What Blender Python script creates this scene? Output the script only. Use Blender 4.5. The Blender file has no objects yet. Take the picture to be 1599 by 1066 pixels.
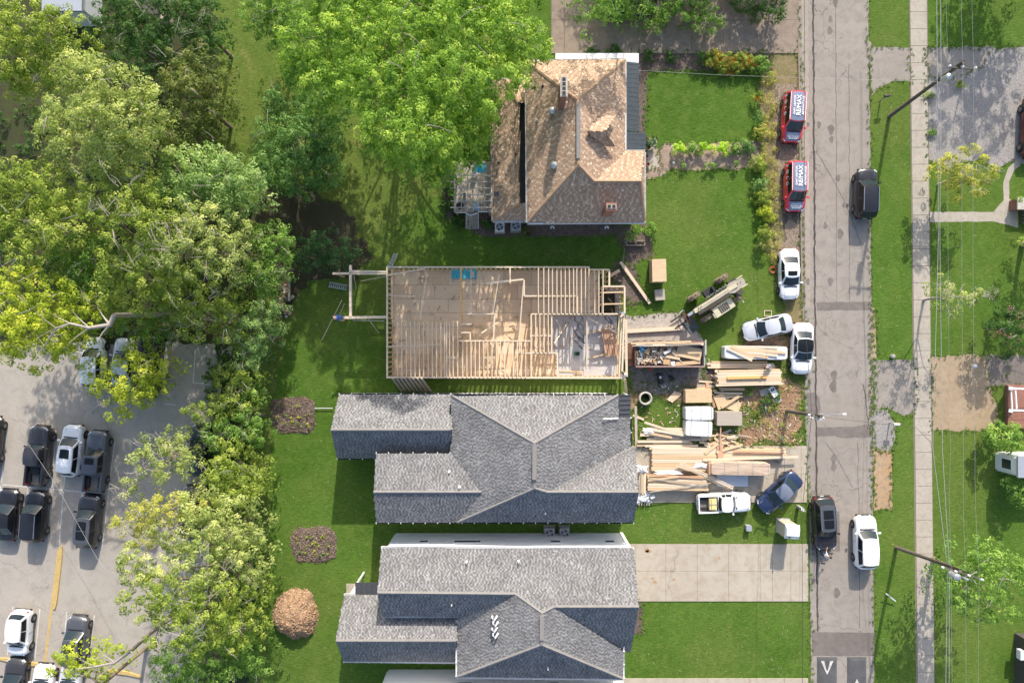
import bpy, math, random
import numpy as np
from mathutils import Vector, Matrix, noise
RND = random.Random(11)
rad = math.radians
SC = bpy.context.scene
COL = SC.collection
H, F = 60.0, 1056.0
# ---------------------------------------------------------------- camera, sky, sun, exposure
cam_d = bpy.data.cameras.new('camera'); cam = bpy.data.objects.new('camera', cam_d); COL.objects.link(cam)
cam.location = (0, 0, H); cam_d.sensor_width = 36; cam_d.lens = 36 * F / 1599.0
cam_d.clip_start = 0.5; cam_d.clip_end = 2000
SC.camera = cam
SUN_EL, SUN_AZ = rad(31.5), rad(9.0)       # azimuth clockwise from +Y
w = bpy.data.worlds.new('World'); SC.world = w; w.use_nodes = True
nt = w.node_tree; nt.nodes.clear()
sky = nt.nodes.new('ShaderNodeTexSky'); sky.sky_type = 'NISHITA'; sky.sun_disc = False
sky.sun_elevation = SUN_EL; sky.sun_rotation = SUN_AZ; sky.air_density = 1.0; sky.dust_density = 2.5; sky.ozone_density = 1.0
bg = nt.nodes.new('ShaderNodeBackground'); bg.inputs['Strength'].default_value = 0.15
out = nt.nodes.new('ShaderNodeOutputWorld')
nt.links.new(sky.outputs[0], bg.inputs['Color']); nt.links.new(bg.outputs[0], out.inputs['Surface'])
sd = bpy.data.lights.new('sun', 'SUN'); sd.energy = 3.35; sd.angle = rad(0.55); sd.color = (1.0, 0.93, 0.84)
sun = bpy.data.objects.new('sun', sd); COL.objects.link(sun)
dvec = Vector((-math.sin(SUN_AZ) * math.cos(SUN_EL), -math.cos(SUN_AZ) * math.cos(SUN_EL), -math.sin(SUN_EL)))
sun.rotation_euler = dvec.to_track_quat('-Z', 'Y').to_euler(); sun.location = (20, 60, 50)
SC.view_settings.view_transform = 'Standard'; SC.view_settings.look = 'None'
SC.view_settings.exposure = 0.80; SC.view_settings.gamma = 1.0; SC.view_settings.use_curve_mapping = False
SC.render.engine = 'CYCLES'

# ---------------------------------------------------------------- helpers
def W(px, py, z=0.0):
    k = (H - z) / F
    return Vector(((px - 800) * k, (533 - py) * k, z))
def m_(px): return px / 17.6

def new_mat(name): 
    m = bpy.data.materials.new(name); m.use_nodes = True
    return m, m.node_tree, m.node_tree.nodes['Principled BSDF']
def N(nt, t, **kw):
    n = nt.nodes.new(t)
    for k, v in kw.items(): setattr(n, k, v)
    return n
def mixc(nt, fac, a, b, mode='MIX'):
    n = nt.nodes.new('ShaderNodeMix'); n.data_type = 'RGBA'; n.blend_type = mode
    for s, v in ((0, fac), (6, a), (7, b)):
        if isinstance(v, (int, float)): n.inputs[s].default_value = v
        elif isinstance(v, (tuple, list)): n.inputs[s].default_value = (*v[:3], 1)
        else: nt.links.new(v, n.inputs[s])
    return n.outputs[2]
def ramp(nt, src, stops, interp='LINEAR'):
    r = nt.nodes.new('ShaderNodeValToRGB'); r.color_ramp.interpolation = interp
    e = r.color_ramp.elements
    while len(e) > 1: e.remove(e[-1])
    e[0].position = stops[0][0]; c = stops[0][1]; e[0].color = (*c, 1) if not isinstance(c, (int, float)) else (c, c, c, 1)
    for p, c in stops[1:]:
        x = e.new(p); x.color = (*c, 1) if not isinstance(c, (int, float)) else (c, c, c, 1)
    nt.links.new(src, r.inputs[0]); return r.outputs[0]
def coords(nt, kind, scale=(1, 1, 1), rot=(0, 0, 0)):
    if kind == 'world': s = N(nt, 'ShaderNodeNewGeometry').outputs['Position']
    else: s = N(nt, 'ShaderNodeTexCoord').outputs['Object']
    mp = N(nt, 'ShaderNodeMapping'); mp.inputs['Scale'].default_value = scale; mp.inputs['Rotation'].default_value = rot
    nt.links.new(s, mp.inputs['Vector']); return mp.outputs[0]
def nz(nt, vec, scale, detail=3, rough=.55, dist=0):
    n = N(nt, 'ShaderNodeTexNoise'); n.inputs['Scale'].default_value = scale; n.inputs['Detail'].default_value = detail
    n.inputs['Roughness'].default_value = rough; n.inputs['Distortion'].default_value = dist
    nt.links.new(vec, n.inputs['Vector']); return n.outputs['Fac']
def bump(nt, b, h, strength=.4, dist=.02):
    n = N(nt, 'ShaderNodeBump'); n.inputs['Strength'].default_value = strength; n.inputs['Distance'].default_value = dist
    nt.links.new(h, n.inputs['Height']); nt.links.new(n.outputs[0], b.inputs['Normal'])
def surf(name, c1, c2, c3=None, big=.25, mid=2.5, fine=22, rough=.9, bs=.3, amt=.6, cs=None, stretch=(1, 1, 1), kind='world', spec=.3, crack=0, cc=.35):
    """earthy surface: c1/c2 by big patches, c3 by mid patches, fine grain multiplied"""
    m, nt, b = new_mat(name); v = coords(nt, kind, stretch)
    big_ = ramp(nt, nz(nt, v, big, 4, .6), [(.38, 0.0), (.62, 1.0)])
    c = mixc(nt, big_, c1, c2)
    if c3: c = mixc(nt, ramp(nt, nz(nt, v, mid, 5, .65, .4), [(.45, 0.0), (.68, 1.0)]), c, c3)
    f = nz(nt, v, fine, 3, .7)
    g = ramp(nt, f, [(.25, 1 - amt), (.75, 1 + 0 * amt)])
    c = mixc(nt, 1.0, c, g, 'MULTIPLY')
    if crack:
        dv = N(nt, 'ShaderNodeVectorMath', operation='MULTIPLY_ADD'); ns = N(nt, 'ShaderNodeTexNoise'); ns.inputs['Scale'].default_value = 1.1; ns.inputs['Detail'].default_value = 5; nt.links.new(v, ns.inputs['Vector'])
        nt.links.new(ns.outputs['Color'], dv.inputs[0]); dv.inputs[1].default_value = (1.3, 1.3, 1.3); nt.links.new(v, dv.inputs[2])
        vo = N(nt, 'ShaderNodeTexVoronoi'); vo.feature = 'DISTANCE_TO_EDGE'; vo.inputs['Scale'].default_value = crack; nt.links.new(dv.outputs[0], vo.inputs['Vector'])
        line = ramp(nt, vo.outputs['Distance'], [(0, 1.0), (.010 * crack / .3, 0.0)]); msk = ramp(nt, nz(nt, v, .13, 3, .5), [(.47, 0.0), (.56, 1.0)])
        mm = N(nt, 'ShaderNodeMath', operation='MULTIPLY'); nt.links.new(line, mm.inputs[0]); nt.links.new(msk, mm.inputs[1])
        c = mixc(nt, mm.outputs[0], c, mixc(nt, 1.0, c, (cc, cc, cc), 'MULTIPLY'))
        st = ramp(nt, nz(nt, v, .55, 6, .75, 1.2), [(.56, 0.0), (.74, .45)]); c = mixc(nt, st, c, mixc(nt, 1.0, c, (.62, .59, .56), 'MULTIPLY'))
    nt.links.new(c, b.inputs['Base Color']); b.inputs['Roughness'].default_value = rough
    b.inputs['Specular IOR Level'].default_value = spec
    if bs: bump(nt, b, f, bs, .03)
    return m
def plain(name, col, rough=.5, metal=0, coat=0, spec=.5, var=0, emit=None, trans=0):
    m, nt, b = new_mat(name)
    b.inputs['Base Color'].default_value = (*col, 1); b.inputs['Roughness'].default_value = rough
    b.inputs['Metallic'].default_value = metal; b.inputs['Coat Weight'].default_value = coat; b.inputs['Coat Roughness'].default_value = .06
    b.inputs['Specular IOR Level'].default_value = spec
    if var:
        v = coords(nt, 'obj'); f = nz(nt, v, 3.5, 5, .65)
        nt.links.new(mixc(nt, ramp(nt, f, [(.3, 0.0), (.7, 1.0)]), col, tuple(c * (1 - var) for c in col)), b.inputs['Base Color'])
    return m
def wood(name, c1, c2, c3, grain=(1.2, 14, 14), rand=.35):
    m, nt, b = new_mat(name); v = coords(nt, 'obj')
    oi = N(nt, 'ShaderNodeObjectInfo')
    add = N(nt, 'ShaderNodeVectorMath', operation='ADD'); nt.links.new(v, add.inputs[0])
    cb = N(nt, 'ShaderNodeCombineXYZ'); mul = N(nt, 'ShaderNodeMath', operation='MULTIPLY'); mul.inputs[1].default_value = 57
    nt.links.new(oi.outputs['Random'], mul.inputs[0])
    for i in range(3): nt.links.new(mul.outputs[0], cb.inputs[i])
    nt.links.new(cb.outputs[0], add.inputs[1])
    mp = N(nt, 'ShaderNodeMapping'); mp.inputs['Scale'].default_value = grain; nt.links.new(add.outputs[0], mp.inputs[0])
    f = nz(nt, mp.outputs[0], 1.0, 5, .6, .3)
    c = mixc(nt, ramp(nt, f, [(.35, 0.0), (.7, 1.0)]), c1, c2)
    c = mixc(nt, ramp(nt, oi.outputs['Random'], [(0, 0.0), (1, rand * 2)]), c, c3)
    nt.links.new(c, b.inputs['Base Color']); b.inputs['Roughness'].default_value = .75; b.inputs['Specular IOR Level'].default_value = .25
    return m
def tinted(name, stops, rough=.85, trans=0, patch=None, spec=.25, pscale=.8, sheen=0):
    """colour ramp over the per-vertex 'tint' attribute"""
    m, nt, b = new_mat(name)
    a = N(nt, 'ShaderNodeAttribute'); a.attribute_name = 'tint'
    c = ramp(nt, a.outputs['Fac'], stops)
    if patch:
        v = coords(nt, 'world'); f = nz(nt, v, pscale, 4, .6)
        c = mixc(nt, ramp(nt, f, [(.4, 0.0), (.62, 1.0)]), c, mixc(nt, 1.0, c, patch, 'MULTIPLY'))
    nt.links.new(c, b.inputs['Base Color']); b.inputs['Roughness'].default_value = rough; b.inputs['Specular IOR Level'].default_value = spec
    if trans:
        tr = N(nt, 'ShaderNodeBsdfTranslucent'); nt.links.new(mixc(nt, 1.0, c, (1.25, 1.3, .55), 'MULTIPLY'), tr.inputs['Color'])
        mx = N(nt, 'ShaderNodeMixShader'); mx.inputs[0].default_value = trans
        o = nt.nodes['Material Output']; nt.links.new(b.outputs[0], mx.inputs[1]); nt.links.new(tr.outputs[0], mx.inputs[2]); nt.links.new(mx.outputs[0], o.inputs[0])
    return m

class MB:
    def __init__(s): s.v = []; s.f = []; s.mi = []; s.t = []
    def add(s, pts, faces, mi=0, tint=.5):
        n = len(s.v); s.v += [tuple(p) for p in pts]; s.t += [tint] * len(pts)
        s.f += [tuple(i + n for i in f) for f in faces]; s.mi += [mi] * len(faces)
    def quad(s, a, b, c, d, mi=0, tint=.5): s.add((a, b, c, d), ((0, 1, 2, 3),), mi, tint)
    def poly(s, pts, mi=0): s.add(pts, (tuple(range(len(pts))),), mi)
    def box(s, c, d, rz=0, mi=0, tint=.5, M=None):
        x, y, z = (k / 2 for k in d)
        P = [Vector((sx * x, sy * y, sz * z)) for sz in (-1, 1) for sx, sy in ((-1, -1), (1, -1), (1, 1), (-1, 1))]
        if M is None: M = Matrix.Rotation(rz, 3, 'Z')
        c = Vector(c); s.add([M @ p + c for p in P], ((3, 2, 1, 0), (4, 5, 6, 7), (0, 1, 5, 4), (1, 2, 6, 5), (2, 3, 7, 6), (3, 0, 4, 7)), mi, tint)
        return s
    def prism(s, pts, z0, z1, mi=0, cap=True):
        n = len(pts); P = [(p[0], p[1], z0) for p in pts] + [(p[0], p[1], z1) for p in pts]
        fs = [(i, (i + 1) % n, (i + 1) % n + n, i + n) for i in range(n)]
        if cap: fs += [tuple(range(n - 1, -1, -1)), tuple(range(n, 2 * n))]
        s.add(P, fs, mi); return s
    def tube(s, pts, rs, n=7, mi=0, caps=True, tint=.5):
        pts = [Vector(p) for p in pts]
        if isinstance(rs, (int, float)): rs = [rs] * len(pts)
        P = []; fs = []
        for i, p in enumerate(pts):
            d = (pts[min(i + 1, len(pts) - 1)] - pts[max(i - 1, 0)]).normalized()
            u = d.cross(Vector((0, 0, 1)) if abs(d.z) < .9 else Vector((1, 0, 0))).normalized(); v = d.cross(u)
            for k in range(n):
                a = 2 * math.pi * k / n; P.append(p + (u * math.cos(a) + v * math.sin(a)) * rs[i])
        for i in range(len(pts) - 1):
            for k in range(n):
                fs.append((i * n + k, i * n + (k + 1) % n, (i + 1) * n + (k + 1) % n, (i + 1) * n + k))
        if caps: fs += [tuple(range(n)), tuple(range((len(pts) - 1) * n + n - 1, (len(pts) - 1) * n - 1, -1))]
        s.add(P, fs, mi, tint); return s
    def lathe(s, prof, c=(0, 0, 0), n=16, mi=0, M=None):
        P = []; fs = []; c = Vector(c)
        for r, z in prof:
            for k in range(n):
                a = 2 * math.pi * k / n; q = Vector((r * math.cos(a), r * math.sin(a), z)); P.append((M @ q if M else q) + c)
        for i in range(len(prof) - 1):
            for k in range(n): fs.append((i * n + k, i * n + (k + 1) % n, (i + 1) * n + (k + 1) % n, (i + 1) * n + k))
        fs += [tuple(range(n - 1, -1, -1)), tuple(range((len(prof) - 1) * n, len(prof) * n))]
        s.add(P, fs, mi); return s
    def mesh(s, name, mats, smooth=False, tint=False):
        me = bpy.data.meshes.new(name); me.from_pydata(s.v, [], s.f)
        for m in (mats if isinstance(mats, (list, tuple)) else [mats]): me.materials.append(m)
        me.polygons.foreach_set('material_index', s.mi)
        if smooth: me.polygons.foreach_set('use_smooth', [True] * len(s.f))
        if tint: a = me.attributes.new('tint', 'FLOAT', 'POINT'); a.data.foreach_set('value', s.t)
        me.update(); return me
    def build(s, name, mats, parent=None, world=False, smooth=False, tint=False, **kw):
        if world and parent is not None:
            Mi = parent.matrix_basis.inverted(); s.v = [tuple(Mi @ Vector(p)) for p in s.v]
        me = s.mesh(name, mats, smooth, tint); o = bpy.data.objects.new(name, me); COL.objects.link(o)
        if parent is not None: o.parent = parent
        return tag(o, **kw)
def tag(o, label=None, cat=None, group=None, kind=None):
    if label: o['label'] = label
    if cat: o['category'] = cat
    if group: o['group'] = group
    if kind: o['kind'] = kind
    return o
def thing(name, label, cat, loc=(0, 0, 0), rz=0, group=None):
    o = bpy.data.objects.new(name, None); COL.objects.link(o); o.empty_display_size = .3
    o.location = loc; o.rotation_euler = (0, 0, rz)
    o.matrix_basis = Matrix.Translation(loc) @ Matrix.Rotation(rz, 4, 'Z')
    return tag(o, label, cat, group)
def kids(o): return [c for c in COL.objects if c.parent == o]
CH = {}
def dup(root, loc, rz, label, group=None, sub=None):
    r = root.copy(); COL.objects.link(r); r.matrix_basis = Matrix.Translation(loc) @ Matrix.Rotation(rz, 4, 'Z')
    r['label'] = label
    if group: r['group'] = group
    for c in root.children:
        d = c.copy(); COL.objects.link(d); d.parent = r
        for g in c.children: e = g.copy(); COL.objects.link(e); e.parent = d
    return r
_cube = {}
def cube_mesh(mat, nm='board'):
    k = (mat.name, nm)
    if k not in _cube: _cube[k] = MB().box((0, 0, 0), (1, 1, 1)).mesh(nm, mat)
    return _cube[k]
def board(name, p0, p1, wd, th, mat, parent=None, roll=0, **kw):
    """one stick of timber from p0 to p1 (world), shares a unit mesh"""
    p0, p1 = Vector(p0), Vector(p1); d = p1 - p0; L = d.length; x = d.normalized()
    up = Vector((0, 0, 1)) if abs(x.z) < .95 else Vector((0, 1, 0))
    y = up.cross(x).normalized(); z = x.cross(y)
    if roll: q = Matrix.Rotation(roll, 3, x); y = q @ y; z = q @ z
    M = Matrix(((x.x, y.x, z.x), (x.y, y.y, z.y), (x.z, y.z, z.z))).to_4x4()
    M = Matrix.Translation((p0 + p1) / 2) @ M @ Matrix.Diagonal((L, wd, th, 1))
    o = bpy.data.objects.new(name, cube_mesh(mat, name)); COL.objects.link(o)
    if parent is not None: o.parent = parent; M = parent.matrix_basis.inverted() @ M
    o.matrix_basis = M
    return tag(o, **kw)
def subdiv(pts, step, jit, seed=0, closed=True):
    r = random.Random(seed); out = []; n = len(pts)
    for i in range(n if closed else n - 1):
        a, b = pts[i], pts[(i + 1) % n]; L = math.hypot(b[0] - a[0], b[1] - a[1]); k = max(1, int(L / step))
        dx, dy = (b[0] - a[0]) / max(L, 1e-6), (b[1] - a[1]) / max(L, 1e-6)
        for j in range(k):
            t = j / k; o = jit * (noise.noise(Vector((a[0] + dx * L * t, a[1] + dy * L * t, seed * 3.1)) * .09) * 1.6 + r.uniform(-.5, .5)) if jit else 0
            out.append((a[0] + dx * L * t - dy * o, a[1] + dy * L * t + dx * o))
    return out
EDGE = []
def patch(name, pts, z, mat, jit=0, step=6, seed=0, kind='structure', parent=None):
    """flat sheet on the ground from a photo-plan outline"""
    import mathutils.geometry as G
    p = subdiv(pts, step, jit, seed) if jit else pts
    P = [W(a, b, 0) for a, b in p]; P = [Vector((q.x, q.y, z)) for q in P]
    if jit and name not in ('meadow', 'forest_floor', 'asphalt_patch', 'parking_lot', 'paver_bed', 'road_gutter', 'front_walk'): EDGE.extend(P)
    tris = G.tessellate_polygon([P]); mb = MB(); mb.add(P, tris)
    # make all face up
    fs = []
    for a, b, c in mb.f:
        nn = (Vector(mb.v[b]) - Vector(mb.v[a])).cross(Vector(mb.v[c]) - Vector(mb.v[a]))
        fs.append((a, b, c) if nn.z > 0 else (a, c, b))
    mb.f = fs
    o = mb.build(name, mat, parent); 
    if parent is None: o['kind'] = kind
    return o
# ---------------------------------------------------------------- materials
M = {}
def grass_mat(name, c1, c2, c3, dry=None):
    m, nt, b = new_mat(name); v = coords(nt, 'world')
    c = mixc(nt, ramp(nt, nz(nt, v, .16, 4, .6), [(.35, 0.0), (.65, 1.0)]), c1, c2)
    c = mixc(nt, ramp(nt, nz(nt, v, .75, 5, .7, .5), [(.46, 0.0), (.7, .75)]), c, c3)
    if dry: c = mixc(nt, ramp(nt, nz(nt, v, .45, 5, .7, .8), [(.56, 0.0), (.74, .8)]), c, dry)
    c = mixc(nt, ramp(nt, nz(nt, v, .07, 3, .6), [(.45, 0.0), (.62, .45)]), c, (.12, .15, .035))
    # mown streaks at two angles + blade grain
    for ang, sc, lo in ((.5, (2.2, 14, 1), .80), (1.25, (3.0, 20, 1), .84)):
        vs = coords(nt, 'world', sc, (0, 0, ang)); c = mixc(nt, 1.0, c, ramp(nt, nz(nt, vs, 1.0, 4, .7, .6), [(.32, lo - .12), (.68, 1.32)]), 'MULTIPLY')
    f = nz(nt, v, 13, 4, .8); c = mixc(nt, 1.0, c, ramp(nt, f, [(.3, .5), (.7, 1.62)]), 'MULTIPLY')
    sp = nz(nt, v, 5, 6, .9); c = mixc(nt, ramp(nt, sp, [(.66, 0.0), (.74, .5)]), c, (.25, .27, .10))
    nt.links.new(c, b.inputs['Base Color']); b.inputs['Roughness'].default_value = .95; b.inputs['Specular IOR Level'].default_value = .1
    bump(nt, b, f, .55, .06); return m
M['grass'] = grass_mat('lawn_grass', (.056, .112, .014), (.074, .138, .020), (.104, .155, .03))
M['grass_dry'] = grass_mat('meadow_grass', (.088, .135, .024), (.12, .155, .032), (.065, .115, .02), (.20, .18, .065))
M['grass_patchy'] = grass_mat('patchy_grass', (.07, .12, .022), (.10, .14, .03), (.14, .13, .05), (.26, .19, .10))
M['asphalt'] = surf('asphalt_old', (.335, .295, .252), (.37, .328, .284), (.29, .257, .22), .12, 1.2, 14, amt=.34, bs=.15, crack=.32, cc=.5)
M['gutter'] = surf('gutter_strip', (.37, .32, .265), (.40, .35, .29), (.33, .27, .21), .3, 2, 24, amt=.25)
M['asphalt_patch'] = surf('asphalt_patch', (.205, .175, .155), (.24, .205, .18), (.17, .15, .13), .4, 2, 30, amt=.35)
M['asphalt_lot'] = surf('asphalt_lot', (.42, .375, .322), (.455, .41, .352), (.38, .34, .292), .1, .8, 14, amt=.3, crack=.16, cc=.6)
M['tar'] = surf('tar_seam', (.09, .075, .07), (.13, .11, .1), None, 2, 5, 30)
M['conc'] = surf('concrete_new', (.45, .395, .315), (.485, .43, .35), (.40, .335, .25), .3, 1.3, 14, amt=.2, bs=.1, crack=.04, cc=.7)
M['conc_walk'] = surf('concrete_walk', (.44, .39, .32), (.475, .425, .355), (.385, .335, .27), .3, 2.5, 14, amt=.26, bs=.1)
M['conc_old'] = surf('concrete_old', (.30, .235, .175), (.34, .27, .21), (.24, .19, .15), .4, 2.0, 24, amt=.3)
M['conc_gar'] = surf('garage_concrete', (.50, .47, .45), (.56, .53, .51), None, .5, 2, 24, amt=.12)
M['joint'] = plain('joint_dark', (.22, .18, .145), .95)
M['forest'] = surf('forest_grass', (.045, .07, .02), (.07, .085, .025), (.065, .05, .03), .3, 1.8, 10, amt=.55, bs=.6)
M['soil'] = surf('forest_soil', (.065, .052, .035), (.09, .075, .045), (.06, .075, .025), .4, 2.2, 12, amt=.6, bs=.6)
M['dirt'] = surf('construction_dirt', (.42, .25, .14), (.52, .345, .21), (.25, .15, .09), .5, 2.6, 9, amt=.6, bs=.8)
M['dirt_grey'] = surf('grey_mud', (.22, .20, .185), (.27, .24, .21), (.13, .11, .09), .5, 2.6, 14, amt=.45, bs=.5)
M['tan'] = surf('tan_ground', (.40, .30, .19), (.45, .34, .225), (.34, .25, .16), .4, 2.6, 18, amt=.3, bs=.3)
M['orange_soil'] = surf('orange_clay', (.48, .30, .16), (.50, .35, .22), (.34, .27, .18), .5, 2.6, 18, amt=.35, bs=.4)
M['gravel'] = surf('gravel', (.42, .39, .36), (.47, .43, .40), (.36, .33, .30), .4, 4, 9, amt=.62, bs=1.0, rough=1)
M['gravel_tan'] = surf('gravel_tan', (.52, .46, .39), (.58, .52, .45), (.43, .36, .28), .4, 3, 11, amt=.5, bs=.9, rough=1)
M['mulch'] = surf('mulch', (.20, .15, .12), (.25, .19, .15), (.13, .10, .08), .8, 3, 11, amt=.7, bs=1)
M['path'] = surf('mulch_path', (.40, .29, .225), (.44, .33, .255), (.27, .20, .14), .8, 3, 14, amt=.4, bs=.6)
M['straw'] = surf('dry_verge', (.30, .24, .115), (.20, .19, .07), (.36, .27, .15), .35, 2.2, 9, amt=.6, bs=.7)
M['paver'] = tinted('grid_paver', [(0, (.24, .18, .13)), (.5, (.36, .28, .20)), (1, (.46, .37, .27))], .9)
M['paint'] = plain('road_paint', (.66, .64, .60), .8, var=.35)
M['yellow'] = plain('curb_paint', (.56, .40, .15), .85, var=.3)
M['trunk'] = plain('bark', (.28, .22, .16), .95, var=.5, spec=.1)
M['twig'] = plain('pale_twig', (.42, .37, .31), .95, var=.3, spec=.1)
M['sh'] = tinted('grey_shingle', [(0, (.115, .113, .112)), (.4, (.195, .192, .188)), (.75, (.285, .28, .274)), (1, (.38, .375, .37))], .95, patch=(.80, .80, .81), spec=.12)
M['shb'] = tinted('brown_shingle', [(0, (.31, .205, .14)), (.45, (.41, .285, .195)), (.78, (.50, .365, .26)), (1, (.70, .57, .42))], .95, patch=(.93, .92, .91), spec=.12)
M['deck_g'] = plain('roof_underlay_grey', (.12, .115, .11), .95)
M['deck_b'] = plain('roof_underlay_brown', (.22, .14, .09), .95)
M['cap_g'] = plain('ridge_grey', (.25, .235, .22), .95, var=.2); M['cap_b'] = plain('ridge_brown', (.42, .28, .175), .95, var=.2)
M['metal_roof'] = plain('standing_seam_metal', (.085, .088, .095), .45, .2, var=.2); M['metal_teal'] = plain('porch_metal', (.07, .085, .09), .4, .3, var=.25)
M['white'] = plain('white_trim', (.74, .74, .73), .5); M['siding'] = plain('white_siding', (.72, .735, .75), .6, var=.05)
M['brick'] = plain('brick', (.30, .14, .10), .9, var=.3); M['black'] = plain('black_opening', (.012, .012, .013), .7)
M['glass'] = plain('window_glass', (.03, .04, .05), .08, spec=.8); M['wood'] = wood('pine_lumber', (.60, .44, .265), (.44, .295, .165), (.68, .53, .35))
M['wood_pale'] = wood('pale_lumber', (.71, .60, .46), (.60, .47, .33), (.60, .48, .34), rand=.45); M['wood_red'] = wood('red_lumber', (.46, .26, .16), (.36, .19, .11), (.54, .34, .22))
M['wood_grey'] = wood('weathered_board', (.38, .33, .27), (.29, .25, .2), (.44, .38, .31)); M['lvl'] = wood('orange_beam', (.66, .37, .11), (.58, .31, .09), (.7, .42, .15))
M['osb'] = wood('osb_panel', (.60, .44, .265), (.50, .35, .20), (.64, .49, .31), (9, 9, 9), .5)
M['floor'] = wood('subfloor_panel', (.74, .54, .34), (.60, .40, .235), (.78, .60, .41), (16, 9, 9), .5)
M['wrap'] = plain('white_wrap', (.74, .74, .74), .45, var=.12); M['strap'] = plain('strap', (.25, .25, .26), .5)
M['galv'] = plain('galvanised', (.52, .54, .56), .4, .5, var=.1); M['grey'] = plain('grey_plastic', (.36, .37, .38), .6)
M['rubber'] = plain('rubber', (.03, .03, .03), .9); M['polewood'] = plain('pole_wood', (.14, .115, .09), .95, var=.5)
M['wire'] = plain('wire', (.34, .34, .33), .6); M['wire_dark'] = plain('dark_cable', (.04, .04, .04), .6)
M['rust'] = plain('rusty_steel', (.20, .10, .07), .8, .2, var=.5); M['ivory'] = plain('ivory_machine_paint', (.60, .54, .36), .5, var=.2)
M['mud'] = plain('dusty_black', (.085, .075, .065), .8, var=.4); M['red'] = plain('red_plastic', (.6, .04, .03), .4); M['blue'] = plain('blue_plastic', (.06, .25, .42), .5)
M['teal'] = plain('teal_cloth', (.05, .38, .46), .7); M['cardboard'] = plain('cardboard', (.52, .34, .18), .85, var=.15); M['green'] = plain('green_plastic', (.03, .22, .09), .5)
M['skin'] = plain('skin', (.5, .3, .2), .6); M['hair'] = plain('dark_hair', (.03, .02, .015), .7); M['denim'] = plain('denim', (.06, .09, .16), .9)
M['shirt_w'] = plain('white_shirt', (.75, .7, .68), .9); M['shirt_g'] = plain('grey_shirt', (.2, .22, .25), .9); M['shirt_b'] = plain('blue_shirt', (.05, .12, .33), .9)
M['stone'] = plain('pale_stone', (.5, .46, .4), .9, var=.3)

# ---------------------------------------------------------------- ground
mb = MB(); mb.quad((-300, -300, 0), (300, -300, 0), (300, 300, 0), (-300, 300, 0)); mb.build('ground', M['grass'], kind='structure')
# meadow behind the houses (dry mown strip) and forest floor
patch('meadow', [(300, -40), (430, -40), (440, 120), (560, 180), (700, 230), (690, 300), (560, 380), (470, 420), (480, 450), (452, 520), (430, 610), (418, 760), (420, 900), (408, 1110), (360, 1110), (380, 400), (330, 300), (320, 60)], .004, M['grass_dry'], 7, 10, 3)
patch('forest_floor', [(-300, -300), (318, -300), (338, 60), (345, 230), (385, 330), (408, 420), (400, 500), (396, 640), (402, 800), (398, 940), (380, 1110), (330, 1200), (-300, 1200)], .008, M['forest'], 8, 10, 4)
patch('bare_soil', [(400, 295), (470, 285), (540, 330), (585, 400), (560, 432), (480, 440), (440, 500), (425, 490), (432, 420), (395, 380)], .0065, M['soil'], 8, 8, 8)
patch('parking_lot', [(-300, 532), (338, 536), (345, 620), (318, 700), (330, 830), (322, 940), (300, 1200), (-300, 1200)], .012, M['asphalt_lot'], 3, 12, 5)
# street and everything along it
patch('road', [(1240, -400), (1247, -10), (1250, 300), (1254, 480), (1258, 640), (1264, 800), (1267, 1066), (1272, 1500), (1376, 1500), (1366, 1066), (1362, 640), (1360, 300), (1357, 70), (1357, -10), (1352, -400)], .008, M['asphalt'], .8, 9, 1)
patch('driveway', [(1356, 62), (1368, 74), (1421, 75), (1421, 126), (1395, 127), (1372, 138), (1362, 150)], .011, M['asphalt'], .8, 8, 12)
patch('driveway', [(1361, 562), (1428, 562), (1430, 640), (1412, 650), (1392, 640), (1385, 636), (1362, 640)], .011, M['asphalt'], 1.2, 8, 13)
patch('gravel_lot', [(1446, 75), (1760, 75), (1760, 246), (1599, 246), (1570, 258), (1560, 262), (1530, 250), (1480, 258), (1449, 248)], .006, M['gravel'], 4, 8, 14)
patch('gravel_apron', [(1447, 76), (1545, 77), (1530, 112), (1490, 120), (1448, 122)], .009, M['asphalt'], 4, 8, 15)
patch('front_walk', [(1450, 331), (1552, 331), (1567, 313), (1567, 285), (1575, 262), (1592, 246), (1760, 244), (1760, 256), (1599, 256), (1584, 266), (1576, 284), (1576, 310), (1590, 322), (1590, 356), (1575, 352), (1552, 346), (1450, 347)], .010, M['conc_walk'], .5, 8, 16)
patch('dirt_drive', [(1455, 556), (1572, 554), (1572, 600), (1545, 602), (1560, 640), (1562, 668), (1530, 672), (1456, 672)], .007, M['tan'], 2.5, 8, 17)
patch('dark_driveway', [(1540, 554), (1760, 554), (1760, 602), (1545, 602)], .009, M['asphalt_patch'], 1.5, 8, 18)
patch('clay_verge', [(1363, 700), (1392, 700), (1394, 795), (1366, 797)], .011, M['orange_soil'], 1.8, 6, 19)
patch('gravel_verge', [(1363, 640), (1385, 640), (1398, 660), (1398, 690), (1390, 703), (1364, 700)], .012, M['gravel'], 2, 5, 20)
patch('tan_verge', [(1361, 480), (1366, 480), (1370, 570), (1365, 640), (1361, 640)], .0105, M['tan'], 1, 6, 21)
patch('asphalt_patch', [(1275, 472), (1362, 470), (1363, 484), (1276, 485)], .013, M['asphalt_patch'], .8, 6, 22)
patch('asphalt_patch', [(1276, 666), (1330, 667), (1350, 663), (1364, 664), (1362, 682), (1312, 684), (1304, 680), (1276, 681)], .013, M['asphalt_patch'], .8, 6, 23)
patch('asphalt_patch', [(1258, 613), (1272, 612), (1281, 622), (1282, 640), (1277, 648), (1262, 645)], .0135, M['asphalt_patch'], 1, 5, 24)
patch('asphalt_patch', [(1268, 799), (1311, 798), (1312, 860), (1268, 859)], .013, M['asphalt_patch'], .3, 6, 25)
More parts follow.
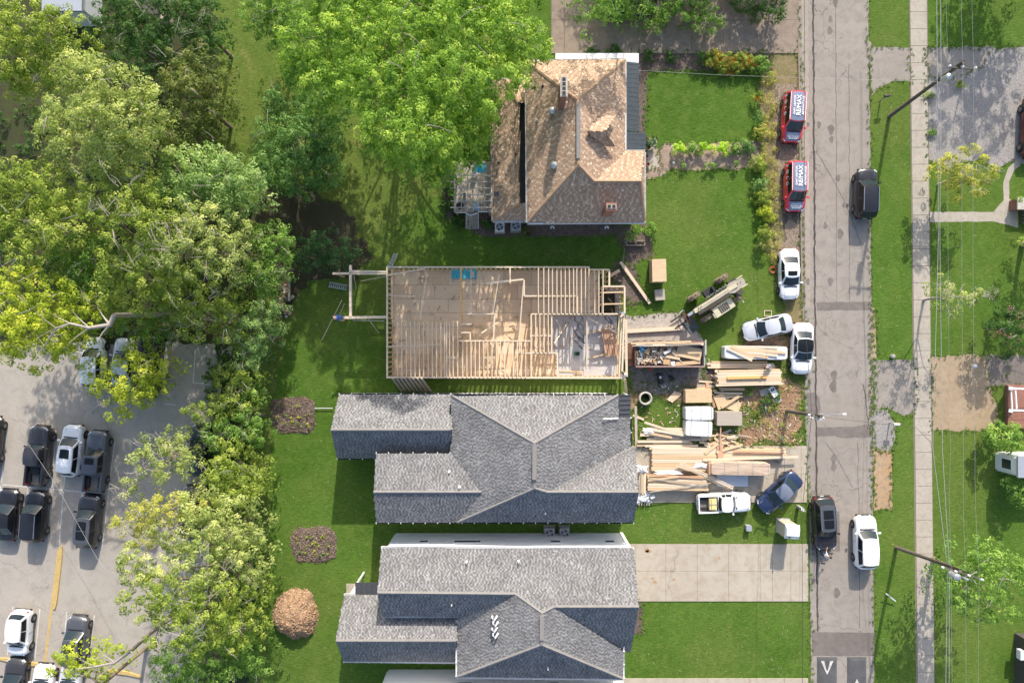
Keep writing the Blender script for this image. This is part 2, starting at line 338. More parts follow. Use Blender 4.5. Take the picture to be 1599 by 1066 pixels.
patch('asphalt_patch', [(1268, 986), (1366, 987), (1366, 1024), (1269, 1023)], .013, M['asphalt_patch'], .3, 6, 26)
patch('road_gutter', [(1252, -10), (1262, -10), (1266, 480), (1258, 480)], .0125, M['gutter'], 1.0, 6, 27)
seam = MB()
def seamline(pts, wd, z=.017, mat='tar', nm='road_seam'):
    p = subdiv(pts, 7, .9, int(pts[0][0]), False) + [pts[-1]]
    q = [W(a, b) for a, b in p]; mb = MB()
    for i in range(len(q) - 1):
        a, b = q[i], q[i + 1]; d = (b - a).normalized(); n = Vector((-d.y, d.x, 0)) * wd / 2 * RND.uniform(.75, 1.2)
        mb.quad((a.x - n.x, a.y - n.y, z), (b.x - n.x, b.y - n.y, z), (b.x + n.x, b.y + n.y, z), (a.x + n.x, a.y + n.y, z))
    o = mb.build(nm, M[mat], kind='structure'); return o
seamline([(1270, -20), (1272, 300), (1273, 480), (1275, 660), (1276, 860), (1277, 985)], .16)
seamline([(1305, -20), (1307, 470)], .03); seamline([(1326, 100), (1327, 470)], .03); seamline([(1340, 690), (1343, 980)], .03)
seamline([(1275, 235), (1300, 280), (1322, 320), (1345, 380)], .03); seamline([(1290, 690), (1310, 720), (1332, 760)], .03); seamline([(1349, 600), (1356, 655), (1355, 670)], .06)
for i, (x, y, r) in enumerate([(1297, 30, 4), (1296, 48, 5), (1279, 195, 4), (1298, 203, 6), (1299, 218, 4), (1309, 278, 4), (1318, 320, 3), (1289, 352, 4), (1312, 365, 6), (1297, 440, 5), (1303, 586, 6), (1302, 603, 7), (1302, 715, 5), (1302, 728, 5), (1307, 925, 6), (1262, 195, 3), (1305, 5, 5), (1262, 440, 4)]):
    patch('road_stain', [(x + r * .8 * math.cos(a) * (1 + .3 * math.sin(3 * a + i)), y + r * 1.4 * math.sin(a)) for a in [k * .5236 for k in range(12)]], .0165, M['asphalt_patch'])
# kerb strip left of the road (long thin line of concrete) 
for x0, y0, x1, y1 in [(1247, 60, 1252, 440)]:
    board('kerb', W(x0, y0) + Vector((0, 0, .05)), W(x1, y1) + Vector((0, 0, .05)), .14, .12, M['conc_old'], kind='structure')
# sidewalk of separate slabs
sw = thing('sidewalk', None, None); sw['kind'] = 'structure'
def walk_x(y): return 1421 + 12 * y / 1066.
ys = [-60]; 
while ys[-1] < 1130: ys.append(ys[-1] + 26.4)
slab_me = None
for i in range(len(ys) - 1):
    y0, y1 = ys[i], ys[i + 1]
    a, b = W(walk_x(y0) + 13, y0), W(walk_x(y1) + 13, y1)
    d = (b - a).normalized() * .018
    board('slab', a + d + Vector((0, 0, .012 + RND.uniform(0, .004))), b - d + Vector((0, 0, .012 + RND.uniform(0, .004))), m_(25.5), .07, M['conc_walk'], sw)
patch('sidewalk_bed', [(1419.5, -60), (1448, -60), (1460.5, 1130), (1431.5, 1130)], .010, M['joint'])
# concrete driveways of slabs
def slab_drive(name, xs, ys_, mat, z=.035, gap=.02):
    root = thing(name, None, None); root['kind'] = 'structure'
    for i in range(len(xs) - 1):
        for j in range(len(ys_) - 1):
            a, b = W(xs[i], ys_[j]), W(xs[i + 1], ys_[j + 1])
            cx, cy = (a.x + b.x) / 2, (a.y + b.y) / 2; sx, sy = abs(b.x - a.x) - gap, abs(a.y - b.y) - gap
            board('slab', (cx - sx / 2, cy, z), (cx + sx / 2, cy, z), sy, .08, mat, root)
slab_drive('concrete_driveway', [962, 993, 1040, 1089, 1138, 1187, 1206, 1235, 1249, 1262], [849, 891, 938], M['conc'])
patch('driveway_joint_bed', [(960, 848.5), (1262.5, 848.5), (1263, 938.5), (960, 938.5)], .010, M['joint'])
slab_drive('concrete_driveway', [975, 1040, 1105, 1170, 1225, 1251, 1260], [696, 740, 784], M['conc'])
patch('driveway_joint_bed', [(974, 695.5), (1260.5, 695.5), (1260.5, 784.5), (974, 784.5)], .010, M['joint'])
slab_drive('concrete_driveway', [965, 1040, 1105, 1170, 1225, 1262], [1058, 1100, 1145], M['conc'])
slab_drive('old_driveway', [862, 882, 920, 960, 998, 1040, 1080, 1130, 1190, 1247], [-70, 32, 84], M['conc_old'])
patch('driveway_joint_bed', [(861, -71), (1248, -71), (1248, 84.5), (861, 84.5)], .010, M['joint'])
for x, y, r in [(1010, 858, 5), (1013, 860, 4), (1123, 871, 3), (1023, 908, 4), (1019, 902, 2.5), (1052, 904, 3), (1077, 854, 1.5)]:
    patch('oil_stain', [(x + r * math.cos(a) * (1 + .35 * math.sin(2 * a + x)), y + r * .7 * math.sin(a)) for a in [k * .5236 for k in range(12)]], .079, M['orange_soil'])
# verge left of the road with grid pavers and dry weeds
patch('dry_verge', [(1188, 85), (1250, 85), (1252, 300), (1254, 470), (1262, 590), (1232, 590), (1228, 500), (1214, 430), (1196, 380), (1190, 240), (1186, 180)], .004, M['straw'], 5, 7, 31)
pv = MB()
for i in range(22):
    for j in range(150):
        px, py = 1211 + i * 1.75, 132 + j * 2.2 + (i % 2) * 1.1
        if px > 1249 or noise.noise(Vector((px * .06, py * .04, 2))) > .32 or (px < 1216 and noise.noise(Vector((px * .2, py * .1, 7))) > -.1): continue
        c = W(px, py); t = RND.random(); s_ = .052
        pv.quad((c.x - s_, c.y, .022), (c.x, c.y - s_ * 1.2, .022), (c.x + s_, c.y, .022), (c.x, c.y + s_ * 1.2, .022), 0, t)
pv.build('grid_pavers', M['paver'], tint=True, kind='stuff')
patch('paver_bed', [(1210, 130), (1249, 132), (1251, 455), (1226, 452), (1222, 300), (1212, 240)], .010, M['mulch'], 2, 7, 33)
# construction yard
patch('bare_dirt', [(1095, 600), (1150, 560), (1235, 560), (1258, 590), (1254, 690), (1180, 702), (1000, 700), (985, 690), (1000, 640), (982, 600), (1050, 596)], .005, M['grass_patchy'], 4, 7, 34)
patch('clay_ground', [(1150, 628), (1165, 595), (1225, 590), (1255, 600), (1252, 640), (1250, 668), (1240, 692), (1215, 690), (1190, 690), (1160, 694), (1155, 670), (1180, 660), (1195, 640)], .009, M['dirt'], 6, 6, 35)
patch('clay_ground', [(980, 606), (1075, 605), (1070, 625), (1045, 632), (1030, 618), (1000, 628), (982, 640)], .009, M['dirt'], 3, 6, 36)
patch('site_lawn', [(992, 640), (1010, 634), (1030, 622), (1060, 630), (1070, 650), (1070, 685), (992, 684)], .011, M['grass'], 2.5, 6, 37)
patch('mud_pad', [(980, 570), (1100, 572), (1098, 612), (1050, 614), (990, 612)], .012, M['dirt_grey'], 3, 6, 38)
patch('gravel_pad', [(972, 494), (1040, 489), (1068, 492), (1088, 515), (1098, 532), (1100, 572), (978, 572), (972, 560)], .013, M['gravel_tan'], 3, 6, 39)
patch('dirt_bed', [(1098, 575), (1128, 575), (1130, 602), (1096, 602)], .012, M['mulch'], 1.5, 6, 40)
patch('bare_soil', [(1158, 520), (1232, 522), (1234, 556), (1160, 545)], .0045, M['dirt'], 4, 6, 41)
patch('bare_soil', [(955, 352), (1010, 352), (1022, 400), (1000, 410), (975, 425), (1010, 470), (985, 478), (950, 425), (975, 395)], .0085, M['mulch'], 4, 6, 42)
patch('garden_bed', [(690, 255), (820, 255), (820, 330), (975, 345), (973, 368), (760, 370), (700, 345), (690, 300)], .006, M['mulch'], 2, 9, 43)
patch('garden_bed', [(985, 84), (1200, 84), (1202, 118), (1120, 108), (1010, 112), (1008, 205), (984, 205)], .0055, M['mulch'], 3, 6, 44)
patch('garden_bed', [(1008, 240), (1040, 226), (1190, 222), (1192, 262), (1044, 266), (1020, 278), (1010, 280)], .0055, M['path'], 3, 6, 45)
patch('stepping_area', [(1006, 216), (1026, 214), (1030, 262), (1008, 266)], .010, M['conc'], 2, 5, 46)
patch('construction_trench', [(955, 424), (975, 408), (990, 415), (1012, 472), (985, 478)], .0105, M['mulch'], 2, 5, 47)
patch('garden_edge', [(975, 372), (978, 372), (974, 420), (971, 420)], .012, M['wood_grey'], .3, 5, 48)
patch('planting_bed', [(982, 928), (1004, 940), (1004, 990), (978, 990)], .012, M['mulch'], .6, 5, 49)
# parking-lot paint
def stripe(x0, y0, x1, y1, wd=.10, mat='paint', nm='parking_line'):
    a, b = W(x0, y0), W(x1, y1); d = (b - a).normalized(); n = Vector((-d.y, d.x, 0)) * wd / 2; mb = MB(); z = .018
    mb.quad((a.x - n.x, a.y - n.y, z), (a.x + n.x, a.y + n.y, z), (b.x + n.x, b.y + n.y, z), (b.x - n.x, b.y - n.y, z))
    mb.f = [f[::-1] for f in mb.f]; mb.build(nm, M[mat], kind='structure')
stripe(-40, 752, 165, 771, .10)
for a in [(11, 672, 3, 752), (88, 672, 76, 845), (105, 700, 93, 850), (180, 688, 160, 855), (45, 757, 38, 840), (2, 755, -4, 840), (129, 768, 120, 842),
          (21, 946, 12, 1022), (63, 950, 55, 1030), (105, 955, 99, 1028), (148, 960, 140, 1034), (262, 548, 260, 590), (306, 545, 302, 597), (302, 597, 343, 602), (94, 550, 94, 572), (258, 630, 275, 632)]: stripe(*a)
stripe(92, 858, 70, 1040, .22, 'yellow')
def kerb(p, wd, hgt, mat):
    q = [W(a, b) for a, b in subdiv(p, 12, 0, 0, False) + [p[-1]]]; mb = MB(); n = len(q); P = []
    for i, c in enumerate(q):
        d = (q[min(i + 1, n - 1)] - q[max(i - 1, 0)]).normalized(); s = Vector((-d.y, d.x, 0)) * wd / 2
        ww = .5 if i in (0, n - 1) else 1
        P += [c - s * ww, c - s * .8 * ww + Vector((0, 0, hgt)), c + s * .8 * ww + Vector((0, 0, hgt)), c + s * ww]
    fs = [(4 * i + k, 4 * i + k + 1, 4 * i + 5 + k, 4 * i + 4 + k) for i in range(n - 1) for k in range(3)] + [(0, 3, 2, 1), (4 * n - 4, 4 * n - 3, 4 * n - 2, 4 * n - 1)]
    mb.add(P, [f[::-1] for f in fs]); return mb.build('kerb', mat, kind='structure')
kerb([(97, 852), (93, 890), (86, 950)], .42, .13, M['yellow']); kerb([(0, 1027), (30, 1032), (68, 1038)], .38, .13, M['yellow']); kerb([(170, 1046), (200, 1050), (222, 1056)], .38, .13, M['yellow'])
# rubber speed cushions with white arrows
for i, (x0, x1, up) in enumerate([(1276, 1307, 0), (1323, 1353, 1)]):
    a, b = W(x0, 1025), W(x1, 1110); t = thing('speed_cushion', ('dark rubber speed cushion in the left lane with a white arrow pointing down', 'dark rubber speed cushion in the right lane, arrow tip just in view')[i], 'speed cushion', ((a.x + b.x) / 2, (a.y + b.y) / 2, 0), 0, 'rubber speed cushions across the street')
    sx, sy = (b.x - a.x) / 2, (a.y - b.y) / 2; mb = MB()
    P = [(-sx, -sy, .014), (sx, -sy, .014), (sx, sy, .014), (-sx, sy, .014), (-sx + .25, -sy + .3, .075), (sx - .25, -sy + .3, .075), (sx - .25, sy - .3, .075), (-sx + .25, sy - .3, .075)]
    mb.add(P, [(4, 5, 6, 7), (0, 1, 5, 4), (1, 2, 6, 5), (2, 3, 7, 6), (3, 0, 4, 7)]); mb.build('pad', M['rubberpad'] if 'rubberpad' in M else M.setdefault('rubberpad', surf('rubber_pad', (.10, .10, .10), (.13, .13, .13), None, 1, 4, 14, amt=.4)), t)
    mk = MB(); z = .082
    if not up:
        for s in (-1, 1):
            mk.quad((s * .10, sy - 1.0, z), (s * .24, sy - 1.0 + .2, z), (s * .40, sy - .32, z), (s * .26, sy - .32, z)); 
            mk.quad((0, sy - 1.55, z), (s * .55, sy - .32, z), (s * .42, sy - .32, z), (0, sy - 1.25, z))
    else:
        for s in (-1, 1): mk.quad((0, sy - 1.9, z), (s * .55, sy - 3.1, z), (s * .42, sy - 3.1, z), (0, sy - 2.2, z))
    mk.build('arrow_marking', M['paint'], t)
# ---------------------------------------------------------------- roofs
def inpoly(x, y, P):
    c = False; n = len(P); j = n - 1
    for i in range(n):
        xi, yi = P[i]; xj, yj = P[j]
        if (yi > y) != (yj > y) and x < (xj - xi) * (y - yi) / (yj - yi) + xi: c = not c
        j = i
    return c
def plane_of(P):
    n = Vector((0, 0, 0))
    for i in range(len(P)):
        a, b = P[i], P[(i + 1) % len(P)]
        n += Vector(((a.y - b.y) * (a.z + b.z), (a.z - b.z) * (a.x + b.x), (a.x - b.x) * (a.y + b.y)))
    n.normalize()
    if n.z < 0: n = -n
    return n, sum(P, Vector()) / len(P)
def roof_plane(sh, dk, pts, rowh=.13, tabw=.14, thick=.16):
    import mathutils.geometry as G
    P = [W(*p) for p in pts]; n, c = plane_of(P)
    tr = G.tessellate_polygon([P]); 
    def up(t):
        a, b, d = (P[i] for i in t); return t if (b - a).cross(d - a).z > 0 else (t[0], t[2], t[1])
    tr = [up(t) for t in tr]; k = len(P)
    area = sum((P[i].x * P[(i + 1) % k].y - P[(i + 1) % k].x * P[i].y) for i in range(k))
    fs = list(tr) + [(a + k, d + k, b + k) for a, b, d in tr]
    for i in range(k):
        j = (i + 1) % k; fs.append((i, i + k, j + k, j) if area > 0 else (i, j, j + k, i + k))
    dk.add(P + [p - Vector((0, 0, thick)) for p in P], fs)
    down = (Vector((0, 0, -1)) - n * (-n.z)).normalized(); side = n.cross(down)
    L = [((p - c).dot(side), (p - c).dot(down)) for p in P]
    u0, u1 = min(l[0] for l in L), max(l[0] for l in L); v0, v1 = min(l[1] for l in L), max(l[1] for l in L)
    r = random.Random(int(u1 * 1000)); v = v1 + .02; row = 0
    # exact height follows the triangulated deck
    def lift(q):
        for a, b, d in tr:
            A, B, D = P[a], P[b], P[d]
            den = (B.y - D.y) * (A.x - D.x) + (D.x - B.x) * (A.y - D.y)
            if abs(den) < 1e-9: continue
            w1 = ((B.y - D.y) * (q.x - D.x) + (D.x - B.x) * (q.y - D.y)) / den; w2 = ((D.y - A.y) * (q.x - D.x) + (A.x - D.x) * (q.y - D.y)) / den
            w3 = 1 - w1 - w2
            if w1 > -.02 and w2 > -.02 and w3 > -.02: return w1 * A.z + w2 * B.z + w3 * D.z
        return None
    flat = all(abs((p - c).dot(n)) < .02 for p in P)
    while v > v0:
        u = u0 - (row % 2) * tabw / 2 - (row % 3) * .04
        cnt = 0
        while u < u1:
            tw = tabw * r.uniform(.85, 1.15); cu, cv = u + tw / 2, v - rowh / 2
            if inpoly(cu, cv, L):
                t = r.random(); t = min(1, max(0, .5 + .22 * (1 if (cnt + row) % 2 else -1) + (t - .5) * .32 + (.16 if r.random() < .1 else 0))); cnt += 1 if r.random() > .18 else 2 
                h = .020 if r.random() < .4 else .012
                g = tw * .44
                A = c + side * (cu - g) + down * (v) ; B = c + side * (cu + g) + down * v
                D = c + side * (cu + g) + down * (v - rowh); E = c + side * (cu - g) + down * (v - rowh)
                if not flat:
                    z = lift(c + side * cu + down * cv)
                    if z is not None:
                        dz = z - (c + side * cu + down * cv).z
                        for q in (A, B, D, E): q.z += dz
                o1, o2 = n * (h + .006), n * .006
                sh.add((A + o1, B + o1, D + o2, E + o2, A, B), ((0, 1, 2, 3), (4, 5, 1, 0)), 0, t)
            u += tw
        v -= rowh; row += 1
def fixup(sh):   # make shingle faces look up
    v = sh.v
    for i in range(0, len(sh.f)):
        f = sh.f[i]; a, b, d = (Vector(v[f[0]]), Vector(v[f[1]]), Vector(v[f[2]]))
        if i % 2 == 0 and (b - a).cross(d - a).z < 0: sh.f[i] = f[::-1]
def caps(parent, lines, mat, wd=.28):
    for a, b in lines:
        A, B = W(*a), W(*b); d = (B - A).normalized(); s = Vector((-d.y, d.x, 0)).normalized() * wd / 2; upv = Vector((0, 0, 1))
        L = (B - A).length; n = max(1, int(L / .35)); mb = MB()
        for i in range(n):
            p, q = A + d * (L * i / n), A + d * (L * (i + 1) / n); t = RND.random()
            e = .05 + .015 * (i % 2)
            P = [p - s + upv * (e - .07), p + upv * (e + .03), p + s + upv * (e - .07), q - s + upv * (e - .07), q + upv * (e + .03), q + s + upv * (e - .07)]
            fs = [(0, 1, 4, 3), (1, 2, 5, 4), (0, 2, 1), (3, 4, 5)]
            x = (P[1] - P[0]).cross(P[4] - P[0])
            if x.z < 0: fs = [f[::-1] for f in fs]
            mb.add(P, fs)
        mb.build('ridge_cap', mat, parent, world=True)
def gutters(parent, lines, mat, clips=True):
    for a, b in lines:
        A, B = W(*a), W(*b); L = (B - A).length; d = (B - A).normalized(); mb = MB()
        X = Matrix.Rotation(math.atan2(d.y, d.x), 3, 'Z')
        mid = (A + B) / 2
        s = Vector((-d.y, d.x, 0)); 
        o = mid + Vector((0, 0, -.09)); 
        mb.box(o - s * .055, (L, .012, .11), M=X); mb.box(o + s * .055, (L, .012, .11), M=X); mb.box(o + Vector((0, 0, -.05)), (L, .11, .012), M=X)
        g = mb.build('gutter', mat, parent, world=True)
        if clips:
            cm = MB(); n = int(L / 1.0)
            for i in range(n + 1): cm.box(A + d * (L * i / max(n, 1)) + Vector((0, 0, -.02)), (.07, .16, .03), M=X)
            v = cm.build('gutter_clip', M['white'], g, kind='stuff'); Mi = parent.matrix_basis.inverted(); me = v.data
            for q in me.vertices: q.co = Mi @ q.co
def walls(parent, P2, z0, z1, mat, name='wall'):
    """each wall run is a part: P2 = world xy outline"""
    n = len(P2)
    for i in range(n):
        a, b = Vector(P2[i]), Vector(P2[(i + 1) % n]); d = (b - a); L = d.length; d.normalize(); s = Vector((-d.y, d.x))
        c = (a + b) / 2 - s * 0; mb = MB(); mb.box((c.x, c.y, (z0 + z1) / 2), (L - .16, .16, z1 - z0), math.atan2(d.y, d.x)); mb.build(name, mat, parent, world=True)
def opening(parent, x, y, z, wd, ht, nrm, kind='window', frame=None):
    """window or door on a wall; nrm = outward angle in radians"""
    X = Matrix.Rotation(nrm - math.pi / 2 + math.pi, 3, 'Z'); o = Vector((math.cos(nrm), math.sin(nrm), 0)); c = Vector((x, y, z)) + o * .09
    f = MB(); t = .07
    for dx, dz, sx, sz in ((-wd / 2, 0, t, ht + t), (wd / 2, 0, t, ht + t), (0, ht / 2, wd - t, t), (0, -ht / 2, wd - t, t)): f.box(c + X @ Vector((dx, 0, dz)), (sx, .08, sz), M=X)
    fr = f.build(kind, frame or M['white'], parent, world=True)
    p = MB(); p.box(c - o * .01, (wd - t, .03, ht - t), M=X); Mi = parent.matrix_basis.inverted(); p.v = [tuple(Mi @ Vector(q)) for q in p.v]
    p.build('pane' if kind == 'window' else 'panel', M['glass'] if kind == 'window' else M['white'], fr)
def make_roof(parent, planes, style='g', **kw):
    sh, dk = MB(), MB()
    for p in planes: roof_plane(sh, dk, p, **kw)
    fixup(sh)
    dk.build('roof', M['deck_' + style], parent, world=True)
    sh.build('shingles', M['sh' if style == 'g' else 'shb'], parent, world=True, tint=True, kind='stuff')
def pipe(parent, px, py, z, r=.06, h=.35, mat='white', cone=True):
    c = W(px, py, z); mb = MB(); mb.lathe([(r * 2.2, -.1), (r * 2.0, .05), (r, .12), (r, h), (r * .7, h)] if cone else [(r, -.1), (r, h)], c, 10); mb.build('vent_pipe', M[mat], parent, world=True, smooth=False)
def rectp(px0, py0, px1, py1, z):   # true xy rectangle of an eave rectangle seen at height z
    a, b = W(px0, py0, z), W(px1, py1, z); return [(a.x, b.y), (b.x, b.y), (b.x, a.y), (a.x, a.y)]

# ---- middle grey house
g2 = thing('grey_house', 'grey shingled house between the timber frame and the lower grey house', 'house', W(790, 715))
HA, HV = (835, 692, 7.3), (835, 762, 7.15)
P2 = [
 [(530, 616, 3.0), (706, 616, 3.0), (706, 671, 5.55), (517, 671, 5.55)],
 [(517, 671, 5.55), (706, 671, 5.55), (706, 715, 3.0), (527, 715, 3.0)],
 [(588, 708, 4.6), (705, 708, 4.6), (752, 768, 5.75), (584, 768, 5.75)],
 [(584, 768, 5.75), (752, 768, 5.75), (715, 815, 4.6), (588, 815, 4.6)],
 [(705, 617, 4.6), (966, 617, 4.9), HA],
 [(705, 617, 4.6), HA, HV, (715, 815, 4.6), (752, 768, 5.75), (705, 708, 4.6)],
 [HA, (966, 617, 4.9), (966, 652, 4.9), (984, 652, 4.45), (985, 697, 4.4), (855, 768, 6.75), HV],
 [(985, 697, 4.4), (992, 699, 4.5), (998, 768, 6.7), (855, 768, 6.75)],
 [HV, (855, 768, 6.75), (998, 768, 6.7), (990, 815, 4.6), (715, 815, 4.6)]]
make_roof(g2, P2)
caps(g2, [(HA, HV), ((705, 617, 4.62), HA), ((966, 617, 4.92), HA), ((715, 815, 4.62), HV), (HV, (855, 768, 6.77)), ((855, 768, 6.77), (998, 768, 6.72)), ((584, 768, 5.77), (752, 768, 5.77)), ((517, 671, 5.57), (704, 671, 5.57))], M['cap_g'])
A = W(835, 694, 7.32); B = W(835, 748, 7.2)
MB().box((A + B) / 2 + Vector((0, 0, .09)), (.34, (A - B).length, .12)).build('ridge_vent', M['cap_g'], g2, world=True)
gutters(g2, [((530, 615, 3.0), (704, 615, 3.0)), ((527, 716, 3.0), (586, 716, 3.0)), ((588, 707, 4.6), (703, 707, 4.6)), ((588, 816, 4.6), (990, 816, 4.6)), ((706, 616, 4.6), (965, 616, 4.9)), ((704, 630, 4.6), (704, 706, 4.6)), ((986, 652, 4.4), (986, 698, 4.4))], M['black'])
R1 = rectp(534, 619, 712, 712, 3.0); walls(g2, R1, 0, 2.9, M['siding'])
R2 = rectp(709, 621, 962, 812, 4.6); walls(g2, R2, 0, 4.45, M['siding'])
R3 = rectp(592, 711, 705, 812, 4.6); walls(g2, R3, 0, 4.45, M['siding'])
R4 = rectp(967, 700, 988, 812, 4.6); walls(g2, R4, 0, 4.4, M['siding'])
# porch roof of standing seam metal
pr = MB(); a, b = W(966, 617, 3.4), W(985, 652, 3.1); pr.add([(a.x, a.y, 3.5), (b.x, a.y, 3.2), (b.x, b.y, 3.2), (a.x, b.y, 3.5)] + [(a.x, a.y, 3.42), (b.x, a.y, 3.12), (b.x, b.y, 3.12), (a.x, b.y, 3.42)], [(3, 2, 1, 0), (4, 5, 6, 7), (0, 1, 5, 4), (1, 2, 6, 5), (2, 3, 7, 6), (3, 0, 4, 7)])
po = pr.build('porch_roof', M['metal_roof'], g2, world=True)
for i in range(6):
    y = a.y + (b.y - a.y) * i / 5; sm = MB(); sm.add([Vector((a.x, y - .03, 3.5)), Vector((b.x, y - .03, 3.2)), Vector((b.x, y + .03, 3.2)), Vector((a.x, y + .03, 3.5)), Vector((a.x, y, 3.58)), Vector((b.x, y, 3.28))], [(0, 1, 5, 4), (2, 3, 4, 5), (1, 2, 5), (3, 0, 4)])
    Mi = g2.matrix_basis.inverted(); sm.v = [tuple(Mi @ Vector(q)) for q in sm.v]; sm.build('seam', M['metal_roof'], po)
for yy in (a.y - .1, b.y + .1): MB().box((b.x - .12, yy, 1.55), (.14, .14, 3.1)).build('porch_post', M['white'], g2, world=True)
A_, B_ = W(942, 653.5, 5.6), W(966, 653, 5.05); board('drip_flashing', A_, B_, .09, .05, M['white'], g2)
pipe(g2, 702, 736, 5.1); pipe(g2, 718, 760, 5.6); pipe(g2, 852, 801, 5.3, mat='white', r=.04)
a = W(1003, 618, 0); board('foundation_strip', W(993, 634, .08), W(994, 700, .08), .22, .16, M['conc'], g2)
for (x, y, wdt, nr) in [(-7, R1[0][1], 1.0, -90), (-12, R1[0][1], .8, -90), (-2, R2[0][1] - .02, 1.2, -90), (3, R2[0][1] - .02, .9, -90), (-12, R1[2][1] + .0, 1.0, 90), (-1, R2[2][1], 1.1, 90), (5, R2[2][1], 1.1, 90)]:
    opening(g2, x, y, 1.5, wdt, 1.2, rad(nr))
opening(g2, R4[1][0], (R4[0][1] + R4[2][1]) / 2, 1.2, 2.6, 2.2, 0, 'garage_door')

# ---- lower grey house
g3 = thing('grey_house', 'grey shingled house beside the bare slab driveway, with white side wall', 'house', W(790, 940))
NA, NB, SA = (805, 927, 6.6), (847, 957, 7.4), (846, 1006, 7.4)
EB = (866, 947, 7.2)
P3 = [
 [(596, 855, 5.0), (990, 857, 5.0), (998, 947, 7.2), EB, NB, NA, (590, 925, 6.6)],
 [(590, 925, 6.6), NA, (715, 985, 4.45), (715, 962, 5.1), (598, 962, 5.1)],
 [NA, NB, SA, (715, 1056, 4.6), (714, 985, 4.45)],
 [NB, EB, (974, 1017, 4.5), (973, 1059, 4.6), SA],
 [EB, (998, 947, 7.2), (985, 1017, 4.0), (974, 1017, 4.1)],
 [SA, (973, 1059, 4.6), (715, 1056, 4.6)],
 [(538, 929, 3.0), (590, 929, 3.0), (714, 929, 3.0), (714, 1000, 5.3), (525, 1000, 5.3)],
 [(525, 1000, 5.3), (714, 1000, 5.3), (714, 1033, 3.0), (537, 1031, 3.0)]]
make_roof(g3, P3)
caps(g3, [(NB, SA), (NA, NB), (NB, EB), (EB, (998, 947, 7.22)), ((590, 925, 6.62), NA), (SA, (973, 1059, 4.62)), (SA, (715, 1056, 4.62)), ((525, 1000, 5.32), (713, 1000, 5.32))], M['cap_g'])
A = W(847, 960, 7.42); B = W(846, 998, 7.42)
MB().box((A + B) / 2 + Vector((0, 0, .09)), (.34, (A - B).length, .12)).build('ridge_vent', M['cap_g'], g3, world=True)
gutters(g3, [((596, 854, 5.0), (990, 856, 5.0)), ((598, 963, 5.0), (714, 963, 5.0)), ((713, 968, 4.5), (713, 1055, 4.6)), ((715, 1058, 4.6), (973, 1061, 4.6)), ((975, 996, 4.6), (975, 1058, 4.6)), ((538, 928, 3.0), (554, 928, 3.0)), ((537, 1033, 3.0), (714, 1035, 3.0))], M['white'])
Q1 = rectp(601, 860.5, 985, 958, 5.0); walls(g3, Q1, 0, 4.85, M['siding'])
Q2 = rectp(719, 960, 969, 1054, 4.6); walls(g3, Q2, 0, 4.4, M['siding'])
Q3 = rectp(543, 933, 716, 1027, 3.0); walls(g3, Q3, 0, 2.9, M['siding'])
for x0, wdt in ((-3.8, 2.3), (3.7, .9), (8.3, .8), (-7.5, .8)): opening(g3, x0, Q1[2][1], 2.6, wdt, .7, rad(90))
opening(g3, Q1[1][0], (Q1[0][1] + Q1[2][1]) / 2, 1.2, 4.2, 2.2, 0, 'garage_door')
MB().box((Q1[1][0] + .05, Q1[2][1] + .02, 2.4), (.25, .25, 4.8)).build('corner_board', M['white'], g3, world=True)
for i, y in enumerate((962, 971, 980, 989)):
    mb = MB(); c = W(771 + (i % 2) * 1.5, y, 5.9 - .0 * i); c.z = 6.0
    mb.tube([c + Vector((-.1, 0, -.15)), c + Vector((-.1, 0, .25)), c + Vector((.08, -.1, .42)), c + Vector((.22, .06, .3)), c + Vector((.28, .1, .1))], [.08, .08, .08, .08, .09], 8); mb.build('gooseneck_vent', M['white'], g3, world=True, smooth=True)
for x, y, z in ((729, 877, 5.7), (810, 876, 5.7), (706, 943, 5.9), (856, 1042, 5.5)): pipe(g3, x, y, z, mat='white', r=.045)
a, b = W(556, 909, 2.8), W(590, 927, 2.8); MB().box(((a.x + b.x) / 2, (a.y + b.y) / 2, 2.8), (b.x - a.x, a.y - b.y, .07)).build('patio_roof', M['metal_roof'], g3, world=True)
for i in range(5): MB().box((a.x + (b.x - a.x) * i / 4, (a.y + b.y) / 2, 2.86), (.04, a.y - b.y - .01, .05)).build('seam', M['metal_roof'], g3, world=True)
MB().box((a.x + .1, a.y - .1, 1.38), (.14, .14, 2.76)).build('patio_post', M['white'], g3, world=True)
c0 = W(545, 925, .04); MB().box((c0.x + 1.0, c0.y + .1, .05), (2.4, 1.4, .1)).build('patio_slab', M['conc'], g3, world=True)

def gable(parent, a, b, c, dx):
    P = [W(*a), W(*b), W(*c)]; P[0].z -= .2; P[2].z -= .2; P[1].z -= .28; x = P[0].x + dx; lo = min(P[0].z, P[2].z) - .25; mb = MB()
    q = [(P[0].y - .3 * (1 if P[0].y > P[2].y else -1), lo), (P[0].y - .3 * (1 if P[0].y > P[2].y else -1), P[0].z), (P[1].y, P[1].z), (P[2].y + .3 * (1 if P[0].y > P[2].y else -1), P[2].z), (P[2].y + .3 * (1 if P[0].y > P[2].y else -1), lo)]
    n = len(q); mb.add([(x - .06, y, z) for y, z in q] + [(x + .06, y, z) for y, z in q], [tuple(range(n)), tuple(range(2 * n - 1, n - 1, -1))] + [(i, i + n, (i + 1) % n + n, (i + 1) % n) for i in range(n)]); mb.build('gable_wall', M['siding'], parent, world=True)
gable(g2, (530, 616, 3.0), (517, 671, 5.55), (527, 715, 3.0), .33); gable(g2, (588, 708, 4.6), (584, 768, 5.75), (588, 815, 4.6), .33); gable(g2, (992, 699, 4.5), (998, 768, 6.7), (990, 815, 4.6), -.33)
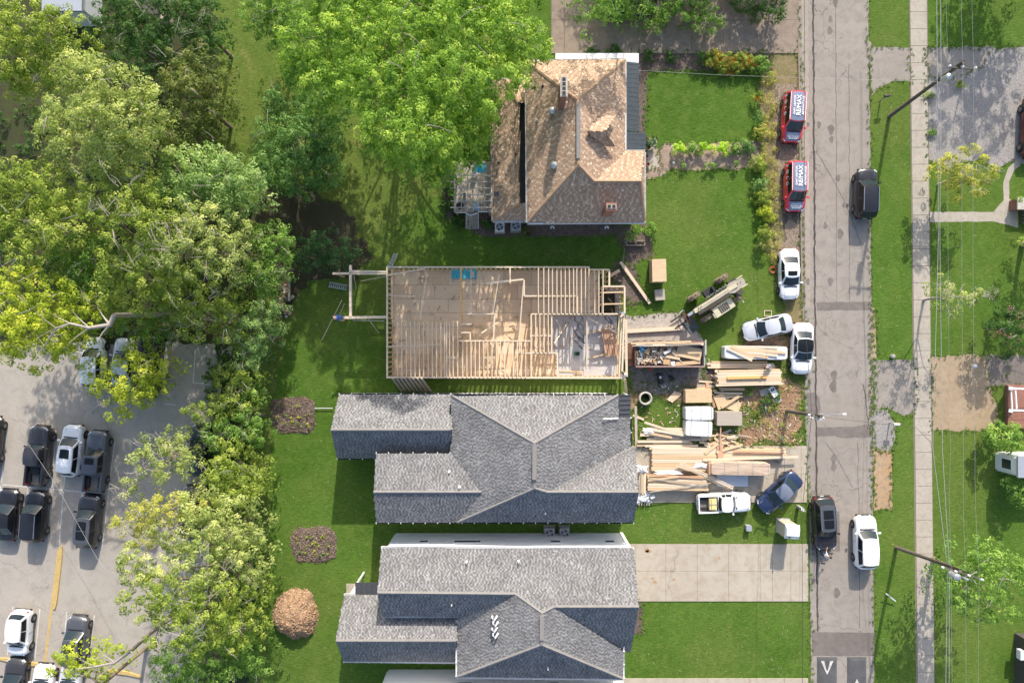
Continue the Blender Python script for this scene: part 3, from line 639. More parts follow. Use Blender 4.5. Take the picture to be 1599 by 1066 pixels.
gable(g3, (596, 855, 5.0), (590, 925, 6.6), (598, 962, 5.1), .33); gable(g3, (990, 857, 5.0), (998, 947, 7.2), (985, 1017, 4.0), -.4); gable(g3, (538, 929, 3.0), (525, 1000, 5.3), (537, 1031, 3.0), .33)
# ---- bottom house, mostly cut by the lower edge of the photo
g4 = thing('white_house', 'white sided wall of the house cut off by the bottom edge', 'house', W(790, 1110))
a, b = W(606, 1046, 0), W(967, 1046, 0); ye = b.y - 13
walls(g4, [(a.x, ye), (b.x, ye), (b.x, a.y), (a.x, a.y)], 0, 4.9, M['siding'])
sh, dk = MB(), MB()
def w2p(x, y, z): k = F / (H - z); return (800 + x * k, 533 - y * k, z)
roof_plane(sh, dk, [w2p(a.x - .3, a.y + .3, 4.9), w2p(b.x + .3, a.y + .3, 4.9), w2p(b.x + .3, a.y - 6.5, 8.4), w2p(a.x - .3, a.y - 6.5, 8.4)])
roof_plane(sh, dk, [w2p(a.x - .3, a.y - 6.5, 8.4), w2p(b.x + .3, a.y - 6.5, 8.4), w2p(b.x + .3, a.y - 13.3, 4.9), w2p(a.x - .3, a.y - 13.3, 4.9)])
fixup(sh); dk.build('roof', M['deck_g'], g4, world=True); sh.build('shingles', M['sh'], g4, world=True, tint=True, kind='stuff')
opening(g4, 3.6, a.y, 2.6, .8, .7, rad(90)); opening(g4, -4, a.y, 2.6, 1.2, .7, rad(90))

# ---- brown house
bh = thing('brown_house', 'brown shingled old house with brick chimneys beside the big tree', 'house', W(915, 220))
TA, TB = (902, 156, 8.1), (904, 257, 8.1)
PB = [
 [(822, 95, 5.2), (977, 93, 5.2), TA],
 [(822, 95, 5.2), TA, TB, (824, 347, 5.2)],
 [TA, (977, 93, 5.2), (977, 236, 5.2), (928, 283, 7.3), TB],
 [(928, 283, 7.3), (977, 236, 5.2), (1007, 236, 5.2), (1001, 283, 7.2)],
 [TB, (928, 283, 7.3), (1001, 283, 7.2), (1007, 347, 5.2), (824, 347, 5.2)],
 [(1001, 283, 7.2), (1007, 236, 5.2), (1007, 347, 5.2)],
 [(790, 124, 3.0), (822, 124, 3.0), (822, 160, 4.3), (811, 160, 4.4)],
 [(790, 124, 3.0), (811, 160, 4.4), (811, 318, 4.4), (770, 344, 2.9), (767, 180, 2.9), (768, 124, 2.9)],
 [(770, 344, 2.9), (811, 318, 4.4), (822, 318, 4.3), (824, 344, 2.9)]]
make_roof(bh, PB, 'b', rowh=.16, tabw=.21)
caps(bh, [(TA, TB), ((822, 95, 5.22), TA), ((977, 93, 5.22), TA), (TB, (824, 347, 5.22)), (TB, (928, 283, 7.32)), ((928, 283, 7.32), (1001, 283, 7.22)), ((1001, 283, 7.22), (1007, 346, 5.22)), ((790, 124, 3.02), (811, 160, 4.42)), ((811, 318, 4.42), (771, 344, 2.92))], M['cap_b'])
aa, bb = W(811, 160, 3.6), W(826, 320, 3.6); MB().box(((aa.x + bb.x) / 2, (aa.y + bb.y) / 2, 3.55), (bb.x - aa.x, aa.y - bb.y, .1)).build('shade_strip', M['mud'], bh, world=True)  # dark slab stands in for the shadow strip beside the main roof
A, B = W(903, 162, 8.12), W(904, 248, 8.12); MB().box((A + B) / 2 + Vector((0, 0, .08)), (.3, (A - B).length, .1)).build('ridge_vent', M['cap_g'], bh, world=True)
gutters(bh, [((822, 94, 5.2), (977, 92, 5.2)), ((821, 95, 5.2), (823, 347, 5.2)), ((824, 349, 5.2), (1008, 348, 5.2)), ((978, 93, 5.2), (978, 234, 5.2)), ((979, 235, 5.2), (1008, 235, 5.2)), ((1008, 237, 5.2), (1008, 347, 5.2)), ((770, 346, 2.9), (822, 346, 2.9)), ((767, 124, 2.9), (769, 345, 2.9)), ((768, 123, 2.95), (820, 123, 3.0))], M['white'], clips=False)
B1 = rectp(827, 100, 973, 331, 5.2); walls(bh, B1, 0, 5.05, M['siding']); B2 = rectp(973, 240, 1003, 331, 5.2); walls(bh, B2, 0, 5.05, M['siding']); B3 = rectp(774, 130, 824, 335, 2.9); walls(bh, B3, 0, 2.8, M['siding'])
for x in (2.8, 6.4, 9.3): opening(bh, x, B1[0][1], 2.2, 1.0, 1.3, rad(-90))
for y in (13, 17, 21): opening(bh, B1[1][0], y, 2.0, 1.0, 1.3, 0)
for y in (12, 16, 20): opening(bh, B3[0][0], y, 1.6, 1.0, 1.1, rad(180))
# porch: north strip and east metal roof
a, b = W(868, 83, 3.0), W(998, 95, 3.0); MB().box(((a.x + b.x) / 2, (a.y + b.y) / 2 - .3, 2.9), (b.x - a.x, a.y - b.y + .6, .12)).build('porch_roof', M['wrap'], bh, world=True)
for i in range(15): MB().box((a.x + .2 + (b.x - a.x - .4) * i / 14, (a.y + b.y) / 2 - .3, 2.985), (.04, a.y - b.y + .5, .05)).build('seam', M['white'], bh, world=True)
a, b = W(976, 96, 3.3), W(998, 206, 3.0); a.x = B1[1][0] + .12
def slope(name, x0, y0, x1, y1, z0, z1, mat, n):
    mb = MB(); mb.add([(x0, y1, z0), (x1, y1, z1), (x1, y0, z1), (x0, y0, z0), (x0, y1, z0 - .1), (x1, y1, z1 - .1), (x1, y0, z1 - .1), (x0, y0, z0 - .1)], [(0, 1, 2, 3), (7, 6, 5, 4), (0, 4, 5, 1), (1, 5, 6, 2), (2, 6, 7, 3), (3, 7, 4, 0)])
    o = mb.build(name, mat, bh, world=True); Mi = bh.matrix_basis.inverted()
    for i in range(n):
        y = y1 + (y0 - y1) * (i + .5) / n; s = MB(); s.add([(x0, y - .03, z0), (x1, y - .03, z1), (x1, y + .03, z1), (x0, y + .03, z0), (x0, y, z0 + .022), (x1, y, z1 + .022)], [(0, 1, 5, 4), (2, 3, 4, 5), (1, 2, 5), (3, 0, 4)])
        s.v = [tuple(Mi @ Vector(q)) for q in s.v]; s.build('seam', mat, o)
slope('porch_roof', a.x, a.y - .05, b.x, b.y, 3.5, 3.1, M['metal_teal'], 15)
c, d = W(979, 206, 3.1), W(1009, 236, 2.9); slope('porch_roof', a.x, c.y + .0 - .02, d.x, d.y, 3.45, 2.9, M['metal_teal'], 4)
for y in (a.y - .3, (a.y + b.y) / 2, b.y + .2): MB().box((b.x - .15, y, 1.5), (.16, .16, 3.0)).build('porch_post', M['white'], bh, world=True)
# dormer
D = [W(917, 205, 8.0), W(944, 205, 8.0), W(962, 227, 7.1), W(938, 228, 7.3)]
sh, dk = MB(), MB()
roof_plane(sh, dk, [(917, 205, 8.1), (944, 205, 8.0), (961, 228, 6.7), (937, 228, 6.7)], .17, .26)
roof_plane(sh, dk, [(917, 205, 8.1), (944, 205, 8.0), (962, 182, 6.6), (940, 180, 6.9)], .17, .26)
fixup(sh); dm = dk.build('dormer', M['deck_b'], bh, world=True); Mi = bh.matrix_basis.inverted(); sh.v = [tuple(Mi @ Vector(q)) for q in sh.v]; sh.build('dormer_shingles', M['shb'], dm, tint=True, kind='stuff')
# chimneys
def chimney(px, py, z0, z1, sx, sy, holes, vert):
    c = W(px, py, z1); mb = MB(); mb.box((c.x, c.y, (z0 + z1) / 2), (sx, sy, z1 - z0)); ch = mb.build('chimney', M['brick'], bh, world=True)
    Mi = bh.matrix_basis.inverted()
    cp = MB(); cp.box((c.x, c.y, z1 + .05), (sx + .12, sy + .12, .1)); cp.v = [tuple(Mi @ Vector(q)) for q in cp.v]; cp.build('cap', M['stone'] if vert else M['brick'], ch)
    for i in range(holes):
        t = (i + .5) / holes - .5; f = MB(); cc = Vector((c.x + (0 if vert else t * sx), c.y + (t * sy if vert else 0), z1 + .13))
        f.box(cc, (.34, .34, .07)); f.v = [tuple(Mi @ Vector(q)) for q in f.v]; f.build('flue', M['stone'], ch)
        f = MB(); f.box(cc + Vector((0, 0, .02)), (.25, .25, .07)); f.v = [tuple(Mi @ Vector(q)) for q in f.v]; f.build('flue_opening', M['black'], ch)
chimney(881, 136, 6, 10.2, .42, 1.35, 4, True); chimney(955, 323, 5.5, 8.2, .72, .5, 2, False)
for x, y, z in ((863, 173, 6.7), (865, 258, 6.7)):
    c = W(x, y, z + .3); mb = MB(); mb.lathe([(.18, -.6), (.18, .0), (.30, .04), (.30, .10), (.2, .2), (.02, .24)], c, 14); mb.build('turbine_vent', M['galv'], bh, world=True, smooth=True)
pipe(bh, 848, 135, 6.2, .05, .3, 'black'); pipe(bh, 839, 189, 5.9, .05, .3, 'galv'); pipe(bh, 806, 241, 4.3, .04, .2, 'black'); pipe(bh, 779, 254, 3.4, .04, .2, 'black')
c = W(776, 303, 3.2); MB().box(c + Vector((0, 0, .1)), (.42, .3, .25)).build('skylight', M['glass'], bh, world=True)
for x in (863, 948): 
    c = W(x, 354, 3.5); mb = MB(); mb.box(c, (.25, .1, .1)); mb.box(c + Vector((-.12, -.1, .02)), (.1, .14, .12)); mb.box(c + Vector((.12, -.1, .02)), (.1, .14, .12)); mb.build('floodlight', M['white'], bh, world=True)
B4 = W(868, 83)

# ---- pieces of houses at the right and upper edges
ph = thing('brick_porch', 'red brick porch with a white railing at the right edge', 'porch', W(1590, 640))
a, b = W(1573, 601, .3), W(1700, 668, .3); MB().box(((a.x + b.x) / 2, (a.y + b.y) / 2, .2), (b.x - a.x, a.y - b.y, .4)).build('porch_floor', M['brick'], ph, world=True)
for y in (606, 640): board('rail', W(1577, y, 1.6), W(1680, y + 3, 1.6), .16, .14, M['white'], ph)
for xx in (1579, 1586): board('rail', W(xx, 609, 1.6), W(xx + 2, 638, 1.6), .10, .10, M['white'], ph)
for i in range(9): board('baluster', W(1579.5, 610 + i * 3.2, .5), W(1579.5, 610 + i * 3.2, 1.5), .05, .05, M['white'], ph)
for y in (606, 641): board('post', W(1579, y, .4), W(1579, y, 1.75), .3, .3, M['white'], ph)
for i in range(3):
    c = W(1585, 652 + i * 5, 0); MB().box((c.x + 2.2, c.y, .3 - i * .1 + .02), (5.5, .3, .2)).build('step', M['brick'], ph, world=True)
wh = thing('white_house', 'corner of a white painted house with dark window at the right edge', 'house', W(1620, 735))
a, b = W(1590, 714, 2.6), W(1760, 742, 2.6); walls(wh, [(a.x, b.y), (b.x, b.y), (b.x, a.y), (a.x, a.y)], 0, 2.6, M['white']); MB().box(((a.x + b.x) / 2, (a.y + b.y) / 2, 2.72), (b.x - a.x + .3, a.y - b.y + .3, .2)).build('roof', M['galv'], wh, world=True)
opening(wh, a.x, (a.y + b.y) / 2, 1.4, .9, 1.2, rad(180)); 
bp = thing('brick_porch', 'pale stone entrance pier and dark porch steps beside the curved walk', 'porch', W(1594, 335))
a = W(1593, 318, 1.0); MB().box((a.x + .6, a.y, .5), (1.6, .9, 1.0)).build('pier', M['brick'], bp, world=True); MB().box((a.x + .6, a.y, 1.05), (1.75, 1.05, .12)).build('pier_cap', M['stone'], bp, world=True)
for i in range(4): c = W(1594, 330 + i * 6, 0); MB().box((c.x + 1.2, c.y, .25), (2.2, .26, .5)).build('step', M['asphalt_patch'], bp, world=True)
tb = thing('wall_box', 'dark shed corner with a white box at the lower right edge', 'shed', W(1600, 1035))
MB().box(W(1612, 1040, 1), (1.6, 5, 2)).build('shed_wall', M['mud'], tb, world=True); MB().box(W(1594, 1021, 1.2), (.35, .8, .5)).build('wall_cabinet', M['wrap'], tb, world=True)
hh = thing('hidden_house', 'pale roof end showing between dark trees at the upper left corner', 'house', W(90, -30))
a, b = W(70, -120, 3), W(125, 14, 3); walls(hh, [(a.x, b.y), (b.x, b.y), (b.x, a.y), (a.x, a.y)], 0, 2.8, M['siding']); MB().box(((a.x + b.x) / 2, (a.y + b.y) / 2, 2.95), (b.x - a.x + .4, a.y - b.y + .4, .22)).build('roof', M['galv'], hh, world=True)
h5 = thing('timber_shed', 'small dark shed with a grey post between trees at the top', 'shed', W(245, -5))
a, b = W(215, -60, 2.4), W(248, 20, 2.4); walls(h5, [(a.x, b.y), (b.x, b.y), (b.x, a.y), (a.x, a.y)], 0, 2.3, M['wood_grey']); MB().box(((a.x + b.x) / 2, (a.y + b.y) / 2, 2.45), (b.x - a.x + .3, a.y - b.y + .3, .16)).build('roof', M['mud'], h5, world=True); board('post', W(252, 14, 2.2), W(253, 30, 2.2), .3, .2, M['wood_grey'], h5)
# ---------------------------------------------------------------- timber frame under construction
fh = thing('framed_house', 'roofless timber frame house under construction with open joists and stud walls', 'house', W(790, 505))
ZF, ZT = .45, 3.2
def WT(x, y, z=ZT): return W(x, y, z)
def flat(p, z): return Vector((p.x, p.y, z))
# foundation and subfloor panels
a, b = W(605, 418, ZT), W(943, 590, ZT)
MB().box(((a.x + b.x) / 2, (a.y + b.y) / 2, .19), (b.x - a.x - .1, a.y - b.y - .1, .38)).build('foundation', M['conc_old'], fh, world=True)
rows = int((a.y - b.y) / 1.22) + 1
gx0 = WT(862, 0).x; gx1 = WT(830, 0).x
for j in range(rows):
    y1 = a.y - j * 1.22; y0 = max(y1 - 1.22, b.y); x = a.x - (1.22 if j % 2 else 0)
    while x < b.x:
        xa, xb = max(x, a.x), min(x + 2.44, b.x)
        yc = (y0 + y1) / 2
        if yc < WT(0, 491).y: xb = min(xb, gx0 if yc > WT(0, 551).y else WT(871, 0).x)
        if xb - xa > .15: board('floor_panel', (xa + .012, yc, ZF - .03 + RND.uniform(0, .004)), (xb - .012, yc, ZF - .03), y1 - y0 - .022, .03, M['floor'], fh)
        x += 2.44
# garage slab in four pours
ga, gb = WT(862, 491), WT(972, 590)
for i in range(2):
    for j in range(2):
        w_, h_ = (gb.x - ga.x) / 2, (ga.y - gb.y) / 2
        cx, cy = ga.x + w_ * (i + .5), gb.y + h_ * (j + .5)
        MB().box((cx, cy, .36), (w_ - .02, h_ - .02, .14)).build('slab', M['conc_gar'], fh, world=True)
# dark crawl space of the entry porch
pa, pb = WT(943, 448), WT(975, 489); MB().box(((pa.x + pb.x) / 2, (pa.y + pb.y) / 2, .03), (pb.x - pa.x, pa.y - pb.y, .02)).build('crawl_floor', M['soil'], fh, world=True)
for i in range(9):
    x = pa.x + .2 + i * .17; 
    if i < 8: MB().box((pb.x - 1.1 + i * .13, pa.y - .14, .6), (.07, .25, .4)).build('block', M['conc_gar'], fh, world=True)
for i in range(11): MB().box((pb.x - .22, pa.y - .35 - i * .17, .6), (.28, .09, .4)).build('block', M['conc_gar'], fh, world=True)
NST = [0]
def stud_wall(x0, y0, x1, y1, sp=.41, th=.14, z0=ZF, z1=ZT, mat='wood', top2=True, studs=True, bottom=True):
    A, B = W(x0, y0, z1), W(x1, y1, z1); A.z = B.z = 0
    up = lambda z: Vector((0, 0, z))
    board('top_plate', A + up(z1 - .02), B + up(z1 - .02), th, .04, M[mat], fh)
    board('top_plate', A + up(z1 - .065), B + up(z1 - .065), th, .042, M['wood'], fh)
    if bottom: board('bottom_plate', A + up(z0 + .02), B + up(z0 + .02), th, .04, M['wood'], fh)
    if not studs: return
    L = (B - A).length; n = max(1, int(L / sp)); d = (B - A).normalized()
    for i in range(n + 1):
        p = A + d * min(L - .02, max(.02, i * L / n)); NST[0] += 1
        h0, h1 = p + up(z0 + .04), p + up(z1 - .09)
        side = Vector((-d.y, d.x, 0))
        o = board('stud', h0, h1, .04, th, M['wood'], fh, roll=0) if abs(d.x) < .5 else board('stud', h0, h1, th, .04, M['wood'], fh)
PW = dict(mat='wood_pale')
for s in [(604, 417, 921, 417), (605, 418, 605, 589), (604, 589, 975, 590), (921, 421, 952, 421), (952, 421, 952, 446), (941, 447, 976, 447), (976, 448, 976, 489)]: stud_wall(*s, **PW)
for s in [(797, 418, 797, 442), (819, 437, 819, 462), (819, 462, 901, 462), (830, 490, 965, 490), (830, 490, 830, 588), (716, 532, 830, 532), (716, 532, 716, 558), (700, 526, 720, 526), (721, 506, 736, 506), (721, 519, 735, 519), (735, 519, 735, 532),
          (862, 492, 862, 552), (812, 551, 871, 551), (871, 551, 871, 588), (831, 524, 862, 524), (812, 532, 812, 551), (775, 532, 775, 558), (755, 558, 775, 558), (902, 462, 902, 488), (700, 558, 716, 558), (941, 448, 941, 489)]: stud_wall(*s, sp=.6, th=.12, **PW)
# garage door header and far post line, second inner west plate
stud_wall(975, 492, 972, 588, sp=2.4, mat='wood_pale'); board('header', W(971, 492, 2.9), W(967, 588, 2.9), .13, .3, M['wood_pale'], fh)
board('beam', W(613, 420, 3.05), W(613, 498, 3.05), .2, .2, M['wood'], fh); board('beam', W(720.5, 418, 3.27), W(720.5, 500, 3.27), .12, .28, M['lvl'], fh)
board('header', W(612, 501, 3.1), W(720, 502, 3.1), .12, .24, M['wood'], fh); board('header', W(721, 490, 3.1), W(773, 490, 3.1), .10, .2, M['wood_pale'], fh)
board('top_plate', W(762, 442, 3.15), W(818, 436, 3.15), .14, .05, M['wood_pale'], fh); board('top_plate', W(773, 490, 3.1), W(771, 532, 3.1), .12, .1, M['wood_pale'], fh)
board('header', W(736, 420, 3.1), W(736, 490, 3.1), .06, .2, M['wood_pale'], fh)
# joists
JW, JH = .075, .24
for x in (621, 628, 635, 642, 648.5, 655.5, 662, 669, 675.5, 682, 689, 695, 698, 702.5, 708, 715): board('joist', W(x, 502, 3.3), W(x + .4, 589, 3.3), JW, JH, M['wood_pale'], fh)
for x in [723 + 6.55 * i for i in range(17)]:
    if abs(x - 830) > 3: board('joist', W(x, 532, 3.3), W(x + .3, 589, 3.3), JW, JH, M['wood_pale'], fh)
for x in (841, 849.5, 857, 863, 870, 876.5, 883, 889.5, 896, 901, 908, 914.5, 920): board('joist', W(x, 418, 3.3), W(x + .2, 489, 3.3), JW, JH, M['wood_pale'], fh)
for x in (929, 935.5, 942): board('joist', W(x, 422, 3.3), W(x, 489, 3.3), JW, JH, M['wood_pale'], fh)
for x in (837, 843.5, 850, 856.5): board('joist', W(x, 491, 3.3), W(x + .2, 550, 3.3), JW, JH, M['wood_pale'], fh)
for y in (457, 475): board('porch_beam', W(938, y, 3.0), W(975, y - 1, 3.0), .12, .24, M['wood'], fh)
board('porch_beam', W(935, 428, 2.9), W(920, 428, 2.9), .1, .2, M['wood'], fh)
# diagonal braces and loose sticks lying on the plates
for x0, y0, z0, x1, y1, z1 in [(606, 430, 3.25, 664, 419, 3.25), (664, 418, 3.2, 666, 445, 2.4), (666, 436, 3.1, 656, 500, 3.25), (606, 461, 3.2, 652, 463, 2.9), (642, 490, 1.2, 720, 498, 1.6), (604, 541, 3.42, 690, 538, 3.42),
        (917, 500, 3.1, 917, 588, 3.1), (918, 496, 3.0, 965, 520, 1.0), (716, 443, 2.5, 745, 475, .5), (770, 452, 3.1, 800, 480, .5), (752, 520, 3.0, 786, 498, .6), (750, 523, 3.1, 775, 548, .6), (752, 558, 3.1, 800, 590, .6),
        (870, 500, 3.1, 890, 540, .5), (866, 536, 3.0, 886, 505, .6), (945, 572, 3.1, 918, 587, 2.9), (832, 550, 3.2, 845, 535, .6), (780, 430, 3.2, 770, 490, 3.1), (818, 440, 3.1, 811, 530, 3.1), (622, 510, 3.0, 612, 500, 3.3), (760, 580, .6, 830, 586, .6), (730, 575, .55, 790, 572, .55), (690, 430, .55, 655, 432, .55)]:
    board('brace', W(x0, y0, z0), W(x1, y1, z1), .09, .04, M['wood_pale'], fh)
# cut-in window of light: darker stairs rail under joists
# things lying in the frame
def pile(name, label, cat, px, py, boards, mats, group=None, z=0):
    t = thing(name, label, cat, W(px, py, 0), 0, group)
    for p0, p1, wd, th, mt in boards: board('board', p0, p1, wd, th, M[mt], t)
    return t
bs = []
for i in range(6):
    x = 940 + i * 3.6; bs.append((W(x, 513 + i * .4, .95), W(x + 8 + i * .3, 557 - i * .5, .95), .17, .10, 'wood_red'))
pile('lumber_stack', 'reddish boards stacked across two timbers on the garage floor', 'lumber', 950, 535, bs, None)
board('timber', W(917, 521, .62), W(962, 510, .62), .1, .18, M['wood'], label='timber bearer under the upper end of the reddish boards in the garage', cat='timber', group='bearers under the reddish garage boards')
board('timber', W(922, 559, .62), W(962, 548, .62), .1, .18, M['wood'], label='timber bearer under the lower end of the reddish boards in the garage', cat='timber', group='bearers under the reddish garage boards')
cb = MB()
for k, (cx, cy, r) in enumerate([(904, 497, .35), (907, 510, .25), (905, 522, .4), (908, 530, .3), (904, 538, .35), (950, 498, .4)]):
    c = W(cx, cy, .46); cb.tube([c + Vector((r * math.cos(t * .7 + k) * (1 + .2 * math.sin(t * 1.9)), r * 1.1 * math.sin(t * .7 + k * .6), .01 * (t % 3))) for t in range(24)], .014, 5)
cb2 = cb.build('extension_cord', M['wire_dark'], label='tangled dark cord lying in loops on the garage floor', cat='cord')
t = thing('generator', 'small green machine on the garage floor below the tangled cord', 'compressor', W(901, 552, .43)); MB().box((0, 0, .2), (.5, .32, .25)).build('tank', M['green'], t); MB().box((.05, 0, .38), (.25, .25, .14)).build('motor', M['black'], t)
t = thing('plank', 'two pale planks lying along the garage edge inside the frame', 'planks', W(892, 580, .45)); 
board('board', W(874, 579, .48), W(909, 580, .48), .14, .05, M['wood'], t); board('board', W(896, 583, .48), W(910, 583, .48), .14, .05, M['wood'], t)
def sheet(name, label, cat, px0, py0, px1, py1, z, mat, th=.02, wave=0, group=None):
    a, b = W(px0, py0, z), W(px1, py1, z); mb = MB(); n = 6; P = []; f = []
    for i in range(n + 1):
        for j in range(n + 1): P.append((a.x + (b.x - a.x) * i / n, a.y + (b.y - a.y) * j / n, z + wave * RND.random()))
    for i in range(n):
        for j in range(n): k = i * (n + 1) + j; f.append((k, k + 1, k + n + 2, k + n + 1))
    mb.add(P, f); mb.f = [q[::-1] for q in mb.f] if (Vector(P[1]) - Vector(P[0])).cross(Vector(P[n + 1]) - Vector(P[0])).z < 0 else mb.f
    o = mb.build(name, mat, label=label, cat=cat, group=group); return o
sheet('tarp', 'teal sheet on the timber frame floor left of the orange beam', 'tarp', 706, 420, 719, 435, .55, M['teal'], wave=.05, group='teal sheets on the frame floor')
sheet('tarp', 'teal sheet on the timber frame floor right of the orange beam', 'tarp', 722, 420, 745, 435, .55, M['teal'], wave=.05, group='teal sheets on the frame floor')
sheet('panel_offcut', 'small pale rectangle lying on the right teal sheet', 'offcut', 737, 424, 741, 433, .62, M['wood_pale'])
# leaning sheathing strips on the south wall
W8 = ['leftmost', 'second from the left', 'third from the left', 'fourth from the left', 'fourth from the right', 'third from the right', 'second from the right', 'rightmost']
for i in range(8):
    x = 614 + i * 6.5; A = W(x, 591.5, 3.25); B = Vector((A.x + .25 + .02 * i, A.y - 1.3, .03))
    board('leaning_board', A, B, .2, .05, M['wood_grey'], label='grey board leaning on the lower frame wall, ' + W8[i] + ' of the eight', cat='board', group='grey boards leaning on the frame wall')
# rear deck beams on posts
rf = thing('deck_frame', 'unfinished beam frame on posts behind the timber frame house', 'deck frame', W(560, 458))
for x0, y0, x1, y1, wd in [(520, 427, 604, 427, .18), (548, 414, 548, 497, .2), (522, 496, 604, 495, .22), (548, 424, 604, 425, .22)]: board('beam', W(x0, y0, 3.1), W(x1, y1, 3.1), wd, .24, M['wood_pale'], rf)
for x, y in ((549, 424), (549, 495), (524, 427), (526, 496)): c = W(x, y, 3.0); board('post', (c.x, c.y, 0), (c.x, c.y, 2.95), .14, .14, M['wood'], rf)
for x0, y0, z0, x1, y1, z1 in [(534, 469, 2.4, 503, 531, .05), (553, 430, 3.0, 557, 452, .1), (551, 500, 2.9, 600, 501, 2.9), (563, 439, 2.0, 604, 431, 3.1), (538, 474, 2.0, 528, 500, .1), (575, 497, 3, 592, 520, .1)]: board('brace', W(x0, y0, z0), W(x1, y1, z1), .06, .04, M['wood_pale'], rf)
def ladder(label, p0, p1, wd, n, mat='galv'):
    t = thing('ladder', label, 'ladder', p0); d = (p1 - p0).normalized(); s = d.cross(Vector((0, 0, 1))).normalized() * wd / 2
    for k in (-1, 1): board('rail', p0 + s * k, p1 + s * k, .05, .08, M[mat], t)
    L = (p1 - p0).length
    for i in range(n): q = p0 + d * L * (i + .5) / n; board('rung', q - s, q + s, .05, .04, M[mat], t)
ladder('pale ladder lying on the lawn behind the deck frame', W(514, 444, .25), W(542, 449, .2), .42, 9, 'galv')
ladder('steep metal ladder leaning on the top left corner of the timber frame', W(619, 396, .1), W(609, 416, 3.3), .36, 9, 'galv')
# ---------------------------------------------------------------- lumber and materials in the yard
def stack(label, px0, py0, px1, py1, z1, n, mat, rz=0, layers=2, group=None, name='lumber_stack', cat='lumber stack', z0=.05, jag=.25, cross=None):
    a, b = W(px0, py0, z1), W(px1, py1, z1); c = (a + b) / 2; L, Wd = b.x - a.x, a.y - b.y
    t = thing(name, label, cat, (c.x, c.y, 0), rz, group); bw = Wd / n; th = (z1 - z0) / layers
    for l in range(layers):
        z = z1 - th * (l + .5)
        for j in range(n):
            e0, e1 = RND.uniform(-jag, jag), RND.uniform(-jag, jag); y = -Wd / 2 + bw * (j + .5); mt = mat if isinstance(mat, str) else RND.choice(mat)
            p0 = Vector((-L / 2 + e0, y + RND.uniform(-.01, .01), z + (RND.uniform(-.02, .02) if l == 0 else 0))); p1 = Vector((L / 2 + e1, y + RND.uniform(-.02, .02), z))
            MM = t.matrix_basis; board('board', MM @ p0, MM @ p1, bw * .93, th * .95, M[mt], t)
    return t
def mess(label, px, py, lst, name='lumber_pile', cat='lumber pile', group=None):
    t = thing(name, label, cat, W(px, py, 0), 0, group)
    for x0, y0, x1, y1, z, wd, mt in lst: board('board', W(x0, y0, z), W(x1, y1, z + RND.uniform(-.06, .06)), wd, .05, M[mt], t)
    return t
def wrapped(name, label, cat, px0, py0, px1, py1, z, rz, mat, straps=(), group=None, bev=.12):
    a, b = W(px0, py0, z), W(px1, py1, z); c = (a + b) / 2; L, Wd = (b.x - a.x) / 2, (a.y - b.y) / 2; t = thing(name, label, cat, (c.x, c.y, 0), rz, group)
    mb = MB(); P = []; ring = []
    nseg = 28
    for i in range(nseg):
        A = 2 * math.pi * i / nseg; ca, sa = math.cos(A), math.sin(A); e = .22
        ring.append((L * math.copysign(abs(ca) ** e, ca), Wd * math.copysign(abs(sa) ** e, sa)))
    lv = [(1.0, .05), (1.0, z - bev), (.985, z - bev * .3), (.955, z), (.6, z + .01), (.25, z + .015)]
    for k, (s, zz) in enumerate(lv):
        for x, y in ring: P.append((x * s + RND.uniform(-.012, .012), y * s + RND.uniform(-.012, .012), zz + (RND.uniform(-.012, .012) if k > 2 else 0)))
    fs = [(k * nseg + i, k * nseg + (i + 1) % nseg, (k + 1) * nseg + (i + 1) % nseg, (k + 1) * nseg + i) for k in range(len(lv) - 1) for i in range(nseg)] + [tuple(range((len(lv) - 1) * nseg, len(lv) * nseg))]
    mb.add(P, fs); mb.build('wrap', mat, t, smooth=False)
    for s in straps:
        m2 = MB(); x = s * L; m2.box((x, 0, z + .022), (.04, Wd * 2 * .96, .012)); m2.box((x, -Wd - .012, z / 2), (.04, .012, z)); m2.box((x, Wd + .012, z / 2), (.04, .012, z)); m2.build('strap', M['strap'], t)
    for sx in (-.6, .6): MB().box((sx * L, 0, .025), (.09, Wd * 1.9, .048)).build('bearer', M['wood_grey'], t)
    return t
wrapped('wrapped_bundle', 'long lumber bundle in white wrap with loose boards on top, beside the angled silver car', 'bundle', 1132, 540, 1231, 561, 1.1, rad(-1), M['wrap'], group='wrapped lumber bundles')
mess('loose pale boards fanned out on top of the long white wrapped bundle', 1180, 550, [(1136, 543, 1175, 562, 1.22, .28, 'wood_pale'), (1142, 541, 1178, 558, 1.25, .28, 'wood'), (1140, 542, 1222, 549, 1.21, .2, 'wood_pale'), (1142, 545, 1228, 551, 1.19, .2, 'wood'), (1150, 548, 1215, 555, 1.18, .22, 'wood_pale'), (1160, 553, 1200, 558, 1.17, .2, 'wood'), (1140, 540.5, 1215, 543, 1.17, .2, 'wood_pale')])
stack('low stack of grey shaded boards between the wrapped bundle and the tall yellow stack', 1107, 564, 1206, 575, .35, 4, ['wood', 'wood_pale'], 0, 1, jag=.6)
stack('tall yellow lumber stack carrying one orange beam', 1121, 577, 1221, 602, .95, 7, ['wood', 'wood_pale', 'wood'], rad(1.2), 4, jag=.15)
board('orange_beam', W(1136, 590, 1.04), W(1198, 588.5, 1.04), .22, .14, M['lvl'], label='bright orange beam lying on the tall yellow lumber stack', cat='beam')
stack('short low stack of yellow boards under the lower edge of the tall yellow stack', 1124, 605, 1164, 610, .35, 2, ['wood_pale', 'wood'], 0, 2, jag=.1)
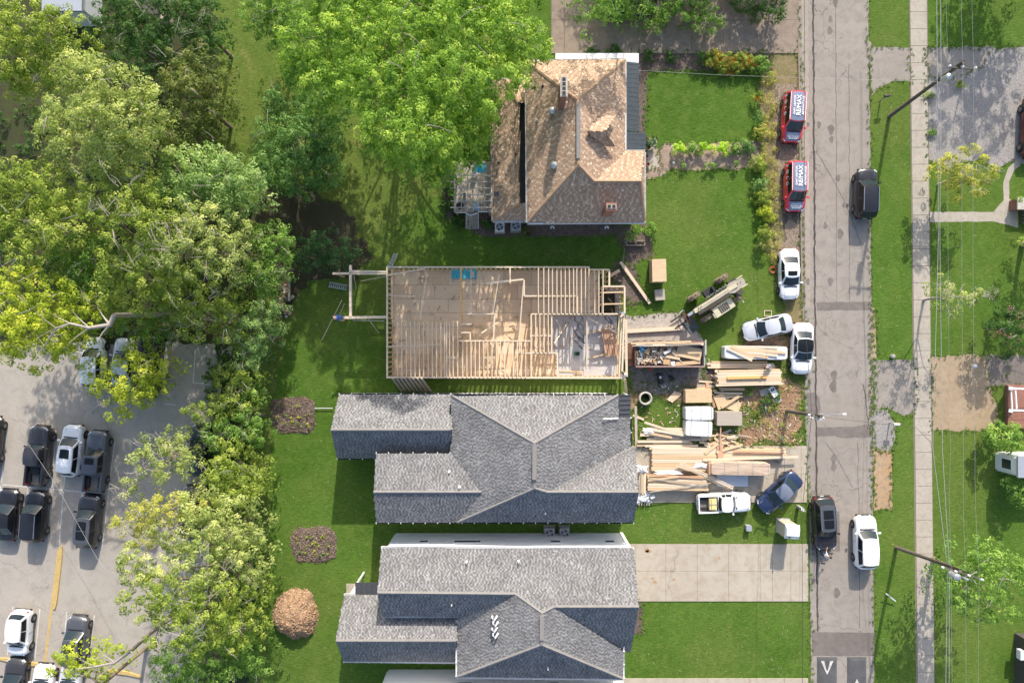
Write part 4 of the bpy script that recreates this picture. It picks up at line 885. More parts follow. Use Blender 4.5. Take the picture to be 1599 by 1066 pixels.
mess('scattered yellow offcuts and sheet scraps beside the tan panel stack', 1140, 625, [(1116, 613, 1160, 614, .25, .14, 'wood_pale'), (1120, 617, 1158, 615, .2, .14, 'wood'), (1128, 620, 1160, 619, .18, .16, 'wood_pale'), (1127, 636, 1155, 618, .34, .24, 'wood'), (1122, 616, 1130, 637, .3, .95, 'osb'), (1130, 628, 1156, 636, .12, .85, 'osb'), (1113, 620, 1116, 636, .2, .2, 'wood_red'), (1152, 616, 1154, 638, .16, .12, 'wood'), (1114, 609, 1120, 611, .2, .2, 'wood')])
stack('square stack of tan panels left of the yellow offcuts, above the white bundles', 1071, 607, 1112, 629, .95, 1, 'osb', rad(1), 9, name='panel_stack', cat='panel stack', jag=.02)
stack('grey-topped panel stack standing right of the white bundles', 1120, 642, 1159, 665, .9, 1, 'wood_grey', 0, 7, name='panel_stack', cat='panel stack', jag=.02)
wrapped('wrapped_bundle', 'upper of the two white wrapped bundles below the tan panel stack', 'bundle', 1071, 635, 1115, 656, 1.2, 0, M['wrap'], (-.55, .1, .85), 'short white wrapped bundles')
wrapped('wrapped_bundle', 'lower of the two white wrapped bundles, touching the long board pile', 'bundle', 1071, 657, 1113, 681, 1.15, rad(-3), M['wrap'], (-.6, .7), 'short white wrapped bundles')
lst = []
for i in range(17):
    y = 668 + i * 2.0; x0 = 996 + RND.uniform(-2, 26); x1 = x0 + RND.uniform(55, 100); lst.append((x0, y + RND.uniform(-1, 1), min(x1, 1108), y + RND.uniform(-1.5, 3), .3 + RND.random() * .25, .2, RND.choice(['wood', 'wood_pale', 'wood_pale', 'wood_grey'])))
lst += [(1007, 659, 1068, 679, .7, .2, 'wood_pale'), (1010, 661, 1060, 680, .66, .14, 'wood'), (1022, 671, 1068, 679, .68, .22, 'wood_pale'), (1014, 676, 1050, 683, .66, .2, 'wood'), (1000, 679, 1100, 678, .55, .2, 'wood_pale')]
mess('sprawling pile of long pale boards below the round planter', 1050, 683, lst)
lst = []
for i in range(46):
    x, y, a = RND.uniform(1100, 1150), RND.uniform(679, 702), RND.uniform(-.9, .6); L = RND.uniform(5, 22); lst.append((x - L * math.cos(a) / 2, y + L * math.sin(a) / 2, x + L * math.cos(a) / 2, y - L * math.sin(a) / 2, .2 + RND.random() * .35, RND.uniform(.1, .25), RND.choice(['wood', 'wood_pale', 'wood_pale', 'osb'])))
lst += [(1101, 708, 1122, 692, .65, .25, 'wood'), (1126, 664, 1125, 700, .75, .1, 'wood_red'), (1124, 695, 1126, 715, .6, .5, 'wood_red'), (1140, 678, 1169, 681, .3, .12, 'wood_grey'), (1119, 706, 1160, 694, .6, .2, 'wood'), (1128, 677, 1142, 671, .3, .2, 'wood_grey')]
mess('heap of short jumbled offcuts right of the long board pile', 1128, 690, lst)
stack('wide flat stack of pale boards in the middle of the yard driveway', 1019, 699, 1118, 735, .62, 12, ['wood_pale', 'wood_pale', 'wood'], rad(-.5), 2, jag=.06)
stack('flat run of pale boards between the jumbled offcuts and the white van-like bundle'.replace('white van-like', 'brown wrapped'), 1118, 701, 1226, 716, .5, 5, ['wood_pale', 'wood'], rad(.3), 2, jag=.3)
board('long_board', W(1098, 718, .7), W(1247, 713, .62), .2, .06, M['wood_pale'], label='very long pale board reaching furthest right over the stacks', cat='board')
board('brown_board', W(1146, 705, .66), W(1224, 707, .6), .13, .08, M['wood_red'], label='narrow brown board lying on the flat run of pale boards', cat='board')
wrapped('wrapped_bundle', 'tall brown striped lumber bundle above the pale blue sheet', 'bundle', 1111, 722, 1204, 742, 1.35, rad(-1), M['wood_pale_f'] if 'wood_pale_f' in M else M.setdefault('bundle_face', surf('bundle_face', (.60, .46, .34), (.66, .52, .40), (.42, .30, .22), .6, 1.2, 10, amt=.35, kind='obj', stretch=(.25, 3.4, 1))), (-.55, -.1, .4), 'wrapped lumber bundles', bev=.07)
c = W(1107, 730, .6); MB().box((c.x, c.y, .6), (.3, 1.0, 1.15)).build('bundle_end', M['wood_red'], label='dark red end block against the left end of the brown bundle', cat='block')
stack('pale blue insulation sheets lying beneath the brown bundle', 1120, 745, 1169, 760, .25, 1, 'bluefoam', 0, 3, name='foam_sheets', cat='insulation', jag=.02) if 'bluefoam' in M else None
M['bluefoam'] = plain('pale_blue_foam', (.48, .54, .62), .6, var=.06)
stack('pale blue insulation sheets lying beneath the brown bundle', 1120, 740, 1169, 760, .25, 1, 'bluefoam', 0, 3, name='foam_sheets', cat='insulation', jag=.02)
stack('lumber stack above the white pickup truck with boards crossing it', 1014, 744, 1106, 766, .8, 6, ['wood', 'wood_pale'], rad(-.6), 3, jag=.12)
mess('thin boards crossing diagonally from the flat stack to the blue sheet', 1100, 742, [(1062, 723, 1145, 763, .92, .13, 'wood_pale'), (1060, 725, 1140, 764, .9, .1, 'wood'), (1066, 722, 1146, 760, .96, .1, 'wood_pale'), (1056, 727, 1110, 745, .88, .1, 'wood_pale')])
mess('crossing weathered sticks on the stack above the white pickup truck', 1060, 758, [(1012, 747, 1106, 757, .92, .1, 'wood_grey'), (1016, 768, 1110, 754, .94, .08, 'wood_grey'), (1014, 741, 1100, 746, .9, .16, 'wood_red'), (1012, 750, 1060, 744, .9, .14, 'wood')])
mess('upright row of pale boards along the end wall of the middle grey house', 1004, 752, [(999, 728, 1000, 774, .4, .12, 'wood_pale'), (1002, 732, 1002, 770, .5, .16, 'wood_grey'), (1005, 734, 1004, 772, .45, .2, 'wood'), (1008, 736, 1007, 770, .5, .18, 'wood_pale')])
def crumple(name, label, cat, px, py, z, rx, ry, h, mat, seed=0, sub=14, group=None, rough=.5):
    mb = MB(); c = W(px, py, z); P = []; f = []
    for i in range(sub + 1):
        for j in range(sub + 1):
            u, v = i / sub * 2 - 1, j / sub * 2 - 1; q = Vector((u * 2, v * 2, seed)); r = max(abs(u), abs(v))
            k = 1 + rough * noise.noise(q * .9 + Vector((9, 0, 0)))
            P.append((c.x + u * rx * k, c.y + v * ry * k, c.z + h * max(0, (1 - r ** 2)) * (.45 + .9 * abs(noise.noise(q * 1.4))) + .02))
    for i in range(sub):
        for j in range(sub): a = i * (sub + 1) + j; f.append((a, a + sub + 1, a + sub + 2, a + 1))
    mb.add(P, f); return mb.build(name, mat, label=label, cat=cat, group=group)
crumple('plastic_sheet', 'white plastic sheet crumpled over the upright boards by the grey house wall', 'plastic sheet', 1003, 732, .5, .5, .3, .3, M['wrap'], 1)
crumple('plastic_sheet', 'clear grey plastic sheet bunched along the lower edge of the flat stack', 'plastic sheet', 1045, 738, .6, 1.2, .18, .15, M['wrap'], 2)
crumple('plastic_sheet', 'clear plastic scrap on the flat stack near the brown bundle', 'plastic sheet', 1095, 727, .66, .6, .2, .1, M['wrap'], 5)
crumple('plastic_sheet', 'grey plastic bunched at the upper left of the long board pile', 'plastic sheet', 1014, 673, .55, .5, .28, .2, M['wrap'], 9)
crumple('trash_heap', 'white trash heap at the lower corner of the driveway by the grey house wall', 'trash', 1005, 775, .05, .75, .6, .6, M['wrap'], 3)
mess('dark slatted scrap under the white trash heap', 1007, 784, [(1000 + i * 4, 779, 998 + i * 4, 789, .2, .08, 'wood_grey') for i in range(5)])
MB().box(W(1019, 775, .2), (.4, .25, .4), .5).build('white_carton', M['wrap'], label='small white carton beside the trash heap', cat='carton')
stack('stack of tan panels standing on the lawn above the small grey panels', 1019, 403, 1041, 441, 1.4, 1, 'wood', rad(2), 8, name='panel_stack', cat='panel stack', jag=.02)
stack('small grey panel stack on the lawn below the tall tan panels', 1024, 451, 1039, 469, .6, 1, 'wood_grey', rad(5), 5, name='panel_stack', cat='panel stack', jag=.02)
mess('long pale beam lying diagonally on the lawn near the panel stacks', 992, 442, [(969, 409, 1015, 474, .3, .2, 'wood_pale'), (971, 408, 1017, 473, .3, .08, 'wood')], 'beam', 'beam')
board('plank', W(953, 431, .4), W(968, 422, .3), .28, .06, M['wood'], label='short plank lying against the top right corner of the timber frame', cat='plank')
board('beam', W(978, 517, .2), W(1068, 512, .2), .35, .2, M['wood_pale'], label='single thick beam lying across the pale gravel pad', cat='beam')
mess('loose boards lying along the upper rim of the dumpster', 1045, 537, [(986, 536, 1080, 533, 1.9, .16, 'wood'), (994, 539, 1099, 537, 1.9, .2, 'wood_pale'), (988, 540, 1020, 537, 1.92, .1, 'wood_grey'), (1040, 536, 1096, 536.5, 1.95, .1, 'wood')])
mess('fan of three pale boards below the muddy pad', 1054, 617, [(1044, 625, 1056, 612, .15, .3, 'wood_pale'), (1048, 627, 1061, 613, .17, .3, 'wood'), (1052, 624, 1064, 614, .15, .25, 'wood_pale')])
mess('short scrap boards between the muddy pad and the tan panel stack', 1105, 598, [(1092, 595, 1118, 597, .2, .16, 'wood_pale'), (1088, 602, 1116, 603, .15, .3, 'wood_grey'), (1086, 607, 1110, 605, .15, .2, 'wood'), (1105, 597, 1106, 606, .25, .3, 'wood_red')])
mess('low boards lying on grass right of the dumpster', 1112, 569, [(1103, 568, 1130, 567, .15, .14, 'wood_pale'), (1104, 571, 1128, 571, .15, .2, 'wood'), (1119, 576, 1118, 592, .2, .14, 'wood_pale')])
board('curved_board', W(989, 648, .1), W(1006, 655, .1), .2, .04, M['wood_pale'], label='bent pale board on the small lawn beside the grey house', cat='board')
board('leaning_plank', W(976, 592, 1.8), W(979, 614, .1), .22, .05, M['wood'], label='plank leaning down from the bottom right corner of the timber frame', cat='plank')
board('wall_plate_board', W(978, 498, 1.4), W(979, 588, 1.4), .2, .06, M['wood_pale'], label='long board standing on edge along the right side of the timber frame', cat='board')
# ---------------------------------------------------------------- vehicles (front = +X, origin on the ground)
def paint(name, col, metal=.0, rough=.3): return plain(name, col, rough, metal, .6 if max(col) < .3 else .8)
M['c_white'] = paint('car_white', (.78, .78, .78)); M['c_silver'] = paint('car_silver', (.60, .61, .63), .25, .35); M['c_black'] = paint('car_black', (.012, .012, .014)); M['c_char'] = paint('car_charcoal', (.042, .04, .043), .1)
M['c_grey'] = paint('car_grey', (.10, .105, .115), .3); M['c_red'] = paint('car_red', (.62, .025, .05)); M['c_blue'] = paint('car_blue', (.03, .05, .11), .3); M['c_roofsheen'] = paint('car_roof_sheen', (.20, .225, .28), .3); M['c_maroon'] = paint('car_maroon', (.10, .012, .015))  # blue sedan's roof tone is a reflection put into the paint colour
M['c_brown'] = paint('car_brown_black', (.028, .023, .024), .2); M['c_bluegrey'] = plain('blue_grey_panel', (.185, .215, .30), .35, .1, .6)
M['lamp'] = plain('headlamp', (.75, .78, .8), .12, .2, 1); M['tail'] = plain('tail_lamp', (.45, .01, .01), .2, 0, 1); M['wsglass'] = plain('windscreen_glass', (.02, .032, .038), .12, .0, 0, .35); M['sideglass'] = plain('side_glass', (.012, .014, .016), .15, spec=.3)
M['tyre'] = plain('tyre', (.022, .022, .022), .9); M['rim'] = plain('rim', (.42, .43, .44), .3, .7); M['chrome'] = plain('chrome', (.7, .7, .72), .15, .9); M['bedliner'] = plain('bed_liner', (.03, .03, .032), .9, var=.3); M['beddust'] = plain('dusty_bed', (.20, .19, .175), .9, var=.4)
KIND = {
 # L, W, H, sections: body top line [(x,z)], ws base x, roof front, roof rear, rear glass base x, beltz
 'sedan': dict(L=4.65, W=1.82, H=1.45, line=[(-2.32, .70), (-2.2, .93), (-1.6, 1.02), (-1.2, 1.0), (.75, .96), (1.2, .93), (1.9, .84), (2.2, .70), (2.32, .52)], ws=1.05, rf=.35, rr=-.85, rg=-1.62, belt=.98),
 'suv': dict(L=4.75, W=1.90, H=1.70, line=[(-2.37, .80), (-2.3, 1.05), (-2.1, 1.12), (-1.2, 1.10), (.9, 1.08), (1.4, 1.06), (2.0, .98), (2.26, .82), (2.37, .6)], ws=1.15, rf=.52, rr=-1.82, rg=-2.2, belt=1.1),
 'van': dict(L=4.42, W=1.80, H=1.84, line=[(-2.2, .95), (-2.17, 1.15), (-2.0, 1.18), (-1.0, 1.16), (.9, 1.12), (1.3, 1.08), (1.85, .98), (2.12, .80), (2.2, .55)], ws=1.25, rf=.62, rr=-2.02, rg=-2.16, belt=1.14),
 'pickup': dict(L=5.5, W=1.98, H=1.82, line=[(-2.75, 1.12), (-2.7, 1.18), (-1.2, 1.18), (-1.0, 1.18), (.9, 1.14), (1.4, 1.16), (2.4, 1.10), (2.68, .95), (2.75, .6)], ws=1.15, rf=.65, rr=-.72, rg=-.92, belt=1.16),
}
def car_meshes(kind, pk=None):
    K = dict(KIND[kind]); K.update(pk or {})
    L, Wd, Hh = K['L'], K['W'], K['H']; line = K['line']; out = {}
    def ztop(x):
        for (a, za), (b, zb) in zip(line, line[1:]):
            if a <= x <= b: return za + (zb - za) * (x - a) / (b - a)
        return line[0][1] if x < line[0][0] else line[-1][1]
    def hw(x):
        t = abs(x) / (L / 2); e = 1 - .42 * max(0, (t - .70) / .30) ** 2.4 if x > 0 else 1 - .32 * max(0, (t - .76) / .24) ** 2.6
        return Wd / 2 * e * (1 - .03 * t * t)
    # body loft
    bed = kind == 'pickup'
    xs = [-L / 2, -L / 2 + .04, -L / 2 + .12, -L / 2 + .22, -L / 2 + .36, -1.6, -1.2, -.9, -.4, .2, .7, 1.0, 1.3, 1.6, 1.9, L / 2 - .42, L / 2 - .28, L / 2 - .16, L / 2 - .07, L / 2 - .02, L / 2]
    xs = sorted(set(round(x, 3) for x in xs))
    P = []; n = 0
    for x in xs:
        w_, zt = hw(x), ztop(x); zb = .22 if abs(x) < L / 2 - .2 else .32
        end = abs(x) > L / 2 - .08; k = .93 if end else 1
        prof = [(0, zb), (w_ * .8, zb), (w_ * .97 * k, zb + .1), (w_ * k, zb + .25), (w_ * .995 * k, (zb + zt) / 2 + .06), (w_ * .965 * k, zt - .12), (w_ * .90 * k, zt - .03), (w_ * .72 * k, zt + .0), (w_ * .68 * k, zt + .012), (0, zt + .035)]
        ring = [(y, z) for y, z in prof] + [(-y, z) for y, z in prof[-2:0:-1]]
        n = len(ring); P += [(x, y, z) for y, z in ring]
    fs = []
    for i in range(len(xs) - 1):
        for j in range(n):
            if bed and xs[i + 1] <= K['rg'] - .05 and j in (7, 8, 9, 10): continue
            fs.append((i * n + j, (i + 1) * n + j, (i + 1) * n + (j + 1) % n, i * n + (j + 1) % n))
    fs += [tuple(range(n)), tuple((len(xs) - 1) * n + j for j in range(n - 1, -1, -1))]
    b = MB(); b.add(P, fs); out['body'] = b
    # cabin shell
    ws, rf, rr, rg, bz = K['ws'], K['rf'], K['rr'], K['rg'], K['belt'] - .03
    bw = Wd / 2 * .89; tw = Wd / 2 * .70; zt = Hh; rb = .02
    nu = 8
    def front(u, v):   # u -1..1 across, v 0 base 1 top
        y = (bw * (1 - v) + tw * v) * u * .985; x = ws + (rf - ws) * v - .16 * (u * u) * (1 - .3 * v); z = bz + (zt - .04 - bz) * v + .02 * v * (1 - u * u); return Vector((x, y, z))
    def rear(u, v):
        y = (bw * (1 - v) + tw * v) * u * .985; x = rg + (rr - rg) * v + .12 * (u * u) * (1 - .3 * v); z = bz + (zt - .05 - bz) * v + .02 * v * (1 - u * u); return Vector((x, y, z))
    def side(s, u, v):  # u 0 rear 1 front
        A, B = rear(s, v), front(s, v); q = A.lerp(B, u); q.y += s * .05 * math.sin(math.pi * u); q.z += .045 * math.sin(math.pi * u) * v; return q
    def roof(u, v):     # u along 0..1 rear->front , v -1..1
        A, B = rear(v, 1), front(v, 1); q = A.lerp(B, u); q.y += v * .05 * math.sin(math.pi * u); q.z += .045 * math.sin(math.pi * u) + .03 * (1 - v * v) * math.sin(math.pi * max(.0, min(1, u))) ** .5; return q
    def grid(mb, fn, u0, u1, v0, v1, nu, nv, off=0, flip=False):
        P = [fn(u0 + (u1 - u0) * i / nu, v0 + (v1 - v0) * j / nv) for j in range(nv + 1) for i in range(nu + 1)]
        cen = Vector((0, 0, .9)); fs = [(j * (nu + 1) + i, j * (nu + 1) + i + 1, (j + 1) * (nu + 1) + i + 1, (j + 1) * (nu + 1) + i) for j in range(nv) for i in range(nu)]
        a, bb, c = P[0], P[nu], P[-1]; nn = (bb - a).cross(c - a).normalized(); mid = sum(P, Vector()) / len(P)
        if nn.dot(mid - cen) < 0: fs = [f[::-1] for f in fs]; nn = -nn
        mb.add([p + nn * off for p in P], fs)
    cab = MB(); grid(cab, front, -1, 1, 0, 1, nu, 3); grid(cab, rear, -1, 1, 0, 1, nu, 3); grid(cab, lambda u, v: side(1, u, v), 0, 1, 0, 1, nu, 3); grid(cab, lambda u, v: side(-1, u, v), 0, 1, 0, 1, nu, 3)
    out['cabin'] = cab
    rfm = MB(); grid(rfm, roof, 0, 1, -1, 1, nu, nu, .003); out['roof_panel'] = rfm
    g = MB(); grid(g, front, -.90, .90, .05, .93, nu, 3, .014); out['windshield'] = g
    g = MB(); grid(g, rear, -.86, .86, .12, .9, nu, 3, .014); out['rear_window'] = g
    for s, nm in ((1, 'L'), (-1, 'R')):
        for k, (u0, u1) in enumerate(((.06, .50), (.53, .93)) if kind != 'pickup' else ((.08, .38), (.42, .9))):
            g = MB(); grid(g, lambda u, v: side(s, u, v), u0, u1, .14, .86, 4, 2, .012); out['side_window' + nm + str(k)] = g
    out['_fn'] = (roof, grid, hw, ztop, K)
    return out
def text_mesh(txt, size, mat, parent, loc, rot, name='lettering', bold=.006):
    cu = bpy.data.curves.new(name, 'FONT'); cu.body = txt; cu.size = size; cu.align_x = 'CENTER'; cu.align_y = 'CENTER'; cu.extrude = .002; cu.offset = bold; cu.resolution_u = 2
    o = bpy.data.objects.new('tmp_text', cu); COL.objects.link(o); bpy.context.view_layer.update()
    me = bpy.data.meshes.new_from_object(o.evaluated_get(bpy.context.evaluated_depsgraph_get())); bpy.data.objects.remove(o); me.name = name
    me.materials.clear(); me.materials.append(mat)
    q = bpy.data.objects.new(name, me); COL.objects.link(q); q.parent = parent; q.matrix_basis = Matrix.Translation(loc) @ rot.to_4x4(); return q
_cm = {}; _wm = {}
def wheel_mesh():
    if 'w' in _wm: return _wm['w'], _wm['r']
    Y = Matrix.Rotation(math.pi / 2, 3, 'X')
    t = MB(); t.lathe([(.20, -.10), (.31, -.105), (.34, -.07), (.34, .07), (.31, .105), (.20, .10)], (0, 0, 0), 20, M=Y); r = MB(); r.lathe([(.05, -.095), (.20, -.09), (.215, -.105), (.215, .105), (.20, .09), (.05, .095)], (0, 0, 0), 14, M=Y)
    for k in range(5):
        a = k * 2 * math.pi / 5; 
        for s in (-1, 1): r.box(Vector((.12 * math.cos(a), s * .10, .12 * math.sin(a))), (.2, .012, .045), M=Matrix.Rotation(-a, 3, 'Y'))
    _wm['w'] = t.mesh('tyre', M['tyre'], True); _wm['r'] = r.mesh('rim', M['rim']); return _wm['w'], _wm['r']
def car(name, label, cat, kind, px, py, hd, col, roofcol=None, group=None, scale=1, sunroof=0, rails=False, wscale=1, rglass=True, pk=None, glassroof=False, z=.012, wm=1.0, extra=None):
    key = (kind, str(pk))
    if key not in _cm: _cm[key] = car_meshes(kind, pk)
    parts = _cm[key]; roof, grid, hw, ztop, K = parts['_fn']
    t = thing(name, label, cat, W(px, py, .8) * 1.0, rad(hd), group); loc = W(px, py, .8); t.matrix_basis = Matrix.Translation((loc.x, loc.y, z)) @ Matrix.Rotation(rad(hd), 4, 'Z')
    cm, rm = M[col], M[roofcol or col]
    def mk(nm, src, mat, sm=True, parent=None):
        k2 = (key, nm, mat.name)
        if k2 not in _cm: _cm[k2] = src.mesh(nm, mat, sm)
        o = bpy.data.objects.new(nm, _cm[k2]); COL.objects.link(o); o.parent = parent or t; return o
    body = mk('body', parts['body'], cm); mk('cabin', parts['cabin'], cm); mk('roof_panel', parts['roof_panel'], rm if not glassroof else M['sideglass'])
    mk('windshield', parts['windshield'], M['wsglass']); mk('rear_window', parts['rear_window'], M['wsglass'])
    for k, v in parts.items():
        if isinstance(k, str) and k.startswith('side_window'): 
            k2 = (key, k, 'side')
            if k2 not in _cm: _cm[k2] = v.mesh('side_window', M['sideglass'], True)
            o = bpy.data.objects.new('side_window', _cm[k2]); COL.objects.link(o); o.parent = t
    tm, rmh = wheel_mesh(); L, Wd = K['L'], K['W']
    for sx in (L * .315, -L * .30):
        for sy in (-1, 1):
            w = bpy.data.objects.new('wheel', tm); COL.objects.link(w); w.parent = t; w.location = (sx, sy * (Wd / 2 - .085) * wm, .34 * wscale); w.scale = (wscale,) * 3
            r = bpy.data.objects.new('rim', rmh); COL.objects.link(r); r.parent = w
            a = MB(); A = Matrix.Rotation(math.pi / 2, 3, 'X'); a.lathe([(.38 * wscale, -.02), (.40 * wscale, 0), (.38 * wscale, .02)], (sx, sy * (hw(sx) - .012), .36 * wscale), 16, M=A); k3 = (key, 'arch', sx, sy)
            if k3 not in _cm: _cm[k3] = a.mesh('wheel_arch', M['black'])
            o = bpy.data.objects.new('wheel_arch', _cm[k3]); COL.objects.link(o); o.parent = t
    def bx(nm, items, mat, rz=0):
        k2 = (key, nm, mat.name, str(items))
        if k2 not in _cm:
            mb = MB()
            for c, d, *r in items: mb.box(c, d, r[0] if r else 0)
            _cm[k2] = mb.mesh(nm, mat)
        o = bpy.data.objects.new(nm, _cm[k2]); COL.objects.link(o); o.parent = t; return o
    zf = ztop(L / 2 - .15); zr = ztop(-L / 2 + .1)
    for s in (-1, 1):
        bx('headlight', [((L / 2 - .27, s * Wd * .345, zf - .055), (.30, .20, .13), -s * .75)], M['lamp'])
        bx('tail_light', [((-L / 2 + .14, s * Wd * .345, zr - .17), (.14, .22, .2), s * .75)], M['tail'])
        bx('mirror', [((K['ws'] - .28, s * (Wd / 2 + .07), K['belt'] + .02), (.14, .22, .13), -s * .2)], cm)
        bx('door_seam', [((K['ws'] - 1.05, s * (hw(0) + .001), .65), (.012, .012, .7))], M['black'])
    bx('bumper', [((L / 2 - .06, 0, .45), (.14, Wd * .72, .16)), ], M['rubber']); bx('bumper', [((-L / 2 + .05, 0, .45), (.14, Wd * .8, .14))], M['rubber'])
    bx('grille', [((L / 2 - .015, 0, zf - .16), (.06, Wd * .36, .12))], M['black']); bx('number_plate', [((-L / 2 - .02, 0, .62), (.02, .32, .14))], M['wrap'])
    # hood seam and wiper cowl
    cw = K['ws']; bx('cowl', [((cw + .04, 0, K['belt'] + .0), (.10, Wd * .66, .03))], M['black'])
    for s in (-1, 1): bx('hood_crease', [(((cw + L / 2) / 2 - .05, s * Wd * .30, ztop((cw + L / 2) / 2) + .012), (L / 2 - cw - .45, .012, .03), -s * .05)], M['chrome'] if col in ('c_black', 'c_char', 'c_brown') else M['grey'])
    if rails:
        for s in (-1, 1): bx('roof_rail', [(((K['rf'] + K['rr']) / 2, s * Wd * .345, K['H'] + .035), (K['rf'] - K['rr'] - .35, .035, .05))], M['chrome'])
    if sunroof:
        ln = K['rf'] - K['rr']
        for i in range(sunroof):
            g = MB(); u1 = .88 - .36 * i; grid(g, roof, u1 - (.33 if sunroof > 1 else .34), u1, -.62, .62, 5, 5, .010); _cm[(key, 'sunroof', i, sunroof)] = _cm.get((key, 'sunroof', i, sunroof)) or g.mesh('sunroof', M['sideglass'], True); o = bpy.data.objects.new('sunroof', _cm[(key, 'sunroof', i, sunroof)]); COL.objects.link(o); o.parent = t
    if kind == 'pickup':
        x0, x1 = -L / 2 + .12, K['rg'] - .12; b = MB(); bw = Wd / 2 * .78; zb = .72
        b.box(((x0 + x1) / 2, 0, zb), (x1 - x0, bw * 2, .04)); o = mk('bed_floor', b, M['beddust'], False)
        for s in (-1, 1): bx('bed_wall', [(((x0 + x1) / 2, s * (bw - .03), .96), (x1 - x0 + .1, .07, .46)), ((-1.85, s * (bw - .2), .82), (.9, .26, .2))], M['bedliner']); bx('bed_rail', [(((x0 + x1) / 2, s * (Wd / 2 * .83), 1.185), (x1 - x0 + .2, .15, .05))], cm)
        bx('bed_wall', [((x1 + .05, 0, .96), (.07, bw * 2, .46))], M['bedliner']); bx('tailgate', [((x0 - .03, 0, .98), (.10, bw * 2 + .1, .46))], cm)
    return t
P_ = 'cars parked along the street'; Q_ = 'cars in the parking lot'
vans = []
for i, (px, py, hd, lab) in enumerate([(1238.5, 184, -93.5, 'upper red van with blue-grey lettered roof, nearer the flower bed corner'), (1242, 292, -90.5, 'lower red van with blue-grey lettered roof, next above the white sunroof sedan')]):
    v = car('parked_van', lab, 'van', 'van', px, py, hd, 'c_red', 'c_red', group='red lettered vans', wm=1.0)
    parts = _cm[('van', 'None')]; roof, grid, hw, ztop, K = parts['_fn']
    g = MB(); grid(g, roof, .04, .985, -.86, .86, 8, 8, .012); g.build('roof_wrap', M['c_bluegrey'], v, smooth=True)
    g = MB(); P = []; n = 6
    for a in range(n + 1):
        for b in range(n + 1):
            x = 1.34 + (2.06 - 1.34) * a / n; y = (b / n - .5) * (1.26 - .16 * a / n); P.append((x, y, ztop(x) + .045 - .02 * abs(b / n - .5)))
    g.add(P, [(a * (n + 1) + b, (a + 1) * (n + 1) + b, (a + 1) * (n + 1) + b + 1, a * (n + 1) + b + 1) for a in range(n) for b in range(n)]); g.build('hood_wrap', M['c_bluegrey'], v, smooth=True)
    T = Matrix(((-1, 0, 0), (0, -1, 0), (0, 0, 1)))   # roof text reads with its baseline along the van, top towards the street
    zt = K['H'] + .085
    text_mesh('RE/MAX', .50, M['white'], v, (-.72, .03, zt), T, bold=.016); text_mesh('GARY ASHTON', .235, M['white'], v, (-.72, -.34, zt), T, bold=.010); text_mesh('ADVANTAGE', .27, M['white'], v, (-.72, .41, zt), T, bold=.010)
    Hd = Matrix(((0, -1, 0), (1, 0, 0), (0, 0, 1))); Hd = Matrix.Rotation(rad(7), 3, 'Y') @ Hd
    text_mesh('RE/MAX', .27, M['white'], v, (1.72, 0, 1.075), Hd, bold=.010); text_mesh('GARY ASHTON', .12, M['white'], v, (1.53, 0, 1.10), Hd, bold=.004); text_mesh('ADVANTAGE', .13, M['white'], v, (1.89, 0, 1.05), Hd, bold=.004)
    Sd = Matrix(((1, 0, 0), (0, .25, -.968), (0, .968, .25)))
    for k, ch in enumerate('SOLD'): text_mesh(ch, .42, M['white'], v, (-1.75 + k * .52, -K['W'] / 2 * .965 + .02, 1.16), Sd, bold=.012)
    for s in (-1, 1): MB().box((-.7, s * .66, K['H'] + .0), (2.4, .05, .03)).build('roof_stripe', M['white'], v)
car('parked_car', 'silvery white sedan with a dark sunroof facing down the street beside dry grass', 'car', 'sedan', 1233.5, 428, -89, 'c_white', group=P_, sunroof=1, pk=dict(L=4.4, W=1.76))
car('parked_car', 'silver sedan parked at an angle on the front lawn by the road', 'car', 'sedan', 1199, 511, 193, 'c_silver', group=P_, pk=dict(L=4.3, W=1.76))
car('parked_car', 'white sedan with a black roof at the road edge below the angled silver sedan', 'car', 'sedan', 1253.5, 544, -92, 'c_white', 'c_black', group=P_, glassroof=True, pk=dict(L=4.5, W=1.86))
car('parked_car', 'black SUV facing up the street at the right kerb near the first utility pole', 'suv', 'suv', 1353, 302, 88.5, 'c_black', group=P_, rails=True, pk=dict(L=4.35, W=1.84))
car('parked_car', 'dark SUV with double sunroof in the street beside the photographer', 'suv', 'suv', 1288, 817, -86, 'c_brown', 'c_grey', group=P_, sunroof=2, rails=True, pk=dict(L=4.7, W=1.9))
car('parked_car', 'white SUV in the street opposite the slab driveway', 'suv', 'suv', 1352.5, 846, 91, 'c_white', group=P_, pk=dict(L=4.7, W=1.92))
car('parked_car', 'dark blue sedan with pale sky-reflecting roof parked askew at the driveway end', 'car', 'sedan', 1218, 769, 222, 'c_blue', 'c_roofsheen', group=P_, pk=dict(L=4.35, W=1.78))
pk1 = car('pickup_truck', 'white pickup truck with yellow box in its bed below the lumber stacks', 'pickup truck', 'pickup', 1131, 784.5, 2, 'c_white', pk=dict(L=4.75, W=1.72, line=[(-2.37, 1.05), (-2.3, 1.08), (-1.2, 1.08), (-1.0, 1.08), (.7, 1.04), (1.1, 1.06), (2.1, 1.0), (2.3, .85), (2.37, .6)], ws=.95, rf=.55, rr=-.45, rg=-.6, belt=1.06, H=1.65))
wb = pk1.matrix_basis
t = thing('crate', 'yellow box strapped in the bed of the white pickup truck', 'box', wb @ Vector((-1.1, 0, .75)), rad(2)); MB().box((0, 0, .27), (.62, .95, .52)).build('box_body', M['ivory2'] if 'ivory2' in M else M.setdefault('ivory2', plain('yellow_box', (.72, .58, .24), .6, var=.1)), t); MB().box((0, 0, .55), (.66, .05, .02)).build('strap', M['strap'], t); MB().box((-.16, 0, .55), (.05, .97, .02)).build('strap', M['strap'], t)
